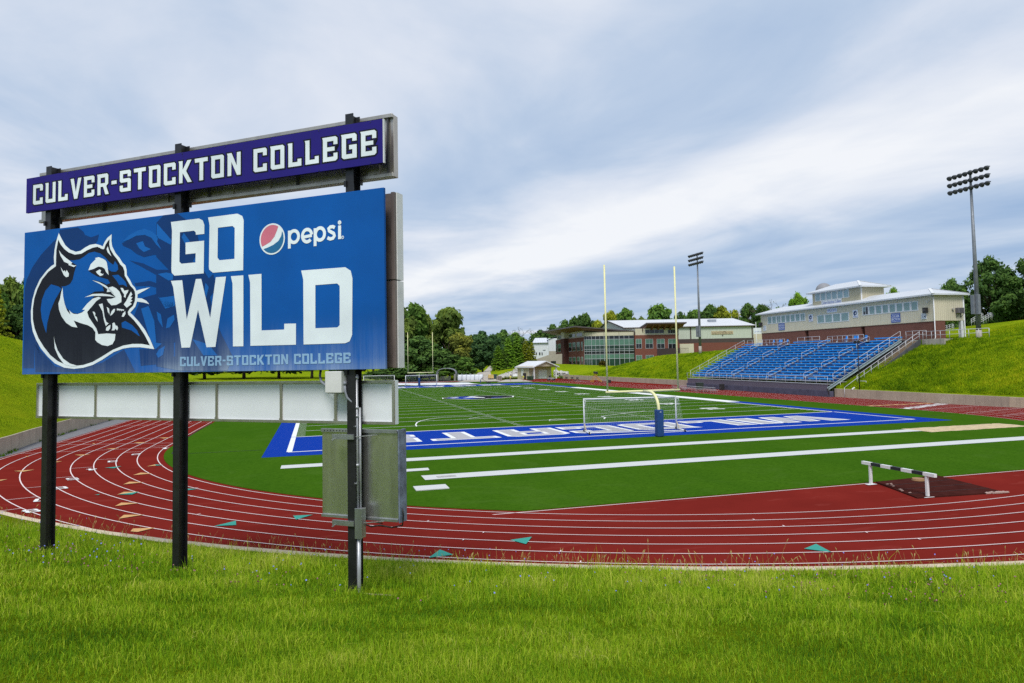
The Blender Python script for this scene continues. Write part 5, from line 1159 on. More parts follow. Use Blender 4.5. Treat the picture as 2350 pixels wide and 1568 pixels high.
# glazed middle, slightly faceted
bays = [1341, 1357.5, 1386.5, 1421.3, 1455.2]; yb = [1.6, .8, .3, .2, .6]
zf0, zf1 = RF.at(1400, 770.8, .3)[1], RF.at(1400, 762.0, .3)[1]
rowsP = [(771.2, 778.6, GDRK), (779.4, 792.6, GGRN), (792.8, 801.2, GDKG), (802.2, 805.6, GDKG), (806.6, 812.6, GDRK), (813.6, 823.2, GGRN), (823.4, 840.5, GDKG)]
zr_ = [(RF.at(1400, a, .3)[1], RF.at(1400, c_, .3)[1], m_) for a, c_, m_ in rowsP]
for i in range(4):
    xa, xb = RF.at(bays[i], 800, yb[i])[0], RF.at(bays[i+1], 800, yb[i+1])[0]; ya, ybb = yb[i], yb[i+1]
    fnp = lambda k, dy: (xa+(xb-xa)*k, ya+(ybb-ya)*k+dy)
    b = MB()
    def slab(mb, k0, k1, z0_, z1_, d0, d1, mi=0):
        p0, p1, p2, p3 = fnp(k0, d0), fnp(k1, d0), fnp(k1, d1), fnp(k0, d1)
        mb.add([(*p0, z0_), (*p1, z0_), (*p2, z0_), (*p3, z0_), (*p0, z1_), (*p1, z1_), (*p2, z1_), (*p3, z1_)], [(0,3,2,1),(4,5,6,7),(0,1,5,4),(1,2,6,5),(2,3,7,6),(3,0,4,7)], mi)
    slab(b, 0, 1, zf0, zf1, 0, 12); b.build('fascia_panel', CRM, rc)
    b = MB(); slab(b, 0, 1, zf1, zf1+.28, -.12, 12); slab(b, .0, .012 if i else .03, zf0, zf1, -.1, -.002); b.build('brown_trim', BRN, rc)
    b = MB(); slab(b, -.012, .012, 1.5, zf0-.003, -.35, .05)
    wn = b.build('pilaster', MULL, rc)
    b = MB(); nm = 3
    for k in range(nm+1): slab(b, max(.013, k/nm-.010), min(.987, k/nm+.010), 1.5, zf0-.004, -.12, -.04)
    for z1_, z0_, m_ in zr_[:-1]: slab(b, .013, .987, z0_-.07, z0_+.05, -.10, -.041)
    gl = b.build('window', MULL, rc)
    for z1_, z0_, m_ in zr_: b = MB(); slab(b, .013, .987, z0_-.06, z1_, -.035, -.004); b.build('pane', m_, gl)
    b = MB(); slab(b, 0, 1, 1.0, zf0, .0, 11.8); b.build('inner_wall', GDKG, rc)
# left wing: its long face runs away from the viewer
pA = ax(1340.5, 800, 238); pB = ax(1275.5, 800, 271); vv = (pA-pB)[:2]; LA = float(np.linalg.norm(vv)); LF = Frame(pB, math.atan2(vv[1], vv[0]))
lwg = bpy.data.objects.new('left_wing', None); C.objects.link(lwg); lwg.parent = rc
rcM = Matrix.Translation(Vector(tuple(RF.o))) @ Matrix.Rotation(RF.rz, 4, 'Z'); lwM = Matrix.Translation(Vector(tuple(LF.o))) @ Matrix.Rotation(LF.rz, 4, 'Z')
lwg.matrix_local = rcM.inverted() @ lwM
b = MB(); b.box(0, LA, 0, 14, ZB, 13.1); b.build('brick_wing', RBRICK, lwg)
b = MB(); b.box(.8, LA-.4, .3, 13.6, 13.1, 15.4); b.build('clerestory_wall', CRM, lwg)
xa, xb = LF.at(1296.2, 800)[0], LF.at(1304, 800)[0]; b = MB(); b.box(xa, xb, -1.6, .0, ZB, 13.2); b.build('brick_pier', DBRICK, lwg)
b = MB(); b.box(xa+.2, xb-.2, -1.4, .29, 13.2, 16.3); b.build('cream_pier', CRM, lwg)
for c_ in (1280.2, 1295.6): pass
for p0_, p1_, t_, bb_, n_ in ((1280.4, 1294.8, 768, 774.6, 5), (1306, 1320.4, 766, 773.0, 4), (1324, 1336.8, 764.4, 772, 4)): 
    x0_, x1_ = LF.at(p0_, 770, .3)[0], LF.at(p1_, 770, .3)[0]; b = MB(); b.box(x0_, x1_, .22, .297, 13.5, 14.75); wn = b.build('window', MULL, lwg); b = MB(); b.box(x0_+.12, x1_-.12, .19, .219, 13.6, 14.65); b.build('pane', GDKG, wn)
for p0_, p1_ in ((1276.4, 1278.6), (1281, 1286.6), (1288.5, 1293.6), (1305.8, 1311.4), (1314.4, 1320.6), (1324, 1330.2), (1333.9, 1337.2)):
    x0_, x1_ = LF.at(p0_, 790)[0], LF.at(p1_, 790)[0]
    for za, zb_ in ((8.5, 11.4),) if p0_ < 1300 else ((8.5, 11.4), (3.4, 6.1)):
        b = MB(); b.box(x0_-.15, x1_+.15, -.06, -.003, za-.15, zb_+.15); wn = b.build('window', MULL, lwg)
        b = MB(); b.box(x0_, x1_, -.09, -.061, (za+zb_)/2+.06, zb_); b.build('pane', GGRN, wn); b = MB(); b.box(x0_, x1_, -.09, -.061, za, (za+zb_)/2-.06); b.build('pane', GDRK, wn)
x0_, x1_ = LF.at(1282, 830)[0], LF.at(1294.4, 830)[0]; b = MB(); b.box(x0_, x1_, -.10, -.004, 3.0, 6.1)
dr_ = b.build('entrance_door', MULL, lwg); b = MB()
for i in range(4):
    xx0 = x0_+(x1_-x0_)*(i+.08)/4; xx1 = x0_+(x1_-x0_)*(i+.92)/4; b.box(xx0, xx1, -.13, -.101, 3.15, 5.2); b.box(xx0, xx1, -.13, -.101, 5.3, 6.0)
b.build('pane', GDKG, dr_)
b = MB(); b.prism([(-4.5, 16.9), (17, 15.0), (17, 14.6), (-4.5, 16.45)], lambda a, bb, d: (d, a, bb), -4, LA+3.5); b.build('flared_roof', ROOFD, lwg)
b = MB(); b.prism([(-4, 16.40), (-.3, 15.4), (16, 14.0), (16, 14.55), (-4, 16.43)], lambda a, bb, d: (d, a, bb), -3, LA+2.8); b.build('soffit', SOF, lwg)
# gym behind
yg = 18.0
xl, ze = RF.at(1432, 751.3, yg); xr = RF.at(1728.5, 751, yg)[0]
zp = RF.at(1560, 779, yg)[1]; zq = RF.at(1560, 788, yg)[1]; zrg = 20.9
b = MB(); b.add([(xl, yg, zp), (xr, yg, zp), (xr, yg, ze), (xl, yg, ze), (xl-4.5, yg+48, ZB), (xr, yg+48, ZB), (xr, yg+48, ze), (xl-4.5, yg+48, ze), (xl-2.4, yg+24, zrg-.3), (xr, yg+24, zrg-.3), (xl, yg, ZB), (xr, yg, ZB)],
      [(0,1,2,3), (10,4,7,8,3), (11,5,6,9,2), (4,5,6,7)]); b.build('gym_wall', PALE, rc)
b = MB(); b.box(xl, xr-.003, yg-.06, yg-.002, zq, zp+.05); b.build('gym_band', BAND, rc)
b = MB(); b.box(xl, xr-.005, yg-.10, yg-.063, ZB, zq); b.build('gym_brick', RBRICK, rc)
b = MB(); b.add([(xl-.5, yg-.7, ze-.05), (xr+.6, yg-.7, ze-.05), (xr+.4, yg+24, zrg), (xl-3, yg+24, zrg), (xl-5, yg+48.7, ze-.05), (xr+.6, yg+48.7, ze-.05)], [(0,1,2,3), (3,2,5,4)]); b.add([(xl-.5, yg-.7, ze-.45), (xr+.6, yg-.7, ze-.45), (xr+.6, yg-.7, ze-.051), (xl-.5, yg-.7, ze-.051)], [(0,1,2,3)])
b.build('gym_roof', roofmat('gym_roof_white', (.66, .68, .70), .9), rc)
b = MB(); b.bar((xl-.52, yg-.75, ze-.2), (xl-3.02, yg+24, zrg-.15), .2, .45); b.bar((xl-3.02, yg+24, zrg-.15), (xl-5.02, yg+48.7, ze-.2), .2, .45); b.box(xl-.5, xr+.6, yg-.78, yg-.703, ze-.50, ze-.2)
b.build('roof_edge', BRN, rc)
for px in (1585, 1726.5): x_ = RF.at(px, 770, yg)[0]; b = MB(); b.box(x_-.2, x_+.2, yg-.14, yg-.005, zp-.3, ze-.4); b.build('corner_trim', BRN, rc)
x_ = RF.at(1630, 738, yg+14)[0]; b = MB(); b.box(x_-1.2, x_+1.5, yg+11, yg+14, 18.0, 19.9); b.build('roof_unit', mat('unit_grey', (.25, .28, .33), .5), rc)
x0_, z1_ = RF.at(1632.3, 760.2, yg); x1_, z0_ = RF.at(1682.5, 767, yg); b = MB(); b.box(x0_, x1_, yg-.16, yg-.005, z0_, z1_); ns_ = b.build('name_board', mat('board_tan', (.50, .42, .27), .6), rc)
b = MB(); xm = (x0_+x1_)/2; text_mesh('RECREATION & WELLNESS CENTER', 1.0, lambda a, bb: (xm+a, yg-.165, z0_+(z1_-z0_)*.30+bb), b, width=(x1_-x0_)*.95, bold=.012); text_mesh('J.E. & L.E. MABEE', .55, lambda a, bb: (xm+a, yg-.165, z0_+(z1_-z0_)*.78+bb), b, width=(x1_-x0_)*.34, bold=.01)
for a_ in (.03, .70): b.box(x0_+(x1_-x0_)*a_, x0_+(x1_-x0_)*(a_+.27), yg-.168, yg-.163, z0_+(z1_-z0_)*.76, z0_+(z1_-z0_)*.80)
b.build('board_lettering', mat('ink_brown', (.05, .035, .03), .6), ns_, recalc=False)
x_ , z_ = RF.at(1658, 769.5, yg); b = MB(); b.box(x_-.15, x_+.15, yg-.3, yg-.005, z_-.2, z_+.2); b.build('wall_lamp', BRN, rc)
x0_, z1_ = RF.at(1560, 789.5, 14); x1_, _ = RF.at(1592, 789.5, 14); cw = MB(); cw.box(x0_, x1_, 14, 14.3, 2, z1_); cwo = cw.build('yard_screen', mat('screen_cream', (.55, .53, .42), .6, .05, 1), rc)
x0_, z1_ = RF.at(1508, 800, -6); x1_, z0_ = RF.at(1561, 812, -6); b = MB(); b.box(x0_, x1_, -6, -5.85, 2, z1_); b.build('terrace_screen', mat('screen_dark', (.035, .022, .024), .7), rc)
b = MB(); xx = RF.at(1562, 799, 8)[0]
for i in range(7): b.box(xx+i*.45, xx+i*.45+.06, 8, 8.06, 3.5, 8.7)
b.box(xx, xx+2.8, 8, 8.06, 8.6, 8.7); b.build('yard_fence', BRN, rc)
# white hall and concrete walls further left
o = CAM+FWD*292; HF = Frame(o, -YAW)
hl = thing('white_hall', 'white metal building half hidden behind the left end of the brick hall', 'building', HF.o, HF.rz)
WMET = siding('white_siding', (.66, .70, .76), .8, .93)
x0_, z1_ = HF.at(1225, 787, 0); x1_, z0_ = HF.at(1259, 819, 0); zr1 = HF.at(1245, 778, 14)[1]; x2_ = HF.at(1300, 800, 0)[0]
b = MB(); b.box(x0_, x1_, 0, 24, 2, z1_); b.box(x1_+.003, x2_, -1.2, 24, 2, zr1-.3); b.build('wall', WMET, hl)
b = MB(); b.add([(x0_-.6, -.8, z1_), (x1_, -.8, z1_), (x1_, 13, zr1+.4), (x0_+1, 13, zr1+.4), (x0_-.6, 25, z1_), (x1_, 25, z1_)], [(0,1,2,3), (3,2,5,4)]); b.add([(x1_-.4, -1.6, zr1-.9), (x2_, -1.6, zr1+2.4), (x2_, 25, zr1+2.4), (x1_-.4, 25, zr1-.9)], [(0,1,2,3)]); b.build('roof', roofmat('hall_roof', (.68, .71, .76), 1.0), hl)
for a in ((1229.5, 1232), (1237, 1240), (1243, 1245.2)): fwin(HF, hl, a[0], a[1], 809, 815, 0, [(1, GDRK)], 1, .08)
fwin(HF, hl, 1246, 1252, 803.3, 804.5, 0, [(1, GDRK)], 1, .05)
b = MB(); xq0, zq1 = HF.at(1259.5, 806, -1.2); xq1, zq0 = HF.at(1280, 820, -1.2); b.box(xq0, xq1, -1.35, -1.203, zq0, zq1); b.build('base_wall', CONCG, hl)
o = CAM+FWD*252; WF = Frame(o, -YAW); q = [WF.at(*a) for a in ((1216, 831), (1219, 829), (1258, 815), (1290, 812), (1290, 836), (1216, 836))]
b = MB(); b.prism(q, lambda a, bb, d: (a, d, bb), 0, .5); cwl = b.build('concrete_wall', CONCG); cwl.location = tuple(WF.o); cwl.rotation_euler = (0, 0, WF.rz); tag(cwl, 'sloping grey concrete wall between the shed roof and the brick hall', 'wall')
x0_, z1_ = WF.at(1264, 829); x1_, z0_ = WF.at(1276, 835); b = MB(); b.box(x0_, x1_, -.06, -.003, z0_-1, z1_); b.build('wall_opening', GDRK, cwl)
o = ax(1742, 780, 200); GF = Frame(o, -YAW-.42)
x0_, z1_ = GF.at(1729, 753, 0); x1_, z0_ = GF.at(1753, 766, 0); zz2 = GF.at(1740, 783, 0)[1]
fb = thing('far_building', 'pale building with white upper wall seen between the gym and the press box', 'building', GF.o, GF.rz)
b = MB(); b.box(x0_, x1_+5, 0, 8, zz2-6, z0_); b.build('lower_wall', mat('tan_wall', (.52, .47, .36), .7, .06, 1), fb)
b = MB(); b.box(x0_, x1_+5, .02, 8, z0_+.003, z1_); b.build('upper_wall', mat('white_wall', (.66, .70, .76), .6, .05, 1), fb)
b = MB()
for i in range(4): b.bar((x0_+.3+i*.75, -.02, z0_+.55+.1*(i % 2)), (x0_+.9+i*.75, -.02, z0_+.75-.1*(i % 2)), .03, .08)
b.build('painted_mark', SGT, fb)
# storage shed with porch
TH = R(33); so_ = gp(1226, 870.4); SF = Frame(so_, -YAW+TH)
sh = thing('storage_shed', 'tan metal storage shed with white roof and open porch', 'shed', (so_[0], so_[1], 0), SF.rz)
SHW = siding('shed_siding', (.50, .44, .33), .4, .80); SWD, SDP, SE_, SR_ = 8.0, 8.6, 3.55, 5.0
b = MB(); b.box(.0, SWD, 2.6, SDP, -.3, SE_); b.build('wall', SHW, sh)
b = MB(); b.prism([(-.5, SE_), (SWD+.6, SE_), (SWD/2, SR_)], lambda a, bb, d: (a, d, bb), .0, SDP); b.build('gable', SHW, sh)
b = MB()
for sx in (-1, 1):
    ex = -.7 if sx < 0 else SWD+.7; b.add([(ex, -.5, SE_-.1), (SWD/2, -.5, SR_+.15), (SWD/2, SDP+.5, SR_+.15), (ex, SDP+.5, SE_-.1), (ex, -.5, SE_-.35), (SWD/2, -.5, SR_-.12), (SWD/2, SDP+.5, SR_-.12), (ex, SDP+.5, SE_-.35)], [(0,1,2,3),(7,6,5,4),(0,4,5,1),(1,5,6,2),(2,6,7,3),(3,7,4,0)])
b.build('roof', roofmat('shed_roof', (.68, .70, .73), .8), sh)
for xx in (.1, SWD-.1): b = MB(); b.box(xx-.14, xx+.14, .0, .28, -.2, SE_-.003); b.build('porch_post', TRIM, sh)
b = MB(); b.box(3.3, 6.3, 2.5, 2.597, 0, 2.5); gd = b.build('garage_door', TRIM, sh)
b = MB()
for i in range(1, 5): b.box(3.3, 6.3, 2.49, 2.499, i*.5-.015, i*.5+.015)
b.build('panel_groove', MULL, gd)
b = MB(); b.box(1.2, 2.1, 2.5, 2.597, 0, 2.1); b.build('door', TRIM, sh)
b = MB(); b.box(-.08, -.003, 5.4, 6.5, .9, 3.0); b.build('side_door', TRIM, sh)
b = MB(); b.box(-.003, .2, 2.6, 2.75, -.2, SE_); b.build('corner_trim', TRIM, sh)

# ================================================================== SMALL THINGS BEYOND THE FIELD AND AT THE TRACKSIDE
def on_ground(px, py, z=0.0): return gp(px, py, z)
SACK = mat('sack_white', (.62, .66, .72), .8, .12, 2.5, .5, bscale=6)
lab = ['leftmost of the big white sacks by the far fence', 'second big white sack from the cage structure', 'third big white sack of the row by the fence', 'fourth big white sack of the row, left of the worker', 'fifth big white sack, next to the end of the row', 'rightmost big white sack behind the stooping worker']
for i in range(6):
    q = on_ground(1056+i*9.6, 874.2-(i*.15)); r = thing('bulk_sack', lab[i], 'sack', (q[0], q[1], 0), -YAW+.1*((i*7) % 5-2), 'white bulk sacks beside the far track')
    b = MB(); n_ = 16; pr_ = [(.0, 0), (.50, .02), (.58, .25), (.60, .8), (.58, 1.35), (.50, 1.62), (.0, 1.70)]
    vs = []; fs = []
    for rd, z in pr_:
        for k in range(n_): th = 2*math.pi*k/n_; sq = 1/max(abs(math.cos(th)), abs(math.sin(th)))**.75; vs.append((rd*sq*math.cos(th), rd*sq*math.sin(th), z))
    for j in range(len(pr_)-1):
        for k in range(n_): fs.append((j*n_+k, j*n_+(k+1) % n_, (j+1)*n_+(k+1) % n_, (j+1)*n_+k))
    b.add(vs, fs); b.build('bag', SACK, r, smooth=True)
    for sx in (-.45, .45): b = MB(); b.tube([(sx, -.4, 1.5), (sx, -.35, 1.85), (sx, .35, 1.85), (sx, .4, 1.5)], .04, 6); b.build('lifting_loop', SACK, r)
# people
SKIN = mat('skin', (.42, .24, .17), .6, .1, 5); HIVIS = mat('hi_vis_yellow', (.62, .72, .03), .6, .08, 6); SHORT = mat('khaki_cloth', (.24, .19, .13), .8, .1, 6); JEAN = mat('blue_cloth', (.02, .07, .22), .8, .12, 6); HAIRM = mat('hair_dark', (.03, .02, .015), .7); GREYC = mat('grey_cloth', (.36, .38, .42), .8, .1, 6)
def skin_obj(name, verts, edges, radii, m, parent, root=0, sub=1):
    me = bpy.data.meshes.new(name); me.from_pydata(verts, edges, []); me.materials.append(m); o_ = bpy.data.objects.new(name, me); C.objects.link(o_); o_.parent = parent
    md = o_.modifiers.new('skin', 'SKIN'); md.use_smooth_shade = True
    for i, rd in enumerate(radii): me.skin_vertices[0].data[i].radius = (rd, rd) if isinstance(rd, (int, float)) else rd
    me.skin_vertices[0].data[root].use_root = True
    if sub: s_ = o_.modifiers.new('sub', 'SUBSURF'); s_.levels = sub; s_.render_levels = sub
    return o_
def person(px, py, label, top, legs, stoop=0.0, turn=0.0, stride=.18):
    q = on_ground(px, py); r = thing('person', label, 'person', (q[0], q[1], 0), -YAW+turn)
    hp_ = (0, 0, .95); ch = (stoop*.35, 0, 1.32-stoop*.10); nk = (stoop*.55, 0, 1.50-stoop*.22); hd_ = (stoop*.68, 0, 1.64-stoop*.26); ht = (stoop*.72, 0, 1.74-stoop*.28)
    V = [hp_, ch, nk, hd_, ht]; E_ = [(0,1), (1,2), (2,3), (3,4)]; RR = [(.15, .11), (.17, .11), .06, .095, .075]
    for sx, st_ in ((-1, stride), (1, -stride)):
        k = len(V); V += [(.0, sx*.10, .90), (st_*.5, sx*.11, .50), (st_*.9-.03, sx*.11, .10), (st_*.9+.12, sx*.12, .04)]; E_ += [(0,k), (k,k+1), (k+1,k+2), (k+2,k+3)]; RR += [.095, .065, .045, .04]
        k = len(V); V += [(ch[0]+.02, sx*.21, ch[2]+.08), (ch[0]+.05+stoop*.1-st_*.3, sx*.26, ch[2]-.20), (ch[0]+.22+stoop*.1-st_*.2, sx*.22, ch[2]-.38), (ch[0]+.29+stoop*.1-st_*.2, sx*.21, ch[2]-.44)]; E_ += [(1,k), (k,k+1), (k+1,k+2), (k+2,k+3)]; RR += [.06, .045, .035, .04]
    skin_obj('body', V, E_, RR, SKIN, r)
    Vs = [(hp_[0], 0, .93), (hp_[0]*.5+ch[0]*.5, 0, 1.12), ch, (ch[0]+(nk[0]-ch[0])*.6, 0, ch[2]+.1)]; Es = [(0,1), (1,2), (2,3)]; Rs = [(.17, .13), (.175, .13), (.19, .13), .10]
    for sx, st_ in ((-1, stride), (1, -stride)):
        k = len(Vs); Vs += [(ch[0]+.02, sx*.21, ch[2]+.08), (ch[0]+.05+stoop*.1-st_*.2, sx*.25, ch[2]-.12)]; Es += [(2,k), (k,k+1)]; Rs += [.08, .065]
    skin_obj('shirt', Vs, Es, Rs, top, r)
    Vt = [(0, 0, .98), (0, 0, .88)]; Et = [(0,1)]; Rt = [(.16, .125), (.16, .13)]
    long_ = legs is JEAN
    for sx, st_ in ((-1, stride), (1, -stride)):
        k = len(Vt); Vt += [(.0, sx*.10, .84), (st_*.5, sx*.11, .50)]; Et += [(1,k), (k,k+1)]; Rt += [.11, .085]
        if long_: Vt += [(st_*.9-.03, sx*.11, .12)]; Et += [(k+1,k+2)]; Rt += [.07]
    skin_obj('trousers', Vt, Et, Rt, legs, r, root=0)
    b = MB(); b.tube([(hd_[0]-.03, 0, hd_[2]+.02), (hd_[0]-.025, 0, hd_[2]+.10), (hd_[0]-.01, 0, hd_[2]+.15)], [.10, .105, .06], 12); b.build('hair', HAIRM, r, smooth=True)
    b = MB(); b.tube([(hd_[0]+.09, 0, hd_[2]-.01), (hd_[0]+.12, 0, hd_[2]-.03)], [.02, .012], 6); b.build('nose', SKIN, r, smooth=True)
    return r
person(1171.5, 876, 'person in yellow vest and dark shorts standing on the far track', HIVIS, SHORT, turn=1.8)
person(1201.5, 876, 'person in bright yellow shirt walking near the shed', HIVIS, SHORT, turn=2.6, stride=.26)
person(1103, 880.2, 'person in blue trousers stooping over a cart by the sacks', GREYC, JEAN, stoop=.9, turn=-.1, stride=.1)
q = on_ground(1117, 879.6); ct = thing('hand_cart', 'dark low hand cart pushed by the stooping worker', 'cart', (q[0], q[1], 0), -YAW)
b = MB(); b.bar((-1.0, .2, .85), (.5, .2, .2), .05, .05); b.bar((-1.0, -.2, .85), (.5, -.2, .2), .05, .05); b.build('handle', SPK, ct); b = MB(); b.prism([(-.1, .12), (1.2, .12), (1.0, .3), (0, .42)], lambda a, bb, d: (a, d, bb), -.35, .35); b.build('tray', SPK, ct)
for sx in (-.4, .4): b = MB(); b.tube([(.4, sx-.04, .16), (.4, sx+.04, .16)], .16, 12); b.build('wheel', TYRE, ct)
# bins, tank, pallets
def bin_(px, py, w_, d_, h_, m, name, label, grp=None):
    q = on_ground(px, py); r = thing(name, label, 'bin', (q[0], q[1], 0), -YAW+.2, grp)
    b = MB(); b.add([(-w_*.42, -d_*.42, .08), (w_*.42, -d_*.42, .08), (w_*.42, d_*.42, .08), (-w_*.42, d_*.42, .08), (-w_/2, -d_/2, h_), (w_/2, -d_/2, h_), (w_/2, d_/2, h_), (-w_/2, d_/2, h_)], [(0,3,2,1),(4,5,6,7),(0,1,5,4),(1,2,6,5),(2,3,7,6),(3,0,4,7)]); b.build('body', m, r, bevel=.03)
    b = MB(); b.box(-w_*.53, w_*.53, -d_*.53, d_*.53, h_+.003, h_+.08); b.build('lid', m, r, bevel=.03)
    for sx in (-.38, .38): b = MB(); b.tube([(w_*sx-.03, d_*.4, .1), (w_*sx+.03, d_*.4, .1)], .1, 10); b.build('wheel', TYRE, r)
BLK = mat('bin_black', (.02, .02, .022), .6); GRNB = mat('bin_green', (.02, .05, .025), .6, .2, 4)
bin_(1204, 871.4, .85, .85, 1.75, BLK, 'tall_bin', 'tall black bin against the side of the shed')
bin_(1213.5, 873, .9, .8, 1.05, GRNB, 'green_bin', 'low dark green bin left of the other by the shed corner', 'green bins at the shed'); bin_(1220.5, 873, .95, .8, 1.05, GRNB, 'green_bin', 'low dark green bin right of the other by the shed corner', 'green bins at the shed')
q = on_ground(1184.5, 868.5); r = thing('gas_tank', 'small white gas tank lying left of the shed', 'tank', (q[0], q[1], 0), -YAW)
b = MB(); b.tube([(-1.1, 0, .7), (-.9, 0, .7), (.9, 0, .7), (1.1, 0, .7)], [.25, .5, .5, .25], 16); b.build('vessel', TRIM, r, smooth=True)
for sx in (-.6, .6): b = MB(); b.box(sx-.08, sx+.08, -.3, .3, 0, .3); b.build('saddle', CONCG, r)
def pallet_load(px, py, w_, d_, h_, m, label, wrap=None):
    q = on_ground(px, py); r = thing('loaded_pallet', label, 'pallet', (q[0], q[1], 0), -YAW+.15); rr_ = random.Random(int(px))
    b = MB()
    for zz in (0, .12): 
        for i in range(4): b.box(-w_/2+i*w_/4+.03, -w_/2+(i+1)*w_/4-.03, -d_/2, d_/2, zz, zz+.03)
    for yy in (-d_/2, -.05, d_/2-.1): b.box(-w_/2, w_/2, yy, yy+.1, .031, .119)
    b.build('pallet', mat('pallet_wood', (.25, .20, .15), .8, .2, 3), r)
    b = MB(); nl = max(2, int(h_/.25))
    for j in range(nl):
        for i in range(3): x0_ = -w_/2+i*w_/3+.02; b.box(x0_+rr_.uniform(0, .04), x0_+w_/3-.05, -d_/2+rr_.uniform(0, .06), d_/2, .153+j*h_/nl, .15+(j+.92)*h_/nl)
    b.build('load', m, r, bevel=.03)
    if wrap: b = MB(); b.prism([(-w_*.52, .6), (w_*.52, .5), (w_*.5, h_+.3), (-w_*.45, h_+.42)], lambda a, bb, d: (a, d, bb), -d_*.54, d_*.54); b.build('cover', wrap, r, bevel=.05)
pallet_load(1126.5, 872.4, 1.5, 1.3, 1.2, mat('bags_grey', (.22, .19, .16), .8, .3, 3), 'pallet of bags under a yellow and white cover right of the sacks', mat('cover_yellow', (.55, .40, .15), .7, .3, 1.2))
pallet_load(1145.5, 873.4, 1.5, 1.3, 1.1, mat('stone_grey', (.24, .21, .18), .9, .3, 3), 'pallet stacked with grey stone blocks near the rubble slope')
q = on_ground(1136.5, 871); r = thing('covered_stack', 'dark green cover over a stack between the two pallets', 'stack', (q[0], q[1], 0), -YAW)
b = MB(); b.prism([(-.5, 0), (.5, 0), (.55, 1.2), (.7, 1.5), (-.6, 1.5), (-.5, 1.1)], lambda a, bb, d: (a, d, bb), -.5, .5); b.build('cover', mat('cover_green', (.018, .045, .045), .7, .3, 2), r, bevel=.08)
# orange plant, cage, fence
q = ax(1078, 861, 208); r = thing('track_loader', 'small orange machine standing on the dirt behind the sacks', 'machine', (q[0], q[1], ground_z(q[0], q[1])), -YAW)
ORG = mat('machine_orange', (.50, .20, .03), .5, .25, 2)
b = MB(); b.prism([(-1.1, .45), (1.0, .45), (1.1, 1.0), (.3, 1.25), (-.2, 1.6), (-1.0, 1.5)], lambda a, bb, d: (a, d, bb), -.5, .5); b.build('hull', ORG, r, bevel=.04); b = MB(); b.bar((.2, .6, 1.0), (1.6, .6, .5), .12, .2); b.bar((.2, -.6, 1.0), (1.6, -.6, .5), .12, .2); b.build('arm', ORG, r); b = MB(); b.prism([(1.4, .1), (2.1, .1), (1.9, .7), (1.5, .8)], lambda a, bb, d: (a, d, bb), -.8, .8); b.build('bucket', mat('bucket_brown', (.16, .10, .06), .7), r)
for sx in (-.75, .75): b = MB(); b.prism([(-1.1, .05), (1.0, .05), (1.2, .3), (.9, .55), (-1.0, .55), (-1.25, .3)], lambda a, bb, d: (a, d, bb), sx-.18, sx+.18); b.build('track', TYRE, r)
q = on_ground(1024, 874.5); r = thing('hoop_frame', 'grey metal hoop frame shelter standing before the dark trees', 'frame', (q[0], q[1], 0), -YAW)
for k in range(5):
    b = MB(); y = k*1.1; xs = 2.75-.0*k; pts = [(-xs, y, 0), (-xs, y, 1.9)]+[(-xs*math.cos(R(a_)), y, 1.9+1.65*math.sin(R(a_))**.7) for a_ in range(15, 180, 15)]+[(xs, y, 1.9), (xs, y, 0)]; b.tube(pts, .07 if k else .10, 6); b.build('hoop', MST, r, smooth=True)
b = MB()
for a_ in range(0, 181, 20): b.tube([(-2.75*math.cos(R(a_)), 0, 1.9+1.65*math.sin(R(a_))**.7), (-2.75*math.cos(R(a_)), 4.4, 1.9+1.65*math.sin(R(a_))**.7)], .05, 5)
b.build('purlin', MST, r)
b = MB(); b.box(-2.7, -2.2, -.05, .1, 0, 1.9); b.box(2.2, 2.7, -.05, .1, 0, 1.9); b.build('side_panel', mat('mesh_panel', (.20, .20, .17), .7, .3, 6), r)
fx = [on_ground(px, 873.5) for px in range(836, 1056, 22)]
fe = thing('chain_link_fence', 'grey chain link fence along the far edge of the track', 'fence', (0, 0, 0), 0)
k = NT('chain_link', .6); tr_ = k.t.nodes.new('ShaderNodeBsdfTransparent'); mx_ = k.t.nodes.new('ShaderNodeMixShader'); xx_, yy_, zz_ = k.xyz(k.tc.outputs['Object'])
f1 = k.math('FRACT', k.math('MULTIPLY', k.math('ADD', xx_, zz_), 9.0)); f2 = k.math('FRACT', k.math('MULTIPLY', k.math('SUBTRACT', xx_, zz_), 9.0)); wire = k.math('MAXIMUM', k.math('LESS_THAN', f1, .16), k.math('LESS_THAN', f2, .16))
k.b.inputs['Base Color'].default_value = (.32, .33, .32, 1); k.link(wire, mx_.inputs[0]); k.link(tr_.outputs[0], mx_.inputs[1]); k.link(k.b.outputs[0], mx_.inputs[2]); k.link(mx_.outputs[0], k.t.nodes['Material Output'].inputs['Surface'])
for q in fx: b = MB(); b.tube([(q[0], q[1], 0), (q[0], q[1], 1.25)], .04, 6); b.build('post', MST, fe)
b = MB(); b.tube([(q[0], q[1], 1.22) for q in fx], .03, 6); b.build('top_rail', MST, fe)
b = MB(); b.add([(q[0], q[1], zz) for q in fx for zz in (.05, 1.2)], [(2*i, 2*i+2, 2*i+3, 2*i+1) for i in range(len(fx)-1)]); b.build('mesh', k.m, fe)
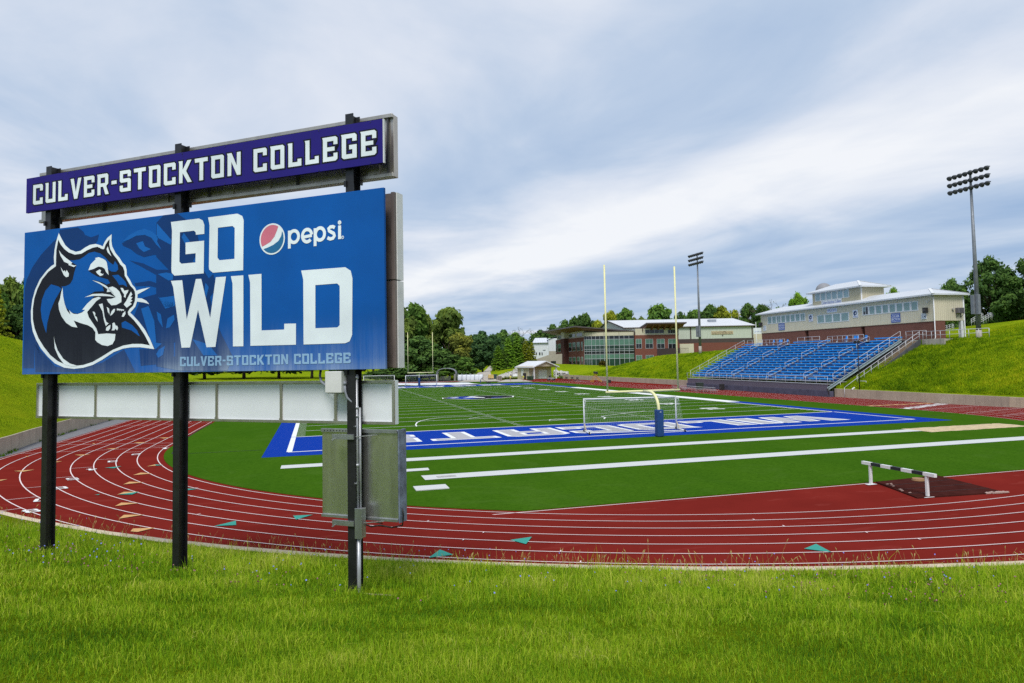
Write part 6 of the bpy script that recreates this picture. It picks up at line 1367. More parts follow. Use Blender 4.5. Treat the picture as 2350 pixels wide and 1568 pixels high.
# white cover on the turf beyond the far end zone
q0, q1, q2, q3 = gp(880, 885.5, .06), gp(1103, 883.0, .06), gp(1075, 879.2, .06), gp(880, 880.6, .06)
b = MB(); nn = 12; vs = []; rs_ = random.Random(2)
for i in range(nn+1):
    for j in range(5):
        a_, c_ = i/nn, j/4; p_ = (q0*(1-a_)+q1*a_)*(1-c_)+(q3*(1-a_)+q2*a_)*c_; vs.append((p_[0], p_[1], ZT+.05+rs_.uniform(0, .12)))
b.add(vs, [(i*5+j, (i+1)*5+j, (i+1)*5+j+1, i*5+j+1) for i in range(nn) for j in range(4)]); tag(b.build('ground_cover', mat('tarp_white', (.68, .70, .72), .7, .06, 1), smooth=True), 'large white sheet spread on the ground behind the far end zone', 'sheet')
# benches
ALB = mat('bench_aluminium', (.58, .60, .62), .35, .08, 4, metal=.5)
def bench(px, py, L_, label, two=False, rz=None):
    q = on_ground(px, py); r = thing('team_bench', label, 'bench', (q[0], q[1], .01), R(90-2) if rz is None else rz, 'aluminium benches along the track')
    b = MB(); b.box(-L_/2, L_/2, -.13, .13, .42, .46); b.build('seat', ALB, r)
    b = MB(); b.box(-L_/2, L_/2, -.42, -.20, .18, .21) if not two else b.box(-L_/2, L_/2, -.55, -.30, .22, .26); b.build('foot_plank', ALB, r)
    if two: b = MB(); b.box(-L_/2-.5, L_/2-.3, -.05+.30, .55, .72, .76); b.build('shelf', ALB, r)
    for k in range(3):
        xx = -L_/2+.5+k*(L_-1)/2; b = MB(); b.bar((xx, -.5, .02), (xx, .5, .02), .05, .04); b.bar((xx, .08, .02), (xx, .08, .42), .05, .05); b.bar((xx, -.32, .02), (xx, -.32, .2), .04, .04)
        if two: b.bar((xx, .45, .02), (xx, .45, .72), .05, .05)
        b.build('leg', ALB, r)
bench(1558, 893.0, 5.0, 'silver bench nearest the near goalpost upright, before the dark stand base'); bench(1578, 896.0, 5.5, 'silver double bench in the middle of the row by the dark stand base', True); bench(1620, 899.5, 5.5, 'silver double bench at the right end of the row by the dark stand base', True)
bench(1385, 877.2, 3.6, 'silver bench beside the yellow sled by the far wall')
q = on_ground(1657, 895.6); r = thing('box_speaker', 'black box standing against the dark base of the bleachers', 'box', (q[0], q[1], .01), R(-92)); b = MB(); b.box(-.4, .4, -.25, .25, 0, 1.0); b.build('case', BLK, r, bevel=.04); b = MB(); b.tube([(0, -.252, .35), (0, -.27, .35)], .22, 14); b.build('cone', mat('cone_grey', (.05, .05, .05), .6), r)
bin_(1606, 894.5, 1.0, 1.0, 1.1, mat('bin_dark_green', (.03, .05, .04), .6), 'trash_bin', 'dark green topped bin behind the right silver bench')
q = on_ground(1397.5, 878.8); r = thing('black_box', 'small black box at the foot of the far wall', 'box', (q[0], q[1], 0), 0); b = MB(); b.box(-.4, .4, -.3, .3, 0, .6); b.build('case', BLK, r, bevel=.03); b = MB(); b.box(-.42, .42, -.32, .32, .603, .66); b.build('lid', BLK, r)
# yellow blocking sled
q = on_ground(1367, 878); sl_ = thing('blocking_sled', 'yellow framed blocking sled with black pads beside the track', 'sled', (q[0], q[1], .01), R(75)); YF = mat('sled_yellow', (.55, .30, .02), .5, .15, 4)
for xx in (-2.1, 0, 2.1):
    b = MB(); b.tube([(xx-.3, -1.2, .1), (xx, .0, 1.6), (xx+.2, .9, .1)], .06, 6); b.tube([(xx, 0, 1.6), (xx, 0, 2.0)], .05, 6); b.build('frame_leg', YF, sl_)
b = MB(); b.tube([(-2.6, 0, 1.6), (2.6, 0, 1.6)], .07, 6); b.tube([(-2.6, -1.0, .3), (2.6, -1.0, .3)], .05, 6); b.build('frame_beam', YF, sl_)
for xx in (-2.2, -.9, .9, 2.2): b = MB(); b.box(xx-.55, xx+.55, -.2, .1, 2.0, 2.28); b.box(xx-.12, xx+.12, -.25, .15, 2.28, 2.5); b.build('pad', BLK, sl_, bevel=.05)
for xx in (-2.1, 2.1): b = MB(); b.tube([(xx-.35, -1.25, .12), (xx-.25, -1.25, .12)], .12, 10); b.build('wheel', TYRE, sl_)
labs = ['leftmost of the four low dark sleds beside the shed', 'second low dark sled from the shed', 'third low dark sled from the shed', 'rightmost of the four low dark sleds below the hill']
for i, px in enumerate((1288, 1300, 1313, 1325)):
    q = on_ground(px, 873.6+i*.5); r = thing('low_sled', labs[i], 'sled', (q[0], q[1], 0), R(62), 'low dark sleds by the track')
    b = MB(); b.box(-.9, .9, -.25, .25, .75, .95); b.build('pad', BLK, r, bevel=.05)
    for xx in (-.7, .7): b = MB(); b.tube([(xx, -.6, .04), (xx, 0, .75), (xx, .5, .04)], .05, 6); b.build('leg', BLK, r)
q = on_ground(1265, 873.5); r = thing('grey_mower', 'small grey machine with dark seat under the shed porch edge', 'machine', (q[0], q[1], 0), -YAW+.4)
b = MB(); b.prism([(-.9, .3), (.9, .3), (.85, .7), (.2, .75), (.1, .55), (-.3, .55), (-.4, .8), (-.9, .7)], lambda a, bb, d: (a, d, bb), -.45, .45); b.build('deck', mat('mower_grey', (.28, .28, .28), .5), r, bevel=.03); b = MB(); b.box(-.6, -.2, -.25, .25, .8, 1.3); b.build('seat', BLK, r, bevel=.05)
for xx in (-.7, .7):
    for yy in (-.5, .5): b = MB(); b.tube([(xx, yy-.08, .24), (xx, yy+.08, .24)], .24, 12); b.build('wheel', TYRE, r)
# gravel road, yard and rubble
GRV = mat('gravel', (.42, .38, .33), .95, .2, .5, .8, bscale=14)
def drape(pts_l, pts_r, name, m, dz=.05):
    b = MB(); vs = []; nn = len(pts_l); sub = 6
    for a_, c_ in zip(pts_l, pts_r):
        for j in range(sub+1): p_ = np.array(a_)*(1-j/sub)+np.array(c_)*j/sub; vs.append((p_[0], p_[1], max(.0, ground_z(p_[0], p_[1]))+dz))
    w_ = sub+1; b.add(vs, [(i*w_+j, i*w_+j+1, (i+1)*w_+j+1, (i+1)*w_+j) for i in range(nn-1) for j in range(sub)]); return struct(b.build(name, m, smooth=True))
def ctr(p_l, p_r, n_=14): return [tuple(np.array(p_l[int(i)])*(1-(i % 1))+np.array(p_l[min(len(p_l)-1, int(i)+1)])*(i % 1)) for i in np.linspace(0, len(p_l)-1.001, n_)]
rl = [ax(px, 850, D_)[:2] for px, D_ in ((1048, 178), (1072, 196), (1086, 215), (1098, 240), (1108, 270), (1118, 310), (1124, 350))]
rrr = [ax(px, 850, D_)[:2] for px, D_ in ((1150, 178), (1140, 196), (1128, 215), (1124, 240), (1126, 270), (1131, 310), (1134, 350))]
drape(ctr(rl, rl, 30), ctr(rrr, rrr, 30), 'gravel_road', GRV, .12)
yl_ = [ax(px, 850, D_)[:2] for px, D_ in ((1060, 176), (1100, 186), (1150, 193))]; 
drape([ax(1140, 850, 172)[:2], ax(1150, 850, 184)[:2], ax(1160, 850, 194)[:2]], [ax(1222, 850, 172)[:2], ax(1206, 850, 184)[:2], ax(1192, 850, 194)[:2]], 'yard', GRV, .06)
STONE = mat('rubble_stone', (.46, .45, .43), .9, .3, 3, .5)
rb = MB(); rk = random.Random(8)
def rock(c_, s_):
    ico = [(0,0,1),(.89,0,.45),(.28,.85,.45),(-.72,.53,.45),(-.72,-.53,.45),(.28,-.85,.45),(.72,.53,-.45),(-.28,.85,-.45),(-.89,0,-.45),(-.28,-.85,-.45),(.72,-.53,-.45),(0,0,-1)]
    fc = [(0,1,2),(0,2,3),(0,3,4),(0,4,5),(0,5,1),(1,6,2),(2,7,3),(3,8,4),(4,9,5),(5,10,1),(6,7,2),(7,8,3),(8,9,4),(9,10,5),(10,6,1),(11,7,6),(11,8,7),(11,9,8),(11,10,9),(11,6,10)]
    sx, sy, sz = (s_*rk.uniform(.6, 1.2) for _ in range(3)); rb.add([(c_[0]+x*sx*rk.uniform(.8, 1.2), c_[1]+y*sy*rk.uniform(.8, 1.2), c_[2]+z*sz*rk.uniform(.7, 1.1)) for x, y, z in ico], fc)
for i in range(520):
    k_ = rk.random(); px = 1142+k_*48; D_ = 206+rk.uniform(0, 5)+k_*2; p_ = ax(px, 860, D_); g_ = ground_z(p_[0], p_[1]); rock((p_[0], p_[1], max(0, g_)+.1+rk.random()*(.6+2.0*k_)*(.3+.7*(D_-206)/7)), .34)
for i in range(360):
    k_ = rk.random(); px = 1272+k_*32; D_ = 205+rk.uniform(0, 7); p_ = ax(px, 860, D_); g_ = ground_z(p_[0], p_[1]); rock((p_[0], p_[1], max(0, g_)+rk.random()*1.6*(1-.5*k_)+.1), .36)
tag(rb.build('rubble', STONE), 'pale rubble stones heaped on both sides of the shed', 'rubble', None, 'stuff')
# dome behind the tower, poles
q = ax(1890.5, 668, 131); r = thing('grey_dome', 'grey dome rising behind the press box tower roof', 'dome', (q[0], q[1], ground_z(q[0], q[1])), 0); zc = float(ax(1890.5, 667, 131)[2])-r.location[2]
b = MB(); pr_ = [(1.45*math.cos(R(a_)), zc+1.45*math.sin(R(a_))) for a_ in range(0, 91, 9)]; b.tube([(0, 0, z) for _, z in pr_], [max(.01, rd) for rd, _ in pr_], 24); b.build('shell', mat('dome_grey', (.24, .245, .27), .6, .1, 4), r, smooth=True)
b = MB(); b.tube([(0, 0, -.5), (0, 0, zc)], 1.3, 20); b.build('drum_wall', CRM, r)
for px, t_, D_, m_, nm, lb in ((1694.5, 714, 300, mat('pole_wood', (.22, .20, .18), .8), 'utility_pole', 'thin utility pole standing among the trees behind the gym'), (1734.5, 741, 165, TRIM, 'flag_pole', 'thin white pole between the gym and the press box')):
    q = ax(px, t_, D_); gz = ground_z(q[0], q[1]); r = thing(nm, lb, 'pole', (q[0], q[1], gz), -YAW); b = MB(); b.tube([(0, 0, -.5), (0, 0, float(q[2])-gz)], [.16, .11] if nm[0] == 'u' else [.09, .06], 8); b.build('shaft', m_, r, smooth=True)
    b = MB(); (b.box(-1.0, 1.0, -.08, .08, float(q[2])-gz-.7, float(q[2])-gz-.55) if nm[0] == 'u' else b.tube([(0, 0, float(q[2])-gz), (0, 0, float(q[2])-gz+.15)], .12, 10)); b.build('crossarm' if nm[0] == 'u' else 'finial', m_, r)
# ================================================================== TREES
def leafmat():
    k = NT('foliage', .8, .08); oi = k.t.nodes.new('ShaderNodeObjectInfo'); ob = k.tc.outputs['Object']
    at = k.t.nodes.new('ShaderNodeAttribute'); at.attribute_name = 'tint'
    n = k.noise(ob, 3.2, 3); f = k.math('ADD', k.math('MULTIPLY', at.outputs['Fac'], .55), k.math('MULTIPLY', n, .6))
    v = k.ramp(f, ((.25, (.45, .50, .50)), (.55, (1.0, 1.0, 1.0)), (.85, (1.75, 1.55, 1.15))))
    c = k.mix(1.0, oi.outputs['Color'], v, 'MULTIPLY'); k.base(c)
    tl = k.t.nodes.new('ShaderNodeBsdfTranslucent'); k.link(c, tl.inputs['Color']); mxs = k.t.nodes.new('ShaderNodeMixShader'); mxs.inputs[0].default_value = .38
    k.link(k.b.outputs[0], mxs.inputs[1]); k.link(tl.outputs[0], mxs.inputs[2]); k.link(mxs.outputs[0], k.t.nodes['Material Output'].inputs['Surface']); return k.m
LEAF = leafmat(); BARK = mat('bark', (.075, .055, .042), .9, .3, 3, .5)
def leaf_mesh(name, pts, nrm_, size, g, tint):
    """one bent four-cornered leaf clump per point"""
    n = len(pts); a = g.normal(size=(n, 3)); a -= nrm_*(a*nrm_).sum(1, keepdims=True); a /= np.linalg.norm(a, axis=1, keepdims=True)+1e-9
    b = np.cross(nrm_, a); s = (size*g.uniform(.6, 1.35, n))[:, None]
    v = np.empty((n, 4, 3)); v[:, 0] = pts-a*s; v[:, 1] = pts-b*s*.62+nrm_*s*.18; v[:, 2] = pts+a*s; v[:, 3] = pts+b*s*.62+nrm_*s*.18
    me = bpy.data.meshes.new(name); me.vertices.add(n*4); me.vertices.foreach_set('co', v.reshape(-1))
    me.loops.add(n*4); me.polygons.add(n); me.loops.foreach_set('vertex_index', np.arange(n*4)); me.polygons.foreach_set('loop_start', np.arange(n)*4); me.polygons.foreach_set('loop_total', np.full(n, 4))
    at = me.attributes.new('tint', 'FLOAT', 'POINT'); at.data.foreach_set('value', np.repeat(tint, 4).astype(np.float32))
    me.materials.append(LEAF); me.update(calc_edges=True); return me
def broad_proto(seed, nl=26, leaves=6200, lsz=.060, wide=1.0, low=.12, airy=.0):
    """unit tree: height 1, crown about .62 wide"""
    g = np.random.default_rng(seed); cen = []; rad = []
    for i in range(nl):
        th = g.uniform(0, 2*math.pi); h = g.uniform(0, 1)**.9; z = low+.13+(.86-low-.10)*h
        env = math.sin(math.pi*min(1, max(.0, (z-low+.10)/(1.08-low))))**.65
        r_ = (.27+.05*airy)*wide*env*math.sqrt(g.uniform(.12, 1)); cen.append((r_*math.cos(th), r_*math.sin(th), z)); rad.append(g.uniform(.060, .135)*(1.1-.3*h)*(1+.3*(wide-1))*(1-airy))
    cen.append((0, 0, .93)); rad.append(.075); cen = np.array(cen); rad = np.array(rad)
    k = g.choice(len(rad), leaves, p=rad**2/(rad**2).sum()); d = g.normal(size=(leaves, 3)); d /= np.linalg.norm(d, axis=1, keepdims=True); d[:, 2] = np.abs(d[:, 2])*np.where(g.random(leaves) < .72, 1, -1)
    rr_ = rad[k]*np.where(g.random(leaves) < .14, g.uniform(1.0, 1.45, leaves), g.uniform(.72, 1.05, leaves))
    p_ = cen[k]+d*rr_[:, None]*np.array([1.05, 1.05, .85]); p_ += g.normal(size=p_.shape)*.012
    nn = d+g.normal(size=d.shape)*.55+np.array([0, 0, .35]); nn /= np.linalg.norm(nn, axis=1, keepdims=True)
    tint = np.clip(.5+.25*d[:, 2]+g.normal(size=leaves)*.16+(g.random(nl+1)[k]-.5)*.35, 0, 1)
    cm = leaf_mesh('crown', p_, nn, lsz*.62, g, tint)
    b = MB(); b.tube([(0, 0, -.03), (.004, 0, .12), (.012, .006, .34), (.0, .0, .62), (0, 0, .86)], [.024, .018, .014, .008, .003], 7)
    for i in range(min(nl, 15)):
        z0 = max(.10, cen[i][2]*.62-.02); b.tube([(.008, .002, z0), (cen[i][0]*.5, cen[i][1]*.5, (z0+cen[i][2])/2+.01), tuple(cen[i])], [.0085, .005, .002], 4)
    o_ = b.build('trunk', BARK, smooth=True); tm_ = o_.data; bpy.data.objects.remove(o_); return cm, tm_
def conifer_proto(seed, leaves=5200):
    g = np.random.default_rng(seed); P_, Nn, T_ = [], [], []
    tiers = 19; b = MB(); b.tube([(0, 0, -.02), (0, 0, .5), (0, 0, .98)], [.017, .011, .002], 7)
    for t_ in range(tiers):
        z = .05+.90*((t_+g.uniform(-.3, .3)+.3)/tiers); rm = .30*(1-z)**.85+.015; nb2 = int(7+6*(1-z)); off = g.uniform(0, 6)
        for j in range(nb2):
            th = off+2*math.pi*j/nb2+g.uniform(-.2, .2); ln = rm*g.uniform(.72, 1.12); dr = np.array([math.cos(th), math.sin(th), g.uniform(-.22, .12)+.4*z]); b.tube([(0, 0, z), tuple(dr*ln*.9+np.array([0, 0, z]))], [.004, .001], 3, caps=False)
            m_ = max(6, int(leaves/(tiers*7)*(ln/.2))); tt = g.uniform(.15, 1.0, m_)**.7; w_ = (1.05-tt)*.32*ln+.010
            pp = np.outer(tt*ln, dr)+np.array([0, 0, z])+np.stack([-math.sin(th)*w_*g.uniform(-1, 1, m_), math.cos(th)*w_*g.uniform(-1, 1, m_), -.012*g.random(m_)-.04*ln*tt], 1)
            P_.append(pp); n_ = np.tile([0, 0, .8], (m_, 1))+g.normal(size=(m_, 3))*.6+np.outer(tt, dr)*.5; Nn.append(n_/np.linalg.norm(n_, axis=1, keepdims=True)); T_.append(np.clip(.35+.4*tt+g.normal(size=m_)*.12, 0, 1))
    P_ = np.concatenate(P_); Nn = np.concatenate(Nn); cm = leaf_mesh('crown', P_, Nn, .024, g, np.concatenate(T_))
    o_ = b.build('trunk', BARK, smooth=True); tm_ = o_.data; bpy.data.objects.remove(o_); return cm, tm_
def bare_proto(seed):
    g = np.random.default_rng(seed); b = MB(); tips = []
    def grow(p_, d_, ln, rd, dep):
        q = p_+d_*ln; b.tube([tuple(p_), tuple(q)], [rd, rd*.62], 4, caps=False)
        if dep == 0: tips.append(q); return
        for _ in range(3): n_ = d_+g.normal(size=3)*.48; n_[2] = abs(n_[2])*.8+.12; grow(q, n_/np.linalg.norm(n_), ln*g.uniform(.6, .8), rd*.6, dep-1)
    grow(np.array([0, 0, -.02]), np.array([0, 0, 1.0]), .34, .02, 5); tips_ = np.array(tips); m_ = len(tips_); sel = tips_[g.random(m_) < .45]
    nn = g.normal(size=sel.shape); nn /= np.linalg.norm(nn, axis=1, keepdims=True); cm = leaf_mesh('crown', sel, nn, .012, g, g.random(len(sel)))
    o_ = b.build('trunk', BARK); tm_ = o_.data; bpy.data.objects.remove(o_); return cm, tm_
PROTO = {'a': broad_proto(1), 'b': broad_proto(2, 30, 6800, .056, 1.05, .05), 'c': broad_proto(3, 22, 5200, .064, .9, .18), 'd': broad_proto(4, 34, 7400, .052, 1.18, .02), 'e': broad_proto(5, 17, 4300, .058, .95, .22),
         'f': broad_proto(6, 28, 6400, .058, 1.1, .08), 'g': broad_proto(9, 15, 3600, .055, 1.0, .28), 'n': conifer_proto(7), 'm': conifer_proto(8), 'x': bare_proto(3), 'r': broad_proto(12, 58, 10500, .036, 1.15, .12, .38), 's': broad_proto(13, 60, 11500, .034, 1.25, .13, .38)}
tr_rng = random.Random(21)
DK, MD, OL, YG, DN, LT = (.078, .155, .042), (.105, .205, .042), (.150, .225, .050), (.24, .29, .030), (.058, .125, .050), (.15, .29, .034)
def tree(px, top, width, D, kind, col, label, base=None, name='tree', cat='tree', group=None):
    q = ax(px, top, D); gz = ground_z(q[0], q[1]) if base is None else float(ax(px, base, D)[2]); h = float(q[2])-gz
    wd = width/F_PX*D/(.66 if D < 200 or px < 1240 else .55)
    if kind in 'nm': wd = width/F_PX*D/.60
    if kind == 'x': wd = h
    r = thing(name, label, cat, (q[0], q[1], gz-.1), tr_rng.uniform(0, 6.28), group); r.scale = (wd, wd, h+.1)
    for nm, me in zip(('crown', 'trunk'), PROTO[kind]):
        o_ = bpy.data.objects.new(nm, me); C.objects.link(o_); o_.parent = r
        if nm == 'crown': jt = tr_rng.uniform(.88, 1.14); o_.color = (col[0]*jt, col[1]*jt, col[2]*jt, 1)
    return r
G1, G2, G3, G4, G5 = 'trees behind the far end of the field', 'trees behind the recreation hall', 'trees behind the press box', 'conifers on the slope left of the shed', 'trees beyond the left hill'
T = [
 # left edge, beyond the grass hill
 (-8, 652, 78, 118, 'n', YG, 'bright yellow green pine cut by the left picture edge', None, 'pine_tree', G5), (-40, 630, 90, 122, 'b', MD, 'broad tree outside the left edge behind the pine', None, 'tree', G5), (22, 637, 70, 130, 'f', OL, 'dark tree behind the yellow green pine at the left edge', None, 'tree', G5), (62, 640, 70, 132, 'd', MD, 'olive tree at the left edge beside the sign panel', None, 'tree', G5), (40, 700, 90, 124, 'd', DK, 'low dark tree beside the left edge of the sign panel', None, 'tree', G5), (105, 650, 80, 136, 'b', MD, 'tree behind the left end of the big sign', None, 'tree', G5),
 # behind the sign
 (470, 770, 120, 250, 'b', DK, 'distant dark tree behind the middle sign post', None, 'tree', G1), (560, 770, 130, 245, 'd', DK, 'dark tree seen under the sign where the left hill ends', None, 'tree', G1), (640, 760, 120, 240, 'f', MD, 'mid green tree seen under the sign right of the hill end', None, 'tree', G1), (715, 750, 110, 236, 'd', DK, 'dark tree seen under the sign left of the white junction box', None, 'tree', G1), (790, 735, 110, 232, 'b', MD, 'tree behind the white junction box', None, 'tree', G1), (855, 715, 100, 228, 'd', DK, 'dark tree behind the right sign post', None, 'tree', G1),
 # far end of the field
 (905, 690, 90, 222, 'b', OL, 'tall olive tree right beside the sign edge', None, 'tree', G1), (945, 697, 78, 226, 'f', MD, 'tall green tree between the far goalpost uprights', None, 'tree', G1), (978, 722, 62, 230, 'c', OL, 'smaller olive tree behind the right upright of the far goalpost', None, 'tree', G1), (962, 772, 96, 206, 'd', DK, 'low dark leafy tree behind the far soccer goal', None, 'tree', G1), (915, 790, 80, 205, 'd', MD, 'low green tree left of the far goalpost', None, 'tree', G1),
 (1030, 707, 92, 218, 'e', OL, 'tallest olive tree with yellowing leaves behind the hoop frame', None, 'tree', G1), (1016, 712, 70, 222, 'a', OL, 'upper left half of the tallest yellowing tree group', None, 'tree', G1), (1055, 765, 66, 214, 'g', (.20, .235, .05), 'yellowing tree right of the tallest one', None, 'tree', G1), (1015, 800, 96, 210, 'd', DK, 'low dark tree behind the grey hoop frame', None, 'tree', G1), (1062, 820, 56, 206, 'f', MD, 'low green tree behind the white sacks', None, 'tree', G1),
 (1106, 760, 70, 262, 'd', DN, 'round dark blue green tree left of the gravel road', None, 'tree', G1), (1133, 768, 50, 275, 'f', DN, 'dark tree behind the end of the gravel road', None, 'tree', G1), (1082, 785, 56, 255, 'b', DN, 'dark tree between the yellowing tree and the gravel road', None, 'tree', G1),
 # conifers
 (1143, 790, 40, 236, 'n', LT, 'leftmost bright conifer beside the gravel road', None, 'conifer', G4), (1166, 772, 46, 240, 'm', LT, 'second bright conifer from the gravel road', None, 'conifer', G4), (1186, 766, 42, 243, 'n', LT, 'third bright conifer from the gravel road', None, 'conifer', G4), (1206, 775, 38, 245, 'm', YG, 'fourth bright conifer, just left of the white hall', None, 'conifer', G4), (1220, 782, 32, 247, 'n', YG, 'rightmost bright conifer in front of the white hall', None, 'conifer', G4), (1155, 800, 34, 238, 'm', MD, 'small conifer between the two leftmost ones', None, 'conifer', G4),
 (1156, 757, 60, 320, 'd', DK, 'dark tree rising behind the leftmost conifers', None, 'tree', G1), (1192, 752, 44, 330, 'x', DK, 'bare grey treetop above the conifers', None, 'tree', G1), (1218, 756, 46, 335, 'x', DK, 'second bare treetop left of the white hall', None, 'tree', G1), (1182, 764, 60, 325, 'b', MD, 'green tree behind the bare treetop', None, 'tree', G1), (1240, 758, 50, 330, 'b', DK, 'dark tree behind the white hall roof', None, 'tree', G2),
 # behind the hall
 (1268, 745, 50, 320, 'd', DK, 'dark tree left of the flared hall roof', None, 'tree', G2), (1296, 735, 46, 330, 'b', DK, 'dark tree above the left flared roof', None, 'tree', G2), (1318, 728, 40, 335, 'c', DK, 'narrow dark tree above the roof apex', None, 'tree', G2), (1344, 720, 46, 330, 'f', DK, 'tallest dark tree left of the gym gable', None, 'tree', G2), (1372, 736, 38, 318, 'a', YG, 'yellow green tree beside the gym gable', None, 'tree', G2), (1403, 714, 38, 330, 'g', YG, 'yellow green treetop above the gym ridge by the left upright', None, 'tree', G2), (1434, 708, 46, 325, 'e', MD, 'forked green treetop above the gym ridge', None, 'tree', G2), (1472, 728, 34, 335, 'c', OL, 'small olive treetop in the gap above the gym', None, 'tree', G2), (1516, 699, 60, 322, 'f', MD, 'broad green tree above the middle of the gym roof', None, 'tree', G2), (1562, 716, 36, 330, 'd', DK, 'round dark tree right of the right upright', None, 'tree', G2),
 (1596, 712, 44, 330, 'e', MD, 'green tree left of the far floodlight mast', None, 'tree', G2), (1628, 700, 46, 328, 'a', DK, 'tree just right of the far floodlight mast', None, 'tree', G2), (1656, 703, 50, 326, 'b', YG, 'broad yellow green tree behind the gym', None, 'tree', G2), (1686, 712, 40, 330, 'c', YG, 'yellow tree beside the utility pole', None, 'tree', G2), (1716, 697, 40, 300, 'e', DK, 'dark tree right of the utility pole', None, 'tree', G2), (1744, 700, 46, 296, 'f', DK, 'dark tree left of the press box roof', None, 'tree', G2), (1702, 728, 60, 310, 'd', DK, 'low dark tree behind the right end of the gym', None, 'tree', G2), (1772, 690, 40, 290, 'x', OL, 'bare tree above the left end of the press box roof', None, 'tree', G2), (1740, 728, 70, 300, 'd', MD, 'low green tree behind the pale far building', None, 'tree', G2), (1578, 728, 50, 335, 'd', MD, 'low tree behind the gym roof by the right upright', None, 'tree', G2), (1455, 730, 40, 336, 'b', OL, 'low olive tree behind the gym ridge', None, 'tree', G2),
 # behind the press box
 (1830, 673, 56, 172, 'r', LT, 'bright green tree left of the press box tower', None, 'tree', G3), (1788, 706, 40, 178, 'f', MD, 'small green tree over the left roof of the press box', None, 'tree', G3), (2050, 661, 50, 168, 'r', LT, 'bright green treetop right of the tower', None, 'tree', G3), (2183, 642, 80, 162, 'r', DK, 'round dark tree behind the right end of the press box', None, 'tree', G3), (2210, 690, 60, 168, 's', DK, 'low dark tree between the press box and the tall mast', None, 'tree', G3),
 (2268, 590, 100, 158, 's', DK, 'large dark tree just right of the tall floodlight mast', None, 'tree', G3), (2352, 596, 120, 152, 's', DK, 'large dark tree at the right picture edge', None, 'tree', G3), (2316, 628, 70, 172, 'r', DN, 'dark tree between the two large ones at right', None, 'tree', G3), (2420, 600, 130, 156, 's', DK, 'dark tree outside the right edge', None, 'tree', G3),
]
for t_ in T: tree(t_[0], t_[1], t_[2], t_[3], t_[4], t_[5], t_[6], t_[7], t_[8], t_[8].replace('_', ' '), t_[9])
# brush at the foot of the far trees and beside the road
bl_ = ['dry brown green brush beside the gravel road', 'green brush left of the hoop frame', 'green brush behind the chain link fence', 'dark brush below the trees left of the far goalpost']
for (px, top, wd_, D_, c_), lb in zip(((1064, 842, 40, 214, (.16, .15, .05)), (985, 842, 80, 203, MD), (935, 846, 80, 202, DK), (885, 848, 90, 202, DK)), bl_): tree(px, top, wd_, D_, 'd', c_, lb, None, 'shrub', 'shrub', 'brush at the far end')
tree(1383, 828, 14, 230, 'd', (.10, .085, .02), 'small yellow bush before the glass front of the hall', 841, 'shrub', 'shrub')
# far-off wood closing the valley
g = np.random.default_rng(31); P_ = []; T_ = []
for px in range(-250, 1320, 9):
    D_ = g.uniform(330, 420); q = ax(px, 800, D_); gz = ground_z(q[0], q[1]); topz = float(ax(px, 800-18*math.sin(px*.013)-g.uniform(0, 16), D_)[2]); n_ = 160
    th = g.uniform(0, 6.28, n_); hh = g.random(n_); rad = 5.5*np.sqrt(g.random(n_))*np.sin(np.pi*np.clip(hh*.85+.12, 0, 1))
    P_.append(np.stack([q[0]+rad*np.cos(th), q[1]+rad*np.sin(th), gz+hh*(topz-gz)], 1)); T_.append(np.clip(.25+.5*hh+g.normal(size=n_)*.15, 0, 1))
P_ = np.concatenate(P_); n_ = g.normal(size=P_.shape)+np.array([0, 0, .6]); n_ /= np.linalg.norm(n_, axis=1, keepdims=True)
o_ = bpy.data.objects.new('far_wood', leaf_mesh('far_wood', P_, n_, .85, g, np.concatenate(T_))); C.objects.link(o_); o_.color = (*DK, 1); tag(o_, 'far off dark wood closing the view behind the field', 'wood', None, 'stuff')

# ================================================================== GRASS, FLOWERS, DRY STEMS
def grassblade(name, ramp_):
    k = NT(name, .7, .08); at = k.t.nodes.new('ShaderNodeAttribute'); at.attribute_name = 'tint'
    n = k.noise(k.tc.outputs['Object'], .55, 4); f = k.math('ADD', k.math('MULTIPLY', at.outputs['Fac'], .75), k.math('MULTIPLY', k.math('SUBTRACT', n, .35), .7))
    c = k.ramp(f, ramp_); k.base(c)
    tl = k.t.nodes.new('ShaderNodeBsdfTranslucent'); k.link(c, tl.inputs['Color']); mxs = k.t.nodes.new('ShaderNodeMixShader'); mxs.inputs[0].default_value = .35
    k.link(k.b.outputs[0], mxs.inputs[1]); k.link(tl.outputs[0], mxs.inputs[2]); k.link(mxs.outputs[0], k.t.nodes['Material Output'].inputs['Surface']); return k.m
NEARG = grassblade('lawn_blade', ((.02, (.040, .120, .006)), (.28, (.145, .305, .008)), (.56, (.32, .475, .016)), (.82, (.50, .57, .06)), (1.0, (.66, .58, .22))))
HILLB = grassblade('hill_blade', ((.08, (.065, .150, .003)), (.4, (.22, .35, .005)), (.7, (.38, .46, .008)), (1.0, (.54, .53, .02))))
DRYM = mat('dry_stem', (.42, .36, .13), .8, .3, 3)
BV = BVH
def zs_of(x, y):
    out = np.empty(len(x)); rc_ = BV.ray_cast; dn = Vector((0, 0, -1))
    for i in range(len(x)):
        h_ = rc_(Vector((x[i], y[i], 60.0)), dn); out[i] = h_[0].z if h_[0] is not None else np.nan
    return out
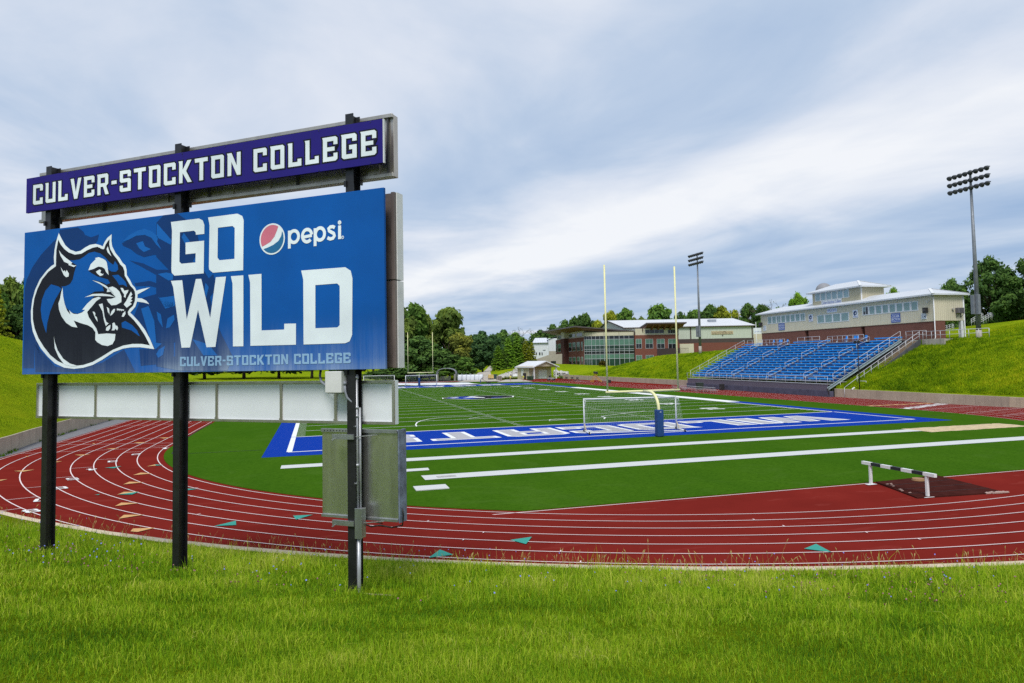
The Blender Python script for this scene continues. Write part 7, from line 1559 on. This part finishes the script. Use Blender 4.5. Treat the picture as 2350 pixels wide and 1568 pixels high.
def blades(name, x, y, h, wdt, g, m, lean=.45, tint=None, seg=2):
    z = zs_of(x, y); ok = ~np.isnan(z); x, y, z, h, wdt = x[ok], y[ok], z[ok], h[ok], wdt[ok]; n = len(x); tint = (g.random(n) if tint is None else tint[ok])
    th = g.uniform(0, 6.283, n); dx, dy = np.cos(th), np.sin(th); ph = g.uniform(0, 6.283, n); ln = h*np.abs(g.normal(0, lean, n)); lx, ly = np.cos(ph)*ln, np.sin(ph)*ln
    V = np.empty((n, 5, 3)); w2 = wdt/2
    V[:, 0] = np.stack([x-dx*w2, y-dy*w2, z-.01], 1); V[:, 1] = np.stack([x+dx*w2, y+dy*w2, z-.01], 1)
    mx_, my_, mz_ = x+lx*.35, y+ly*.35, z+h*.58
    V[:, 2] = np.stack([mx_+dx*w2*.8, my_+dy*w2*.8, mz_], 1); V[:, 3] = np.stack([mx_-dx*w2*.8, my_-dy*w2*.8, mz_], 1); V[:, 4] = np.stack([x+lx, y+ly, z+h*np.clip(1-.35*(ln/h)**2, .5, 1)], 1)
    me = bpy.data.meshes.new(name); me.vertices.add(n*5); me.vertices.foreach_set('co', V.reshape(-1)); base = np.arange(n)*5
    li = np.stack([base, base+1, base+2, base+3, base+3, base+2, base+4], 1).reshape(-1); me.loops.add(n*7); me.loops.foreach_set('vertex_index', li); me.polygons.add(n*2)
    ls = np.stack([np.arange(n)*7, np.arange(n)*7+4], 1).reshape(-1); me.polygons.foreach_set('loop_start', ls); me.polygons.foreach_set('loop_total', np.tile([4, 3], n))
    at = me.attributes.new('tint', 'FLOAT', 'POINT'); at.data.foreach_set('value', np.repeat(tint, 5).astype(np.float32)); me.materials.append(m); me.update(calc_edges=True)
    o_ = bpy.data.objects.new(name, me); C.objects.link(o_); return o_
def wall_t(x, y): return np.hypot(x-CX, y-CYN)-42.25
g = np.random.default_rng(41)
NB = 420000
r_ = 2.2*np.exp(g.random(NB)*math.log(24/2.2)); a_ = YAW+g.uniform(-.86, .86, NB)
x = CAM[0]+r_*np.sin(a_); y = CAM[1]+r_*np.cos(a_); t_ = wall_t(x, y); ok = (t_ > .22) & (t_ < 14.6)
x, y, t_, r_ = x[ok], y[ok], t_[ok], r_[ok]
BX, BY = 2.72, -33.05; bare = ((x-BX)*.96-(y-BY)*.28)**2/.42**2+((x-BX)*.28+(y-BY)*.96)**2/.20**2 < 1
ok = ~bare | (g.random(len(x)) < .22); x, y, t_, r_ = x[ok], y[ok], t_[ok], r_[ok]; n = len(x)
tall = np.clip((5.2-t_)/2.6, 0, 1); patch = .5+.5*np.sin(x*1.3+np.sin(y*.9)*2)*np.sin(y*1.1+x*.4)
h = (.055+.05*g.random(n))*(1-tall)+(.13+.13*g.random(n))*tall; h *= (.8+.45*patch)*(.35+.65*np.clip((t_-.3)/1.0, 0, 1)); wd_ = (.0036+.0032*g.random(n))*np.clip(r_/7, .75, 2.2)
p2_ = np.sin(x*.55+1.3*np.sin(y*.4)+.7)*np.sin(y*.62+np.sin(x*.3)*1.5); p3_ = np.sin(x*2.3+np.sin(y*1.9)*1.4)*np.sin(y*2.7+np.sin(x*1.7)); h = h*(1+.30*p3_); tint = np.clip(.44+.20*(patch-.5)+.15*p2_+.17*p3_+g.normal(0, .25, n)+.13*tall-.03, 0, 1)
lo_ = g.random(n) < .03; h = np.where(lo_, h*1.9, h)
tag(blades('lawn_grass', x, y, h, wd_, g, NEARG, .75, tint), 'short and long green grass covering the near bank', 'grass', None, 'stuff')
# stems with seed heads, flowers
def scatter(n, t0, t1, amax=.75):
    a_ = YAW+g.uniform(-amax, amax, n*6); r_ = g.uniform(7, 26, n*6); x = CAM[0]+r_*np.sin(a_); y = CAM[1]+r_*np.cos(a_); t_ = wall_t(x, y); ok = (t_ > t0) & (t_ < t1); return x[ok][:n], y[ok][:n]
x, y = scatter(1150, .05, 1.5); z = zs_of(x, y); b = MB()
for xx, yy, zz in zip(x, y, z):
    if zz != zz: continue
    hh = random.uniform(.12, .40)**1.0*(1.5 if random.random() < .06 else 1); lx, ly = random.gauss(0, .10), random.gauss(0, .10); p0, p1, p2 = (xx, yy, zz), (xx+lx*.4, yy+ly*.4, zz+hh*.6), (xx+lx, yy+ly, zz+hh)
    b.tube([p0, p1, p2], [.0022, .0020, .0014], 3, caps=False)
    if random.random() < .7: b.tube([p2, (xx+lx*1.1, yy+ly*1.1, zz+hh+.035), (xx+lx*1.25, yy+ly*1.25, zz+hh+.07)], [.003, .0075, .002], 4, caps=False)
tag(b.build('dry_grass_stems', DRYM), 'tan dry grass stems with seed heads along the wall top', 'grass', None, 'stuff')
b = MB(); x, y = scatter(420, .3, 4.6); z = zs_of(x, y)
for xx, yy, zz in zip(x, y, z):
    if zz != zz or random.random() > .35+.65*max(0, math.sin(xx*.8+1)*math.sin(yy*.7)): continue
    hh = random.uniform(.16, .42); c_ = Vector((xx+random.gauss(0, .03), yy+random.gauss(0, .03), zz+hh)); rd = random.uniform(.010, .018); tl_ = Vector((random.gauss(0, .5), random.gauss(-.7, .4), .8)).normalized(); s_ = tl_.orthogonal().normalized(); u_ = tl_.cross(s_)
    ring_ = []
    for k_ in range(20): th = 2*math.pi*k_/20; rr_ = rd*(1.0 if k_ % 2 else .62); ring_.append(tuple(c_+s_*math.cos(th)*rr_+u_*math.sin(th)*rr_+tl_*.004))
    b.add([tuple(c_)]+ring_, [(0, 1+k_, 1+(k_+1) % 20) for k_ in range(20)], 0); b.tube([(xx, yy, zz), tuple(c_)], .0016, 3, 1, caps=False)
FLB = mat('chicory_blue', (.20, .24, .66), .7, .15, 9); STEMG = mat('stem_green', (.09, .15, .03), .7, .2, 5); CLV = mat('clover_pink', (.36, .15, .19), .8, .3, 30); CLB = mat('clover_brown', (.11, .05, .03), .8, .3, 30)
tag(b.build('wildflowers', [FLB, STEMG], recalc=False), 'small blue wildflowers scattered in the long grass', 'flowers', None, 'stuff')
b = MB(); x, y = scatter(1100, .3, 4.8); z = zs_of(x, y)
for xx, yy, zz in zip(x, y, z):
    if zz != zz or random.random() > .45+.55*math.sin(xx*.6+yy*.5): continue
    hh = random.uniform(.12, .27); rd = random.uniform(.008, .014); mi = 0 if random.random() < .6 else 2
    b.tube([(xx, yy, zz+hh-rd), (xx, yy, zz+hh-rd*.5), (xx, yy, zz+hh+rd*.5), (xx, yy, zz+hh+rd)], [rd*.4, rd, rd*.9, rd*.3], 6, mi); b.tube([(xx, yy, zz), (xx, yy, zz+hh-rd)], .0014, 3, 1, caps=False)
tag(b.build('clover_heads', [CLV, STEMG, CLB], recalc=False), 'pink and brown clover heads in the long grass', 'flowers', None, 'stuff')
# rough grass on the hills
def hill_patch(name, label, fx_, n, hmin, hmax, wd):
    x, y = fx_(n); d_ = np.hypot(x-CAM[0], y-CAM[1]); h = g.uniform(hmin, hmax, len(x)); patch = .5+.5*np.sin(x*.5+np.sin(y*.31)*2)*np.sin(y*.43+x*.2)
    tag(blades(name, x, y, h*(.6+.7*patch), wd*g.uniform(.6, 1.3, len(x))*np.clip(d_/60, .5, 2.2), g, HILLB, .5, np.clip(.40+.25*(patch-.5)+.22*np.sin(x*.17+1.2*np.sin(y*.11)+1)*np.sin(y*.21+np.sin(x*.13))+.24*np.sin(x*1.7+2*np.sin(y*.8))*np.sin(y*1.3+1.5*np.sin(x*.9))+g.normal(0, .17, len(x)), 0, 1)), label, 'grass', None, 'stuff')
hill_patch('hill_grass', 'rough bright grass on the slope right of the bleachers', lambda n: (66.15+36*g.random(n)**1.15, -4+33*g.random(n)), 150000, .12, .34, .035)
def farh(n): y = 66.5+86*g.random(n); return 70.6+26*g.random(n)**1.3, y
hill_patch('hill_grass', 'rough grass on the hill below the brick hall', farh, 80000, .12, .32, .045)
hill_patch('hill_grass', 'mown grass on the hill left of the track', lambda n: (-19.7-30*g.random(n), 2+120*g.random(n)**1.3), 90000, .05, .16, .035)
b = MB(); wr = random.Random(5)                                # weeds along the left wall foot
for i in range(260):
    k_ = wr.random(); yy = 6+50*k_; xx = float(np.interp(yy, [5.9, 9, 14, 22, 34, 60], [-17.8, -18.25, -18.75, -19.15, -19.4, -19.4]))+wr.uniform(.02, .35)
    if math.sin(yy*.9)+math.sin(yy*.37) < -.1: continue
    for j in range(5): th = wr.uniform(0, 6.28); hh = wr.uniform(.06, .22); b.add([(xx-.02, yy, -.02), (xx+.02, yy, -.02), (xx+math.cos(th)*.1, yy+math.sin(th)*.1, hh)], [(0, 1, 2)])
tag(b.build('wall_weeds', HILLB, recalc=False), 'weeds growing along the foot of the left concrete wall', 'weeds', None, 'stuff')

b = MB(); vs = [(BX, BY, ground_z(BX, BY)+.012)]
for i in range(22):
    th = 2*math.pi*i/22; k_ = random.uniform(.8, 1.15); u_, v_ = .46*k_*math.cos(th), .22*k_*math.sin(th); xx, yy = BX+u_*.96+v_*.28, BY-u_*.28+v_*.96; vs.append((xx, yy, ground_z(xx, yy)+.010))
b.add(vs, [(0, 1+i, 1+(i+1) % 22) for i in range(22)]); struct(b.build('bare_soil', mat('soil_tan', (.34, .26, .14), .95, .3, 9, .8)))
